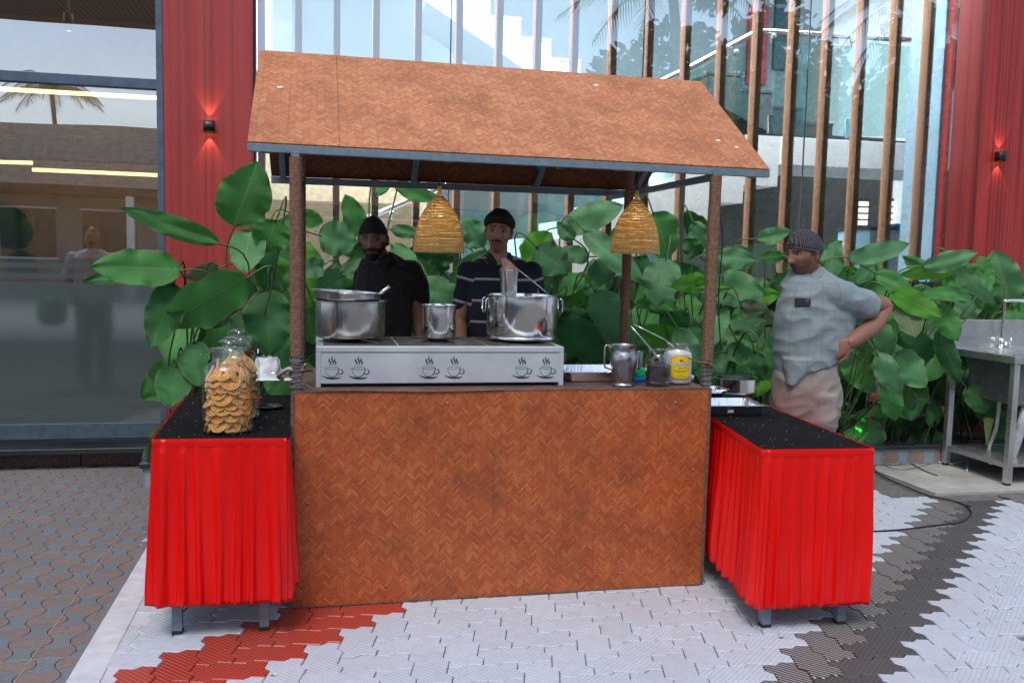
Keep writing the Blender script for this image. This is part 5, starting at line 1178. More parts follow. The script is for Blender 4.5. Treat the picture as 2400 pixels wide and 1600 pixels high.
HL = [ # base x,y  tip x,y  width tone Y
(549,532,604,381,118,'m',5.45),(514,572,283,487,52,'m',5.2),(425,633,215,617,84,'m',5.2),(360,640,190,657,34,'d',5.3),(582,650,374,772,112,'m',5.1),
(408,662,356,812,84,'d',5.25),(585,538,572,640,80,'g',5.5),(648,515,620,594,92,'m',5.4),(630,677,632,838,114,'d',5.35),(453,800,464,900,68,'d',5.3),
(414,855,398,954,80,'d',5.25),(622,682,668,570,88,'d',5.8),(708,612,728,812,104,'m',5.7),(590,728,553,828,78,'d',5.6),(515,628,436,648,40,'p',5.5),(700,560,722,722,98,'b',5.75),
(746,552,840,566,84,'g',5.4),(845,556,814,458,56,'m',5.6),(923,432,1030,470,40,'m',5.7),(908,428,884,458,26,'m',5.7),(915,540,990,545,34,'g',5.7),(860,592,785,580,40,'d',5.6),
(857,606,797,640,40,'g',5.5),(809,636,742,676,50,'g',5.6),(660,770,652,880,60,'m',5.6),(915,572,1002,668,56,'g',5.6),(1064,608,975,592,42,'d',5.7),(1144,588,1053,672,52,'m',5.5),
(1131,578,1088,512,64,'g',5.6),(1141,570,1080,545,44,'g',5.75),(1228,622,1298,545,86,'b',5.7),(1256,578,1332,642,84,'d',5.5),(1382,602,1308,590,44,'g',5.6),(1322,532,1462,482,72,'g',5.7),
(1346,562,1306,520,40,'g',5.5),(1368,540,1512,660,62,'g',5.5),(1441,610,1373,672,64,'d',5.6),(1392,680,1482,818,88,'g',5.3),(1314,750,1424,852,98,'d',5.35),(1371,645,1311,688,48,'m',5.8),(1371,694,1300,706,44,'b',5.75),
(1396,700,1384,764,38,'b',5.7),(1530,498,1574,608,92,'m',5.6),(1562,604,1536,718,96,'g',5.4),(1655,655,1577,672,52,'b',5.3),(1580,672,1720,676,30,'b',5.35),(1640,600,1604,560,50,'d',5.7),(1625,520,1660,590,50,'g',5.8),
(1680,604,1778,608,56,'g',5.5),(1774,560,1852,540,44,'g',5.6),(1838,602,1776,600,34,'m',5.6),(1735,706,1824,762,54,'p',5.4),(1762,700,1826,690,48,'b',5.5),(1736,716,1772,802,86,'d',5.4),(1700,826,1770,832,60,'d',5.4),
(1692,716,1664,806,62,'g',5.6),(1598,800,1490,780,74,'b',5.5),(1588,768,1636,872,66,'g',5.4),(1768,822,1788,894,50,'d',5.2),(1785,815,1822,884,44,'m',5.2),(1692,690,1750,718,52,'d',5.7),(1600,690,1640,760,60,'m',5.9),
(1946,648,1958,560,62,'g',5.5),(1987,603,2142,575,54,'g',5.4),(2160,624,2298,595,56,'g',5.3),(2372,706,2328,588,98,'g',5.2),(2236,614,2336,722,42,'g',5.3),(2050,640,2150,692,52,'m',5.4),(2244,634,2112,648,40,'b',5.4),
(2090,682,2208,745,62,'b',5.3),(2116,714,2148,788,66,'p',5.3),(2282,690,2156,690,42,'m',5.4),(2198,714,2248,798,64,'m',5.4),(2236,650,2262,712,50,'m',5.6),(2062,755,2086,846,56,'g',5.3),(2056,828,2112,928,64,'g',5.2),(2100,826,2166,906,82,'g',5.4),
(2086,896,2094,990,62,'m',5.3),(2124,912,2142,968,40,'d',5.4),(1978,800,1980,868,46,'g',5.4),(2202,770,2246,900,56,'d',5.5),(2010,632,1976,640,24,'b',5.5),(2292,690,2330,640,42,'m',5.4),(2366,725,2420,700,48,'m',5.95),(2264,905,2318,968,60,'d',5.5),
(1010,640,960,720,50,'d',5.8),(1290,640,1250,700,50,'d',5.9),(1120,600,1180,640,60,'d',5.9),(760,620,700,640,50,'g',5.6),(1900,600,1985,570,40,'m',5.9),(2060,600,2010,660,50,'d',5.8),(1820,640,1850,720,60,'d',5.9),
(1480,640,1520,600,50,'d',6.0),(1650,560,1610,500,60,'d',6.0),(1430,560,1500,520,40,'m',6.0),(2180,640,2120,600,40,'m',5.9),(2300,760,2250,830,60,'d',5.9),(2060,700,2000,760,70,'d',5.9),(780,700,820,770,70,'d',5.9),(650,560,700,500,46,'g',5.8),(690,505,760,520,44,'m',5.9),
(560,700,500,770,60,'d',5.8),(480,690,520,640,44,'d',5.9),(1940,800,1990,740,60,'d',5.9),(2180,1000,2200,930,40,'d',5.8),(2330,640,2290,600,36,'m',5.7),(60,580,-30,470,80,'m',6.9),(20,600,88,640,60,'g',6.9),(-10,560,60,500,60,'d',7.0)]
for h in HL: add_leaf(*h, stem=(h[6] < 6.5))
# dense lower leaves, deeper in the bed
rz = random.Random(21)
for k in range(200):
    x = rz.uniform(-.95, 5.6); z = rz.uniform(.18, 1.02) if k % 3 else rz.uniform(.7, 1.25); Y = rz.uniform(5.85, 6.22)
    d = Vector((x, Y, z))-CAM; q = d.dot(cF); px = 1200+FPX*d.dot(cR)/q; py = 800-FPX*d.dot(cU)/q
    if px < 440 and py < 940: continue
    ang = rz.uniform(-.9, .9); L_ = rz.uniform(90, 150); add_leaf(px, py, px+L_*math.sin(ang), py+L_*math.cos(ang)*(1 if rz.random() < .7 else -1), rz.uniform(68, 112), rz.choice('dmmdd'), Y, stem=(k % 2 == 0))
for k in range(85):
    x = rz.uniform(.1, 5.6); z = rz.uniform(.75, 1.34); Y = rz.uniform(5.5, 6.15); Y = max(Y, 5.95) if x > 4.2 else Y; d = Vector((x, Y, z))-CAM; q = d.dot(cF); px = 1200+FPX*d.dot(cR)/q; py = 800-FPX*d.dot(cU)/q
    ang = rz.uniform(-1.5, 1.5); L_ = rz.uniform(80, 135); add_leaf(px, py, px+L_*math.sin(ang), py+L_*math.cos(ang), rz.uniform(62, 98), rz.choice('mgmgbdmp' if k % 4 == 0 else 'mgmgd'), Y, stem=(k % 2 == 0))
# small undergrowth along the planter edge
small0 = []
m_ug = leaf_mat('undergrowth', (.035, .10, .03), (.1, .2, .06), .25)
def small_plant(x, y, h, n_, label, wd=.022):
    t = thing('small_plant', label, 'plant', (x, y, PZ-.035), 'small plants at the planter edge'); g = MB(); uv_ = []
    for k in range(n_):
        a = rz.uniform(0, 6.28); ln = h*rz.uniform(.6, 1.1); out_ = rz.uniform(.25, .75)*ln; w_ = wd*rz.uniform(.7, 1.3); d = Vector((math.cos(a), math.sin(a), 0)); s_ = Vector((-d.y, d.x, 0))
        P = bez((x, y, PZ-.035), Vector((x, y, PZ))+d*out_*.3+Vector((0, 0, ln*.8)), Vector((x, y, PZ))+d*out_+Vector((0, 0, ln*rz.uniform(.5, .95))), 7)
        vs = []
        for i, p in enumerate(P): ww = w_*math.sin(math.pi*(i+.3)/6.6)+.001; vs += [p-s_*ww/2, p+Vector((0, 0, .002)), p+s_*ww/2]; uv_ += [(-.8, i/6), (0.01, i/6), (.8, i/6)]
        g.add(vs, [(3*i+q, 3*i+q+1, 3*i+q+4, 3*i+q+3) for i in range(6) for q in range(2)])
    o = g.obj('foliage', m_ug, t, recalc=False); ul = o.data.uv_layers.new(name='UVMap')
    for lp in o.data.loops: ul.data[lp.index].uv = uv_[lp.vertex_index]
    return t
wh = ['beside the grey-shirted man', 'lit green by a garden light', 'right of the green light', 'under a drooping leaf', 'left of the sink leg', 'by the sink leg', 'under the sink bowl', 'behind the sink shelf']
for k in range(16):
    x = 3.42+k*.135+rz.uniform(-.03, .03); small_plant(x, 5.88+rz.uniform(-.03, .1), rz.uniform(.16, .32), rz.randint(9, 15), 'small dark bladed plant at the planter edge %s, %s' % (wh[k//2], ['left', 'right'][k % 2]))
for k in range(5): small_plant(-.9+k*.28, 5.9, rz.uniform(.15, .3), 9, 'small dark plant by the left column, number %s from the planter corner' % ['one', 'two', 'three', 'four', 'five'][k])
# green garden spotlight hidden among them
gl_ = at(2010, 1030, 5.84); gt = thing('garden_spotlight', 'small green garden light glowing among the small plants', 'garden light', (gl_.x, 5.84, PZ))
g = MB(); g.lathe([(0, -.03), (.02, -.03), (.024, .0), (.024, .028), (.021, .03), (.018, .02)], 16, (gl_.x, 5.84, PZ)); g.obj('housing', MATS['matt_black'], gt, True)
g = MB(); g.lathe([(0, .021), (.0175, .021)], 16, (gl_.x, 5.84, PZ)); g.obj('lens', emis('green_glow', (.05, 1, .15), 8), gt)
l_ = bpy.data.lights.new('green_light', 'SPOT'); l_.energy = 26; l_.color = (.1, 1, .15); l_.spot_size = R(75); l_.shadow_soft_size = .01; lo = bpy.data.objects.new('green_light', l_); col.objects.link(lo); lo.parent = gt; lo.location = (0, 0, .035); lo.rotation_euler = (R(180), 0, 0)
p = at(2046, 944, 5.82); g = MB()
for k in range(5): a = k*.5-1; g.prism([p, p+Vector((.02*math.sin(a)-.004, 0, .05)), p+Vector((.045*math.sin(a), 0, .075+.01*k)), p+Vector((.02*math.sin(a)+.008, 0, .04))], (0, .003, 0))
g.tube([p, Vector((p.x, 5.9, PZ-.03))], .003, 5); tag(g.obj('orange_flower', plain('flower_orange', (.75, .12, .01), .5)), 'orange spiky flower in the dark undergrowth left of the sink', 'flower')
# ================================================================ people
from mathutils.bvhtree import BVHTree
def sm(x): x = max(0, min(1, x)); return x*x*(3-2*x)
HA, HB, HC = .074, .093, .118
def headpt(dx, dy, dz, wide=1.0):
    k = 1/math.sqrt((dx/HA)**2+(dy/HB)**2+(dz/HC)**2); x, y, z = dx*k, dy*k, dz*k
    j = sm((-.015-z)/.10); x *= 1-.30*j
    if y > 0: y *= 1-.42*sm((-.01-z)/.09)
    else: y *= 1-.03*sm((z-.05)/.06)
    if abs(z) < .08: x *= 1.0+.02*math.cos(z/.08*1.57)
    if y < -.02:
        f = 0; w = sm((-y-.02)/.03)
        # nose
        if -.046 < z < .026:
            t = (.026-z)/.062 if z > -.036 else 1; h = .004+.021*t**1.35; h *= 1 if z > -.036 else max(0, 1-(-.036-z)/.009)
            sg = .0075+.0058*t; f += 1.18*h*math.exp(-(x/sg)**2); 
            if t > .75: f += .006*(math.exp(-((abs(x)-.013)/.005)**2))*(1 if z > -.04 else .3)
        f += .0065*math.exp(-((z-.027)/.009)**2)*math.exp(-((abs(x)-.028)/.022)**2)
        f -= .0125*math.exp(-((abs(x)-.031)/.014)**2)*math.exp(-((z-.006)/.012)**2)
        f += .004*math.exp(-((abs(x)-.043)/.014)**2)*math.exp(-((z+.022)/.016)**2)
        f += .0055*math.exp(-(x/.024)**2)*(math.exp(-((z+.0585)/.0048)**2)+1.1*math.exp(-((z+.0705)/.0052)**2))-.003*math.exp(-(x/.022)**2)*math.exp(-((z+.0645)/.0022)**2)
        f -= .003*math.exp(-(x/.02)**2)*math.exp(-((z+.082)/.006)**2)
        f += .007*math.exp(-(x/.02)**2)*math.exp(-((z+.100)/.012)**2)
        y -= f*w
    return Vector((x*wide, y, z))
def head_mb(Rh, C, S, wide):
    g = MB(); nu, nv = 84, 70
    def f(u, v):
        a = u*2*math.pi; e = (v-.5)*math.pi*.985; a2 = a+.35*math.sin(a)      # denser at the face
        return C+Rh @ (headpt(math.sin(a2)*math.cos(e)*-1, math.cos(a2)*math.cos(e)*-1, math.sin(e), wide)*S)
    g.grid(f, nu, nv, cu=True); n = len(g.v); g.f.append(tuple(range(nu))[::-1]); g.f.append(tuple(range(n-nu, n)))
    for s_ in (-1, 1):
        e_ = MB(); e_.grid(lambda u, v: Vector((0, 0, 0)), 2, 2)
        vs = []; 
        for j in range(11):
            for i in range(16):
                a = i/16*2*math.pi; b_ = (j/10-.5)*math.pi
                q = Vector((.0085*math.cos(b_)*math.cos(a), .0185*math.cos(b_)*math.sin(a)*(1-.2*math.sin(b_)*-1), .032*math.sin(b_)))
                q = Matrix.Rotation(s_*R(24), 3, 'Z') @ Matrix.Rotation(R(-10), 3, 'X') @ q
                vs.append(C+Rh @ ((q+Vector((s_*(HA*wide+.002), .012, -.008)))*S))
        fs = [(j*16+i, j*16+(i+1) % 16, (j+1)*16+(i+1) % 16, (j+1)*16+i) for j in range(10) for i in range(16)]+[tuple(range(16))[::-1], tuple(range(160, 176))]
        g.add(vs, fs)
    return g
def loft(g, rings, n=28, se=2.3, frame=None):
    # rings: (center, rx, ry[, tilt])
    F = frame or Matrix.Identity(3); vs = []
    for r_ in rings:
        c, rx, ry = Vector(r_[0]), r_[1], r_[2]; tl = r_[3] if len(r_) > 3 else 0; tx = r_[4] if len(r_) > 4 else 0
        for k in range(n):
            a = 2*math.pi*k/n; c_, s_ = math.cos(a), math.sin(a); q = (abs(c_)**se+abs(s_)**se)**(-1/se)
            vs.append(c+F @ Vector((rx*c_*q, ry*s_*q, tl*s_+tx*c_)))
    m = len(rings); fs = [(i*n+k, i*n+(k+1) % n, (i+1)*n+(k+1) % n, (i+1)*n+k) for i in range(m-1) for k in range(n)]+[tuple(range(n))[::-1], tuple(range((m-1)*n, m*n))]
    g.add(vs, fs)
def limb(g, pts, n=16, sub=5):
    P = cr_spline([p[0] for p in pts], sub); rs = []
    for i in range(len(pts)-1):
        for k in range(sub): t = k/sub; rs.append(pts[i][1]*(1-t)+pts[i+1][1]*t)
    rs.append(pts[-1][1])
    a = P[0]; d = (P[1]-P[0]).normalized(); b = P[-1]; e = (P[-1]-P[-2]).normalized()
    P = [a-d*rs[0]*.8, a-d*rs[0]*.5]+P+[b+e*rs[-1]*.5, b+e*rs[-1]*.8]; rs = [rs[0]*.3, rs[0]*.8]+rs+[rs[-1]*.8, rs[-1]*.3]
    g.tube(P, rs, n)
def hand_mb(g, wrist, d, nrm, s_=1.0, curl=55, flip=1):
    # d: towards the knuckles, nrm: back of the hand; the thumb leaves the palm's side
    d = d.normalized(); nrm = (nrm-d*nrm.dot(d)).normalized(); sd = d.cross(nrm)*flip
    F = Matrix((sd, nrm, d)).transposed()
    loft(g, [(wrist-d*.02, .026*s_, .021*s_), (wrist+d*.01, .029*s_, .019*s_), (wrist+d*.035*s_, .038*s_, .017*s_), (wrist+d*.07*s_, .042*s_, .015*s_), (wrist+d*.088*s_, .040*s_, .012*s_)], 20, 2.5, F)
    for k, (off, ln) in enumerate(((-.030, .068), (-.010, .078), (.011, .072), (.030, .056))):
        p = wrist+d*.083*s_+sd*off*s_; P = [p-d*.02]; dd = d.copy(); rr = [.0095*s_]
        for q, fr in enumerate((.45, .32, .23)):
            dd = Matrix.Rotation(R(curl*(1 if q else .75))*-1, 3, sd*flip) @ dd; P.append(P[-1]+dd*ln*fr*s_ if q else p+dd*ln*fr*s_*.6); rr.append((.0092-.0007*q)*s_)
        P.append(P[-1]+dd*ln*.25*s_); rr.append(.0068*s_); g.tube(P, rr, 10)
    p = wrist+d*.022*s_-sd*.028*s_; t1_ = (d*.6-sd*.75-nrm*.25).normalized(); t2_ = (d*.95-sd*.1-nrm*.3).normalized(); g.tube([p, p+t1_*.032*s_, p+t1_*.036*s_+t2_*.028*s_, p+t1_*.036*s_+t2_*.05*s_], [.013*s_, .012*s_, .010*s_, .0075*s_], 10)
def fuse(name, g, vox, mat_, parent, post=None, smooth=4):
    me = g.mesh(name, None); o = bpy.data.objects.new(name, me); col.objects.link(o)
    bm_ = bmesh.new(); bm_.from_mesh(me); bmesh.ops.recalc_face_normals(bm_, faces=bm_.faces); bm_.to_mesh(me); bm_.free()
    r_ = o.modifiers.new('r', 'REMESH'); r_.mode = 'VOXEL'; r_.voxel_size = vox; s_ = o.modifiers.new('s', 'SMOOTH'); s_.iterations = smooth; s_.factor = .5
    dg = bpy.context.evaluated_depsgraph_get(); dg.update(); m2 = bpy.data.meshes.new_from_object(o.evaluated_get(dg)); bpy.data.objects.remove(o)
    if post: post(m2)
    org = ORG[parent.name]
    for v in m2.vertices: v.co -= org
    m2.name = name; m2.materials.clear(); m2.materials.append(mat_); m2.polygons.foreach_set('use_smooth', [True]*len(m2.polygons))
    o = bpy.data.objects.new(name, m2); col.objects.link(o); o.parent = parent; return o
def skin_mat(name):
    s = NT(name); a = s.n('Attribute', attribute_name='tone'); nz_ = s.noise(140, 3, s.geo()); q = s.mix(s.math('MULTIPLY', nz_, .25), a.outputs['Color'], (.05, .02, .012))
    s.set(color=q, rough=s.ramp(s.noise(60, 3, s.geo()), [(.3, .42), (.7, .58)]), spec=.45); s.p.inputs['Subsurface Weight'].default_value = .08; s.p.inputs['Subsurface Radius'].default_value = (.01, .004, .002)
    s.bump(s.noise(320, 2, s.geo()), .12, .0015); return s.m
m_skin = skin_mat('skin'); m_black_cap = plain('black_cap_cloth', (.010, .010, .011), .85, var=.3, scale=30, bump=.3)
def paint(me, Rh, C, S, base, kind):
    inv = Rh.transposed(); at_ = me.color_attributes.new('tone', 'FLOAT_COLOR', 'POINT'); cols = []
    hair = Vector((.008, .007, .007)); base = Vector(base); me.update()
    for v in me.vertices:
        q = (inv @ (v.co-C))/S; c = base.copy(); h = 0; x, y, z = q
        if q.length < .17 and z > -.16:
            if y < -.02:
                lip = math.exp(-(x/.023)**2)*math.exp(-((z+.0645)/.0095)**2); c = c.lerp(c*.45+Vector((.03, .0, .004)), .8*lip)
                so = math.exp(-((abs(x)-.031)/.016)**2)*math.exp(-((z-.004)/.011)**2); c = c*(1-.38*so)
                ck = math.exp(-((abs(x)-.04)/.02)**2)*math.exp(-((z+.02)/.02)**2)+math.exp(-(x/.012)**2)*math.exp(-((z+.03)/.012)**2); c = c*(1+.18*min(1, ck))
                eb = sm(1.3-abs((z-(.0265-.1*max(0, abs(x)-.035)))/.0048))*(1 if .010 < abs(x) < .05 else 0); h = max(h, .85*eb)
                nn_ = .75+.5*noise.noise(v.co*160)
                mu = sm(1.5-abs((z+.0512+.22*max(0, abs(x)-.012))/.0050))*sm((.033-abs(x))/.008)
                if kind == 'beard': 
                    nn_ = 1.0+.25*noise.noise(v.co*160); mu = sm(1.7-abs((z+.0505+.10*max(0, abs(x)-.018))/.0066))*(1 if abs(x) < .038 else 0)
                    b_ = sm((-.040-z-.25*max(0, .045-abs(x))*0+.0)/.012)*(1-1.0*math.exp(-(x/.017)**2)*math.exp(-((z+.065)/.006)**2))
                    side = sm((abs(x)-.045)/.012)*sm((.0-z)/.02); b_ = max(b_*(1 if (abs(x) > .03 or z < -.072) else 0), side, mu*.95); h = max(h, min(1, b_*nn_*1.15))
                elif kind == 'moustache': h = max(h, mu*.97); h = max(h, .14*sm((-.07-z)/.02)*nn_)
                else:
                    b_ = sm((-.045-z)/.02)*(1-math.exp(-(x/.018)**2)*math.exp(-((z+.065)/.006)**2)); side = sm((abs(x)-.045)/.015)*sm((.0-z)/.03); h = max(h, mu*.8, .5*max(b_, side)*nn_)
            if kind == 'beard' and y >= -.02 and z < .02 and y < .02 and abs(x) > .04: h = max(h, .85*sm((-.005-z)/.02))
            if z > .01 and y > .0 and abs(x) > .045 or y > .03 and z > -.06: h = max(h, .95)
            if y < .012 and y > -.03 and z > -.01 and abs(x) > .06: h = max(h, .85)
            if z > .062: h = max(h, .95)
            if h > .35: v.co += (Rh @ Vector((x, y-.01, 0)).normalized())*S*.0022*h*(1+noise.noise(v.co*230))
        c = c.lerp(hair if kind != 'stubble' else Vector((.03, .027, .026)), min(1, h)); cols += [c.x, c.y, c.z, 1]
    at_.data.foreach_set('color', cols)
def eyes(Rh, C, S, parent, gaze=(0, -1, 0), sk=(.1, .05, .03)):
    ml = plain('lid_%.3f' % sk[0], tuple(x*.45 for x in sk), .5, bump=0)
    inv = None; gz = Vector(gaze).normalized()
    for s_ in (-1, 1):
        c = C+Rh @ (Vector((s_*.031, -.0650, .005))*S); g = MB(); r_ = .0122*S; n = 20; vs = []
        for j in range(13):
            b_ = (j/12-.5)*math.pi
            for i in range(n): a = 2*math.pi*i/n; vs.append(Vector((r_*math.cos(b_)*math.cos(a), r_*math.sin(b_)*-1*-1, r_*math.cos(b_)*math.sin(a))))
        Q = gz.to_track_quat('Y', 'Z').to_matrix()
        g.add([c+Rh @ (Q @ v) for v in vs], [(j*n+i, j*n+(i+1) % n, (j+1)*n+(i+1) % n, (j+1)*n+i) for j in range(12) for i in range(n)])
        o = g.obj('eye', MATS['sclera'], parent, True); o.data.materials.append(MATS['iris'])
        for k, pl_ in enumerate(o.data.polygons):
            if k//n >= 9: pl_.material_index = 1
        # upper and lower lids
        g = MB()
        for a0, a1 in ((14, 80), (-80, -24)):
            g.grid(lambda u, v: c+Rh @ (Vector((math.sin((u-.5)*2.5)*math.cos(R(a0+(a1-a0)*v)), -math.cos((u-.5)*2.5)*math.cos(R(a0+(a1-a0)*v)), math.sin(R(a0+(a1-a0)*v))))*r_*1.05), 12, 5)
        g.obj('eyelids', ml, parent, True)
plain('sclera', (.62, .58, .54), .25, var=.05, bump=0); plain('iris', (.012, .008, .006), .12, bump=0); plain('lid', (.085, .036, .02), .5, bump=0)
def cap(name, Rh, C, S, wide, m_, parent, rim, off, shape=None, ang=None):
    g = MB(); nu, nv = 64, 22
    def f(u, v):
        a = u*2*math.pi; fr = -math.cos(a)    # -1 at the face
        zr = rim(math.sin(a), -fr if False else math.cos(a)) ; e0 = math.asin(max(-.9, min(.95, zr/.118))); e = e0+(math.pi/2-e0)*v
        d = Vector((math.sin(a)*math.cos(e), -math.cos(a)*math.cos(e), math.sin(e))); p = headpt(d.x, d.y*.999 if True else 0, d.z, wide)
        o_ = off; nrm = d.normalized(); p = p+nrm*o_*min(1, .35+v*6)
        if shape: p = shape(p, v, a)
        p += nrm*.0018*noise.noise(Vector((a*3, v*6, off*900)))
        return C+Rh @ (p*S)
    g.grid(f, nu, nv, cu=True)
    o = g.obj(name, m_, parent, True, recalc=True); md = o.modifiers.new('thickness', 'SOLIDIFY'); md.thickness = .003; return o
def ringpx(py, l_, r_, Y, ry, tl=0, tx=0): a, b_ = at(l_, py, Y), at(r_, py, Y); return ((a+b_)/2, (b_-a).length/2, ry, tl, tx)
def cloth_post(tors_c, sleeves, amp=.006, sc_=9, fold=None):
    def post(me):
        me.update(); at_ = me.attributes.new('cl', 'FLOAT_VECTOR', 'POINT'); dat = []
        nrm = [v.normal.copy() for v in me.vertices]
        for v, n_ in zip(me.vertices, nrm):
            p = v.co.copy(); best = None
            for a, b_, r_ in sleeves:
                ab = b_-a; t = (p-a).dot(ab)/ab.length_squared; q = a+ab*max(0, min(1.3, t)); d = (p-q).length
                if t > .18 and d < r_*1.35: best = (t*ab.length, a, ab)
            if best: ax = best[2].normalized(); u_ = ax.orthogonal().normalized(); w_ = ax.cross(u_); rel = p-best[1]; dat += [math.atan2(rel.dot(u_), rel.dot(w_))*.07, 0, best[1].z-best[0]*.9]
            else: dat += [math.atan2(p.x-tors_c.x, -(p.y-tors_c.y))*.17, 0, p.z]
            k = noise.noise(Vector((p.x*sc_, p.y*sc_, p.z*sc_*.8)))+.6*noise.noise(Vector((p.x*sc_*2.2+p.z*9, p.y*sc_*2, p.z*sc_*1.6-p.x*8)))
            k2 = 1-abs(noise.noise(Vector((p.x*6+p.z*7, p.y*6, p.z*9-p.x*6+3))))*2.4
            if fold: k2 += fold(p)
            v.co += n_*amp*(.55*k+.75*max(-.5, k2)-.2)
        at_.data.foreach_set('vector', dat)
    return post
def collar(parent, c, rx, ry, h, m_, yaw, name='collar', gap=26, drop=.045):
    g = MB(); Rz = Matrix.Rotation(yaw, 3, 'Z')
    def f(u, v):
        a = R(-90)+R(gap)*0.5+u*(2*math.pi-R(gap)); fr = max(0, -math.sin(a))**3; 
        o_ = .004+.020*v+.006*fr*v; z = h*(1-.15*fr)-v*(.036+.022*fr)-fr*drop*.8+(.006 if v < .2 else 0)
        return c+Rz @ Vector(((rx+o_)*math.cos(a), (ry+o_)*math.sin(a), z))
    g.grid(f, 48, 7); o = g.obj(name, m_, parent, True, recalc=False); md = o.modifiers.new('thickness', 'SOLIDIFY'); md.thickness = .0035; md.offset = 1
    return o
def rot_head(P, yaw, pitch, roll):
    d = (P-CAM); d.z = 0; d.normalize(); base = Matrix((Vector((d.y, -d.x, 0)), d, Vector((0, 0, 1)))).transposed()
    return base @ Matrix.Rotation(R(yaw), 3, 'Z') @ Matrix.Rotation(R(pitch), 3, 'X') @ Matrix.Rotation(R(roll), 3, 'Y')
def hit(o, px, py, off=.002):
    me = o.data; org = ORG[o.parent.name]; bv = getattr(hit, 'c', {}).get(o.name)
    if bv is None:
        bv = BVHTree.FromPolygons([v.co+org for v in me.vertices], [p.vertices[:] for p in me.polygons]); hit.c = getattr(hit, 'c', {}); hit.c[o.name] = bv
    d = ray(px, py).normalized(); loc, n_, _, _ = bv.ray_cast(CAM, d)
    if loc is None: return None, None
    if n_.dot(d) > 0: n_ = -n_
    return loc+n_*off, n_
def legs(t, m_, hipc, hipz, yaw, rtop, m_shoe, top_rings=None, extra=None):
    g = MB(); Rz = Matrix.Rotation(yaw, 3, 'Z'); sx = Rz @ Vector((1, 0, 0)); fw = Rz @ Vector((0, -1, 0))
    if top_rings: loft(g, top_rings, 32, 2.2)
    for s_ in (-1, 1):
        c = Vector((hipc.x, hipc.y, 0))+sx*s_*.085
        loft(g, [(Vector((c.x, c.y, hipz)), rtop*.5, rtop*.52), (Vector((c.x, c.y, hipz-.15)), rtop*.52, rtop*.55), (Vector((c.x+sx.x*s_*.01, c.y, .45)), .078, .085), (Vector((c.x+sx.x*s_*.02, c.y, .2)), .07, .075), (Vector((c.x+sx.x*s_*.02, c.y, .06)), .072, .08)], 22, 2.1)
    tr_ = fuse('trousers', g, .009, m_, t, cloth_post(hipc, [], .011, 7))
    for s_ in (-1, 1):
        c = Vector((hipc.x, hipc.y, 0))+sx*s_*.10+fw*.06; g = MB(); loft(g, [(c+Vector((0, 0, .0)), .045, .125), (c+Vector((0, 0, .03)), .047, .127), (c+Vector((0, 0, .06))-fw*.03, .04, .085), (c+Vector((0, 0, .09))-fw*.055, .036, .05)], 22, 2.4, Rz); g.obj('shoe', m_shoe, t, True)
m_shoe = plain('dark_shoe', (.02, .018, .016), .5)
# ---------------------------------------------------------------- bearded man in black
def hand_down(g, w_, d): hand_mb(g, w_, d, Vector((0, -1, 0)).cross(d).cross(d)*-1, 1.0, 30)
Y1 = 4.72
t = thing('person', 'man with a black beard, black cap and black polo shirt behind the stove', 'person', (at(895, 700, Y1).x, Y1, 0))
C = at(875, 561, Y1-.03); S = .93; Rh = rot_head(C, -9, 5, -2)
g = head_mb(Rh, C, S, 1.0)
nb = at(892, 612, Y1+.01)
loft(g, [(C+Rh @ Vector((0, .03, -.04)), .05, .055), (lerp(C, nb, .65)+Vector((.004, .02, 0)), .055, .058), (nb+Vector((0, 0, 0)), .064, .064), (nb+Vector((.0, .0, -.05)), .10, .07), (nb+Vector((.01, 0, -.16)), .13, .08), (nb+Vector((.01, 0, -.42)), .12, .08)], 26, 2.1)
sR, eR, wR = at(968, 645, Y1+.02), at(982, 748, Y1+.0), at(1000, 830, Y1-.18)
sL, eL, wL = at(858, 650, Y1+.05), at(846, 750, Y1+.03), at(850, 830, Y1-.15)
for a_, b_, c_ in ((sR, eR, wR), (sL, eL, wL)):
    limb(g, [(a_, .055), (lerp(a_, b_, .5), .052), (b_, .043), (lerp(b_, c_, .3), .043), (c_, .028)]); hand_mb(g, c_, (c_-b_), Vector((0, -.3, 1)), 1.0, 35, 1 if a_ is sR else -1)
SK1 = (.29, .135, .09)
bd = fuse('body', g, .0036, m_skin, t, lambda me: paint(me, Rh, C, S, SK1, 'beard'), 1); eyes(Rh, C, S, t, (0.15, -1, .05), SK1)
m_blackpolo = plain('black_polo_cloth', (.0055, .0055, .0065), .85, var=.3, scale=20, bump=.2)
g = MB(); loft(g, [ringpx(600, 866, 924, Y1+.02, .066, .03), ringpx(607, 852, 944, Y1+.02, .078, .03), ringpx(616, 844, 964, Y1+.02, .095, .02), ringpx(632, 837, 984, Y1+.02, .11, .01), ringpx(660, 834, 978, Y1+.01, .125), ringpx(700, 832, 966, Y1, .132), ringpx(750, 832, 964, Y1, .135), ringpx(810, 832, 964, Y1, .135), ringpx(880, 834, 964, Y1, .13)], 36, 2.25)
se_ = at(982, 704, Y1+.01); limb(g, [(at(958, 636, Y1+.02), .074), (at(974, 668, Y1+.01), .066), (se_, .056)])
limb(g, [(at(862, 645, Y1+.05), .072), (at(848, 705, Y1+.04), .055)])
sh = fuse('polo_shirt', g, .006, m_blackpolo, t, cloth_post(at(895, 700, Y1), [(at(958, 636, Y1+.02), se_, .07)], .005))
collar(t, at(893, 604, Y1+.015), .062, .064, .022, m_blackpolo, R(-25))
for px_, py_ in ((869, 643), (883, 665)):
    p, n_ = hit(sh, px_, py_); 
    if p: g = MB(); g.lathe([(0, .002), (.0045, .0015), (.005, 0)], 10, p, ax=n_.to_track_quat('Z', 'Y').to_matrix()); g.obj('button', plain('dark_button', (.05, .05, .055), .3), sh, True)
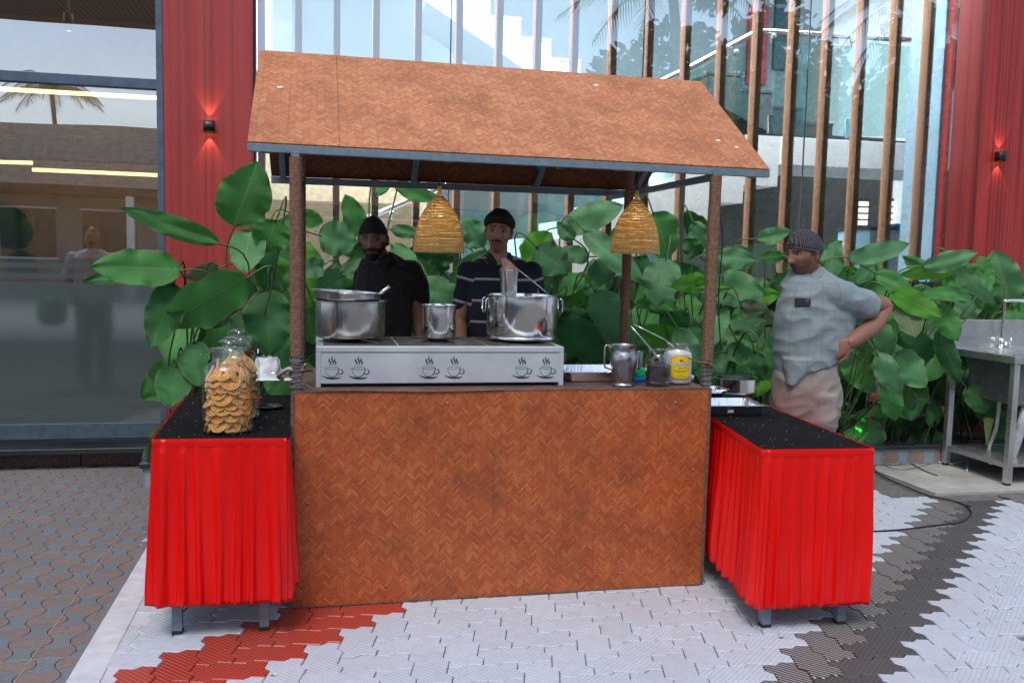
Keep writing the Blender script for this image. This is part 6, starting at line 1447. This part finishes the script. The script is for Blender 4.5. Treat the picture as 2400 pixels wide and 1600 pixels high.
cap('skullcap', Rh, C, S, 1.0, m_black_cap, t, lambda s_, c_: .046-.028*(1-c_)/2*1.0, .0085)
legs(t, plain('dark_trousers', (.02, .021, .025), .85), at(895, 700, Y1), .86, R(-20), .19, m_shoe)
# ---------------------------------------------------------------- man in striped polo
Y2 = 4.62
t = thing('person', 'man with a moustache, black cap and navy striped polo behind the big pot', 'person', (at(1172, 700, Y2).x, Y2, 0))
C = at(1169, 543, Y2-.03); S = .93; Rh = rot_head(C, -5, 0, 4)
g = head_mb(Rh, C, S, .90); nb = at(1170, 610, Y2+.01)
loft(g, [(C+Rh @ Vector((0, .03, -.04)), .045, .052), (lerp(C, nb, .68)+Vector((0, .018, 0)), .047, .052), (nb, .055, .056), (nb+Vector((0, 0, -.05)), .08, .062), (nb+Vector((0, 0, -.16)), .12, .075), (nb+Vector((0, 0, -.42)), .11, .075)], 26, 2.1)
sL, eL, wL = at(1100, 640, Y2), at(1077, 752, Y2+.01), at(1082, 830, Y2-.16); sR, eR, wR = at(1246, 645, Y2), at(1266, 752, Y2), at(1250, 830, Y2-.16)
for a_, b_, c_, f_ in ((sL, eL, wL, -1), (sR, eR, wR, 1)): limb(g, [(a_, .046), (lerp(a_, b_, .5), .040), (b_, .034), (lerp(b_, c_, .3), .034), (c_, .024)]); hand_mb(g, c_, c_-b_, Vector((0, -.3, 1)), .95, 35, f_)
SK2 = (.52, .26, .17)
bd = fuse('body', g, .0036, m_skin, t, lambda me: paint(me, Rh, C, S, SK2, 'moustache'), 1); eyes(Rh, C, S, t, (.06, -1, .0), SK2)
s = NT('striped_polo_cloth'); a_ = s.n('Attribute', attribute_name='cl'); zz = s.sep(a_.outputs['Vector'])[2]
z0_ = at(1140, 703, Y2).z; per = at(1140, 654, Y2).z-z0_
fr = s.math('FRACT', s.math('ADD', s.math('DIVIDE', s.math('SUBTRACT', zz, z0_), per), 10.06))
q = s.ramp(fr, [(0, (.16, .085, .055)), (.025, (.16, .085, .055)), (.03, (.48, .48, .56)), (.115, (.48, .48, .56)), (.12, (.010, .018, .028)), (.98, (.010, .018, .028)), (.985, (.22, .10, .05)), (1, (.22, .10, .05))])
for nd in s.t.nodes:
    if nd.type == 'VALTORGB': nd.color_ramp.interpolation = 'CONSTANT'
s.set(color=q, rough=.85); s.bump(s.noise(500, 2, s.geo()), .2, .001); m_polo = s.m
g = MB(); loft(g, [ringpx(601, 1142, 1198, Y2+.02, .057, .03), ringpx(608, 1124, 1218, Y2+.02, .068, .03), ringpx(617, 1108, 1240, Y2+.02, .085, .02), ringpx(632, 1094, 1254, Y2+.02, .10, .01), ringpx(660, 1092, 1258, Y2, .11), ringpx(710, 1093, 1257, Y2, .112), ringpx(800, 1095, 1254, Y2, .11), ringpx(880, 1096, 1252, Y2, .11)], 36, 2.3)
s1, s2 = at(1100, 634, Y2+.01), at(1078, 714, Y2+.01); limb(g, [(s1, .062), (lerp(s1, s2, .5), .052), (s2, .043)]); s3, s4 = at(1244, 636, Y2+.01), at(1264, 712, Y2+.01); limb(g, [(s3, .062), (lerp(s3, s4, .5), .052), (s4, .044)])
sh = fuse('polo_shirt', g, .006, m_polo, t, cloth_post(at(1172, 700, Y2), [(s1, s2, .06), (s3, s4, .06)], .0045))
collar(t, at(1170, 604, Y2+.015), .054, .056, .024, plain('navy_collar', (.010, .022, .024), .8), R(-4), gap=34, drop=.06)
g = MB(); cc_ = at(1170, 604, Y2+.015)
for s_ in (-1, 1):
    P = []
    for k in range(14): u = k/13*.42; a = R(-90)+s_*(R(17)+u*(2*math.pi-R(34))); fr_ = max(0, -math.sin(a))**3; P.append(cc_+Matrix.Rotation(R(-4), 3, 'Z') @ Vector(((.054+.031)*math.cos(a), (.056+.031)*math.sin(a), .024*(1-.15*fr_)-(.036+.022*fr_)-fr_*.048)))
    g.tube(P, .002, 5)
g.obj('collar_tipping', plain('orange_tipping', (.5, .2, .06), .7), t, True)
for px_, py_ in ((1155, 636), (1157, 652)):
    p, n_ = hit(sh, px_, py_)
    if p: g = MB(); g.lathe([(0, .002), (.0045, .0015), (.005, 0)], 10, p, ax=n_.to_track_quat('Z', 'Y').to_matrix()); g.obj('button', plain('pale_button', (.55, .56, .6), .3), sh, True)
def beret(p, v, a):
    k = sm(v/.35); z = p.z; q = Vector((p.x*(1+.20*math.sin(min(1, v*1.6)*math.pi)), p.y*(1+.14*math.sin(min(1, v*1.6)*math.pi)), z)); q.z = min(q.z+.010*k, .120+.006*math.cos(a)); return q
cap('flat_cap', Rh, C, S, .93, m_black_cap, t, lambda s_, c_: .052-.05*(1-c_)/2, .010, beret)
legs(t, MATS['dark_trousers'], at(1172, 700, Y2), .86, R(-4), .18, m_shoe)
# ---------------------------------------------------------------- man in grey checked shirt
Y3 = 4.78
t = thing('person', 'man in a grey checked shirt, dark hair net and beige trousers, hand on hip', 'person', (at(1885, 800, Y3).x, Y3, 0))
C = at(1884, 594, Y3-.02); S = 1.10; Rh = rot_head(C, -44, 8, 0)
g = head_mb(Rh, C, S, 1.05); nb = at(1898, 650, Y3+.02)
loft(g, [(C+Rh @ Vector((0, .02, -.05)), .062, .066), (lerp(C, nb, .6)+Vector((.018, .0, 0)), .064, .068), (nb, .072, .074), (nb+Vector((-.01, 0, -.05)), .095, .085), (nb+Vector((-.01, 0, -.14)), .13, .11), (nb+Vector((-.01, 0, -.40)), .13, .12)], 28, 2.1)
sN, eN, wN = at(2000, 704, Y3-.09), at(2072, 718, Y3-.02), at(1992, 803, Y3-.14)
limb(g, [(sN, .050), (at(2040, 712, Y3-.06), .056), (eN, .050), (at(2046, 762, Y3-.07), .056), (at(2018, 784, Y3-.11), .047), (wN, .038)], 18)
hand_mb(g, wN+(wN-eN).normalized()*.0, Vector((-.95, .12, -.42)), Vector((.12, -.95, .25)), 1.32, 62, 1)
sF, eF, wF = at(1862, 668, Y3+.12), at(1858, 760, Y3+.2), at(1875, 850, Y3+.14)
limb(g, [(sF, .06), (lerp(sF, eF, .5), .055), (eF, .045), (lerp(eF, wF, .4), .042), (wF, .03)]); hand_mb(g, wF, Vector((.4, -.2, -1)), Vector((-1, 0, 0)), 1.0, 40, -1)
SK3 = (.30, .14, .09)
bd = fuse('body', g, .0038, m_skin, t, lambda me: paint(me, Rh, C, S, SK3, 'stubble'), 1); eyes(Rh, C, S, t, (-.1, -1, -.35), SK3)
s = NT('checked_shirt_cloth'); a_ = s.n('Attribute', attribute_name='cl'); xx, _, zz = s.sep(a_.outputs['Vector'])
def line(src, per_, w_, ph=0): f = s.math('FRACT', s.math('ADD', s.math('DIVIDE', src, per_), 20+ph)); return s.math('LESS_THAN', f, w_)
ln_ = s.math('MAXIMUM', line(xx, .083, .035, .3), line(zz, .089, .033, .1)); ln2 = s.math('MAXIMUM', line(xx, .083, .02, .42), line(zz, .089, .02, .22))
q = s.ramp(s.noise(8, 4, s.geo()), [(.3, (.20, .255, .275)), (.7, (.245, .30, .32))]); q = s.mix(s.math('MULTIPLY', ln_, .48), q, (.05, .08, .09)); q = s.mix(s.math('MULTIPLY', ln2, .2), q, (.08, .11, .12))
s.set(color=q, rough=.8, sheen=.1); s.bump(s.noise(420, 2, s.geo()), .15, .001); m_check = s.m
tc_ = at(1905, 740, Y3)
g = MB(); loft(g, [ringpx(628, 1866, 1930, Y3+.02, .072, .04), ringpx(640, 1856, 1950, Y3+.01, .088, .03), ringpx(656, 1846, 1975, Y3, .11, .015), ringpx(676, 1836, 1990, Y3, .128), ringpx(705, 1827, 2000, Y3, .142), ringpx(742, 1820, 2000, Y3, .150), ringpx(781, 1818, 1992, Y3, .155), ringpx(815, 1819, 1974, Y3, .158), ringpx(838, 1821, 1965, Y3, .157, 0, .022), ringpx(860, 1824, 1956, Y3, .153, 0, .048)], 40, 2.2)
s1, s2 = at(1956, 690, Y3-.08), at(2032, 716, Y3-.065); limb(g, [(at(1925, 676, Y3-.03), .10), (s1, .098), (lerp(s1, s2, .5), .092), (s2, .085)], 20)
sf2 = at(1860, 720, Y3+.17); limb(g, [(sF, .085), (sf2, .068)], 18)
# front tail of the shirt hangs as a point, its side is gathered up at the hand
loft(g, [(at(1872, 838, Y3-.07), .10, .09), (at(1868, 862, Y3-.085), .085, .07), (at(1860, 884, Y3-.10), .050, .05), (at(1854, 902, Y3-.11), .018, .025)], 24, 2.0)
fold3 = lambda p: .55*math.sin((p.x-tc_.x)*26-(p.z-tc_.z)*38)*max(0, 1-abs(p.z-(tc_.z-.06))/.22)
sh = fuse('shirt', g, .0062, m_check, t, cloth_post(tc_, [(s1, s2, .095)], .010, 8, fold3), 10)
collar(t, at(1897, 640, Y3+.01), .070, .074, .032, m_check, R(-44), gap=44, drop=.06)
# pocket, phone, buttons, placket
p, n_ = hit(sh, 1881, 722, .003)
if p:
    F = n_.to_track_quat('Z', 'Y').to_matrix(); up_ = (Vector((0, 0, 1))-n_*n_.z).normalized(); sd = up_.cross(n_)
    p1, _ = hit(sh, 1881, 709, .004); p1 = p1 or p+up_*.02
    g = MB(); hw, hh = .043, .022; P = []
    for qx, qy, a0 in ((1, 1, 0), (-1, 1, 90), (-1, -1, 180), (1, -1, 270)):
        for k in range(5): a = R(a0+22.5*k); P.append(p1+sd*(qx*(hw-.008)+.008*math.cos(a))+up_*(qy*(hh-.008)+.008*math.sin(a)))
    g.prism(P, n_*.009); ph_ = thing('phone', 'black phone sticking out of the grey shirt pocket', 'phone', p1); o = g.obj('phone_body', plain('phone_black', (.006, .006, .007), .5, bump=0, spec=.15), ph_)
    g = MB(); g.prism([v+n_*.0091 for v in [p1+sd*x+up_*y for x, y in ((.012, .002), (.034, .002), (.034, .017), (.012, .017))]], n_*.0015); g.obj('camera_island', plain('phone_lens', (.02, .02, .025), .08), ph_)
for px_, py_ in ((1856, 686), (1843, 723), (1834, 763), (1825, 805), (1823, 845)):
    p, n_ = hit(sh, px_, py_, .001)
    if p: g = MB(); g.lathe([(0, .0025), (.005, .002), (.0058, 0)], 12, p, ax=n_.to_track_quat('Z', 'Y').to_matrix()); g.obj('button', MATS['dark_button'], sh, True)
def seamline(name, pts_, r_=.0011):
    Q = []
    for i in range(len(pts_)-1):
        for k in range(6):
            a_, b_ = pts_[i], pts_[i+1]; q_, _ = hit(sh, a_[0]+(b_[0]-a_[0])*k/6, a_[1]+(b_[1]-a_[1])*k/6, .0006)
            if q_: Q.append(q_)
    if len(Q) > 3: g = MB(); g.tube(Q, r_, 5); g.obj(name, plain('seam_grey', (.10, .14, .155), .8), sh, True)
seamline('pocket_seam', [(1860, 714), (1861, 742), (1880, 750), (1901, 744), (1902, 715)]); seamline('placket_seam', [(1857, 672), (1846, 715), (1836, 765), (1828, 820), (1826, 852)], .0014)
seamline('yoke_seam', [(1905, 652), (1940, 668), (1968, 700), (1985, 742)], .0012)
def netshape(p, v, a): 
    bk = max(0, -math.cos(a)); return p+Vector((0, .012*bk*math.sin(math.pi*min(1, v+.25)), .004*math.sin(math.pi*v)))
s = NT('hair_net'); x_, y_, z_ = s.sep(s.obj()); wv = s.n('TexWave', Scale=26.0, Distortion=7.0, Detail=2.0); s.l(s.obj(), wv.inputs['Vector']); s.set(color=s.ramp(wv.outputs['Fac'], [(.35, (.012, .012, .013)), (.8, (.075, .075, .08))]), rough=.75); s.bump(wv.outputs['Fac'], .6, .004)
hn = cap('hair_net', Rh, C, S, 1.07, s.m, t, lambda s_, c_: .050-.064*(1-c_)/2, .0095, netshape)
g = MB(); P = []
for k in range(40):
    a = 2*math.pi*k/40; z = .050-.064*(1-math.cos(a))/2; e = math.asin(z/.118); d = Vector((math.sin(a)*math.cos(e), -math.cos(a)*math.cos(e), math.sin(e))); P.append(C+Rh @ ((headpt(d.x, d.y, d.z, 1.07)+d*.008)*S))
g.tube(P, .0032, 6, closed=True); g.obj('net_band', plain('band_grey', (.10, .10, .11), .7), hn, True)
s = NT('beige_trouser_cloth'); nz2 = s.noise(7, 4, s.geo()); q = s.ramp(s.noise(5, 4, s.geo()), [(.3, (.27, .235, .205)), (.7, (.33, .29, .255))]); X_, Y_, Z_ = s.sep(s.geo())
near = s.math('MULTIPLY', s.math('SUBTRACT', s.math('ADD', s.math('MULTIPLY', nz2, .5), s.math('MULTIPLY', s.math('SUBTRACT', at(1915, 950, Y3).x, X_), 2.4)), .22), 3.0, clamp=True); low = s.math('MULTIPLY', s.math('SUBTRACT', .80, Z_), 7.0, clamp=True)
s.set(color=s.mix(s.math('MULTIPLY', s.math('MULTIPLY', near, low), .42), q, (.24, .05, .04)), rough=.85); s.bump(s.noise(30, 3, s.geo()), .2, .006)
hz = at(1885, 870, Y3).z
legs(t, s.m, at(1884, 900, Y3), hz-.12, R(-46), .21, m_shoe, [ringpx(850, 1826, 1952, Y3, .14), ringpx(880, 1820, 1957, Y3, .145), ringpx(915, 1815, 1964, Y3, .15), ringpx(950, 1813, 1965, Y3, .15), ringpx(985, 1813, 1957, Y3, .14), ringpx(1015, 1815, 1950, Y3, .13)])
# ================================================================ what stands opposite (seen mirrored in the glass)
ob = thing('opposite_building', 'long low building with a dark pitched roof across the yard, mirrored in the glass', 'building', (-12, -17, 0))
m_roofd = plain('dark_roof_tiles', (.07, .06, .06), .8, var=.4, scale=4)
g = MB(); g.box(-26, -24, 0, 7.5, -17, 3.2); g.obj('wall', plain('building_wall', (.34, .30, .27), .8, var=.2, scale=1.5), ob)
g = MB(); g.prism([Vector((-27, -15.6, 3.0)), Vector((-27, -15.6, 3.25)), Vector((-27, -20.5, 5.6)), Vector((-27, -25.5, 3.25)), Vector((-27, -25.5, 3.0))], (35, 0, 0)); g.obj('roof', m_roofd, ob)
for k in range(14):
    x = -25+k*2.25; g = MB(); g.box(x, -17.04, 1.2, x+1.5, -16.99, 2.6); w_ = g.obj('window', plain('window_dark', (.05, .06, .07), .15), ob)
    g = MB(); g.box(x-.06, -16.99, 1.14, x+1.56, -16.95, 1.2); g.box(x-.06, -16.99, 2.6, x+1.56, -16.95, 2.66); g.obj('frame', m_whitewall, w_)
for k in range(9):
    x = -24+k*3.7; g = MB(); g.box(x, -15.8, 0, x+.2, -15.6, 3.0); g.obj('porch_post', m_whitewall, ob)
m_palm = plain('palm_green', (.045, .085, .03), .5, var=.4, scale=3, bump=0); m_trunk = plain('palm_trunk', (.16, .13, .10), .9, var=.3, scale=6)
def palm(x, y, h, label, seed):
    rr = random.Random(seed); t = thing('coconut_palm', label, 'palm tree', (x, y, 0), 'palms across the yard'); top = Vector((x+rr.uniform(-.8, .8), y, h))
    g = MB(); P = cr_spline([(x, y, 0), (x+.2, y, h*.4), top], 6); g.tube(P, [.2-.08*i/(len(P)-1) for i in range(len(P))], 10); g.obj('trunk', m_trunk, t, True)
    g = MB()
    for k in range(22):
        a = k*2.4+rr.uniform(-.2, .2); el = rr.uniform(-.3, 1.2); ln = rr.uniform(2.6, 3.5); d = Vector((math.cos(a), math.sin(a), 0))
        R_ = bez(top, top+d*ln*.5*math.cos(el*.7)+Vector((0, 0, ln*.5*math.sin(el)+.3)), top+d*ln*.95+Vector((0, 0, ln*(.35*math.sin(el)-.35))), 30)
        g.tube(R_[::5]+[R_[-1]], .02, 4); s_ = Vector((-d.y, d.x, 0))
        for i in range(2, 30):
            p = R_[i]; dr = (R_[i]-R_[i-1]).normalized(); ll = .85*math.sin(math.pi*min(1, (i+3)/33))+.15
            for sg in (-1, 1):
                e = p+s_*sg*ll*.55+dr*ll*.5+Vector((0, 0, -ll*rr.uniform(.25, .55))); wv = dr*.028; g.add([p-wv, p+wv, e], [(0, 1, 2)])
    g.obj('crown', m_palm, t, recalc=False)
m_tl = plain('tree_green', (.05, .09, .035), .6, var=.5, scale=2, bump=0)
def tree(x, y, h, r_, label, seed):
    rr = random.Random(seed); t = thing('tree', label, 'tree', (x, y, 0), 'leafy trees across the yard')
    g = MB(); g.tube([(x, y, 0), (x+.1, y, h*.3), (x-.1, y, h*.55)], [.28, .2, .12], 9)
    for k in range(6): a = k*1.05; g.tube([(x, y, h*.35), (x+math.cos(a)*r_*.4, y+math.sin(a)*r_*.4, h*.6), (x+math.cos(a)*r_*.7, y+math.sin(a)*r_*.7, h*.8)], [.1, .06, .03], 6)
    g.obj('trunk', m_trunk, t, True); g = MB()
    cl = [Vector((x+rr.gauss(0, .5)*r_, y+rr.gauss(0, .4)*r_, h*.68+rr.gauss(0, .2)*h*.9)) for _ in range(30)]
    for k in range(5200):
        c_ = rr.choice(cl); v = Vector((rr.gauss(0, 1), rr.gauss(0, 1), rr.gauss(0, 1))).normalized()*rr.uniform(.4, 1)*r_*.34; p = c_+v; p.z = max(p.z, .4)
        a = Vector((rr.uniform(-1, 1), rr.uniform(-1, 1), rr.uniform(-1, 1))).normalized(); b_ = a.orthogonal().normalized(); q = rr.uniform(.12, .26); g.add([p-a*q, p+b_*q*.5, p+a*q, p-b_*q*.5], [(0, 1, 2, 3)])
    g.obj('crown', m_tl, t, recalc=False)
tree(10.5, -12.5, 8.5, 2.6, 'leafy tree across the yard, left of the three', 1); tree(14.6, -13, 9.5, 3.0, 'leafy tree across the yard, middle of the three', 2); tree(19.5, -13.5, 9, 3.0, 'leafy tree across the yard, right of the three', 3)
palm(9.6, -10.5, 9.2, 'coconut palm across the yard nearest the stairwell', 4); palm(16.8, -10.5, 8.6, 'coconut palm across the yard in the middle', 5); palm(20.3, -11.5, 8.8, 'coconut palm across the yard to the right', 6); palm(-14.5, -44, 10.5, 'coconut palm behind the low building', 8)

# added belt of leaves blocks the bright sky gaps behind them
g = MB(); rr = random.Random(5)
for k in range(9000):
    x = rr.uniform(7.8, 34); h_ = 6.3+1.1*math.sin(x*.7)+.8*math.sin(x*1.9); p = Vector((x, -18+rr.uniform(-1, 1.5), h_*rr.random()**.8)); a = Vector((rr.uniform(-1, 1), rr.uniform(-1, 1), rr.uniform(-1, 1))).normalized(); b_ = a.orthogonal().normalized(); q = rr.uniform(.25, .5); g.add([p-a*q, p+b_*q*.6, p+a*q, p-b_*q*.6], [(0, 1, 2, 3)])
stuff(tag(g.obj('added_tree_belt', m_tl, None, recalc=False), 'far-off belt of dark trees added to block sky gaps mirrored in the glass', 'trees'))
cn = thing('porch_canopy', 'brown slatted canopy standing over the yard at the left, mirrored in the shop window', 'canopy', (-8, -6, 0))
s = NT('canopy_slats'); x_, y_, z_ = s.sep(s.geo()); f = s.math('FRACT', s.math('MULTIPLY', x_, 9)); s.set(color=s.ramp(f, [(.0, (.05, .035, .025)), (.2, (.22, .15, .11)), (.8, (.25, .17, .12)), (1, (.05, .035, .025))]), rough=.6)
g = MB(); g.box(-15, -9, 6.3, -2.4, -3, 6.55); g.obj('canopy_roof', s.m, cn)
for x in (-14.8, -2.8):
    for y in (-8.8, ): g = MB(); g.box(x, y, 0, x+.25, y+.25, 6.3); g.obj('canopy_post', m_frame, cn)

# a bystander left of the frame: only the mirror image in the shop window shows
bt = thing('person', 'bystander in a white shirt with a green bag, mirrored faintly in the shop window', 'person', (-2.35, 2.3, 0))
C = Vector((-2.35, 2.3, 1.56)); g = head_mb(Matrix.Rotation(R(170), 3, 'Z'), C, .95, 1.0); Rb = Matrix.Rotation(R(170), 3, 'Z')
loft(g, [(C+Vector((0, -.01, -.05)), .05, .055), (Vector((-2.35, 2.3, 1.42)), .06, .06), (Vector((-2.35, 2.3, 1.36)), .12, .08), (Vector((-2.35, 2.3, 1.0)), .11, .08)], 20)
for s_ in (-1, 1):
    a_, b_, c_ = Vector((-2.35+s_*.2, 2.3, 1.34)), Vector((-2.35+s_*.27, 2.33, 1.08)), Vector((-2.35+s_*.2, 2.48, .92)); limb(g, [(a_, .05), (b_, .04), (c_, .028)]); hand_mb(g, c_, c_-b_, Vector((s_, 0, 0)), .95, 40, s_)
fuse('body', g, .007, m_skin, bt, lambda me: paint(me, Rb, C, .95, SK3, 'stubble'), 2)
g = MB(); loft(g, [(Vector((-2.35, 2.3, z)), a_, b_) for z, a_, b_ in ((1.44, .07, .07), (1.40, .15, .09), (1.34, .21, .12), (1.1, .19, .13), (.85, .18, .13))], 30)
for s_ in (-1, 1): limb(g, [(Vector((-2.35+s_*.19, 2.3, 1.35)), .07), (Vector((-2.35+s_*.25, 2.32, 1.12)), .06)])
fuse('shirt', g, .009, plain('white_shirt', (.4, .4, .42), .8), bt, cloth_post(Vector((-2.35, 2.3, 1)), [], .008))
legs(bt, MATS['dark_trousers'], Vector((-2.35, 2.3, 0)), .95, R(170), .19, m_shoe)
g = MB(); g.lathe([(0, 0), (.11, .02), (.15, .12), (.13, .26), (.05, .32), (0, .33)], 24, (-2.72, 2.45, .62)); tag(g.obj('green_bag', plain('green_cloth', (.02, .16, .07), .8), None, True), 'green cloth bag hanging at the bystander, mirrored in the shop window', 'bag')
for px_, py_, nm, c_, lb in ((2130, 1317, 'dry_leaf', (.5, .3, .05), 'small ochre dry leaf on a black paver'), (1832, 1492, 'paper_scrap', (.55, .42, .22), 'tiny tan scrap on a white paver before the right table'), (640, 1580, 'paper_scrap', (.6, .5, .45), 'tiny pale scrap on a red paver')):
    p = atz(px_, py_, .004); g = MB(); g.grid(lambda u, v: p+Vector(((u-.5)*.022, (v-.5)*.014, .003*math.sin(u*5+v*3)+.002)), 5, 4); tag(g.obj(nm, plain(nm+lb[:9], c_, .8)), lb, 'litter')
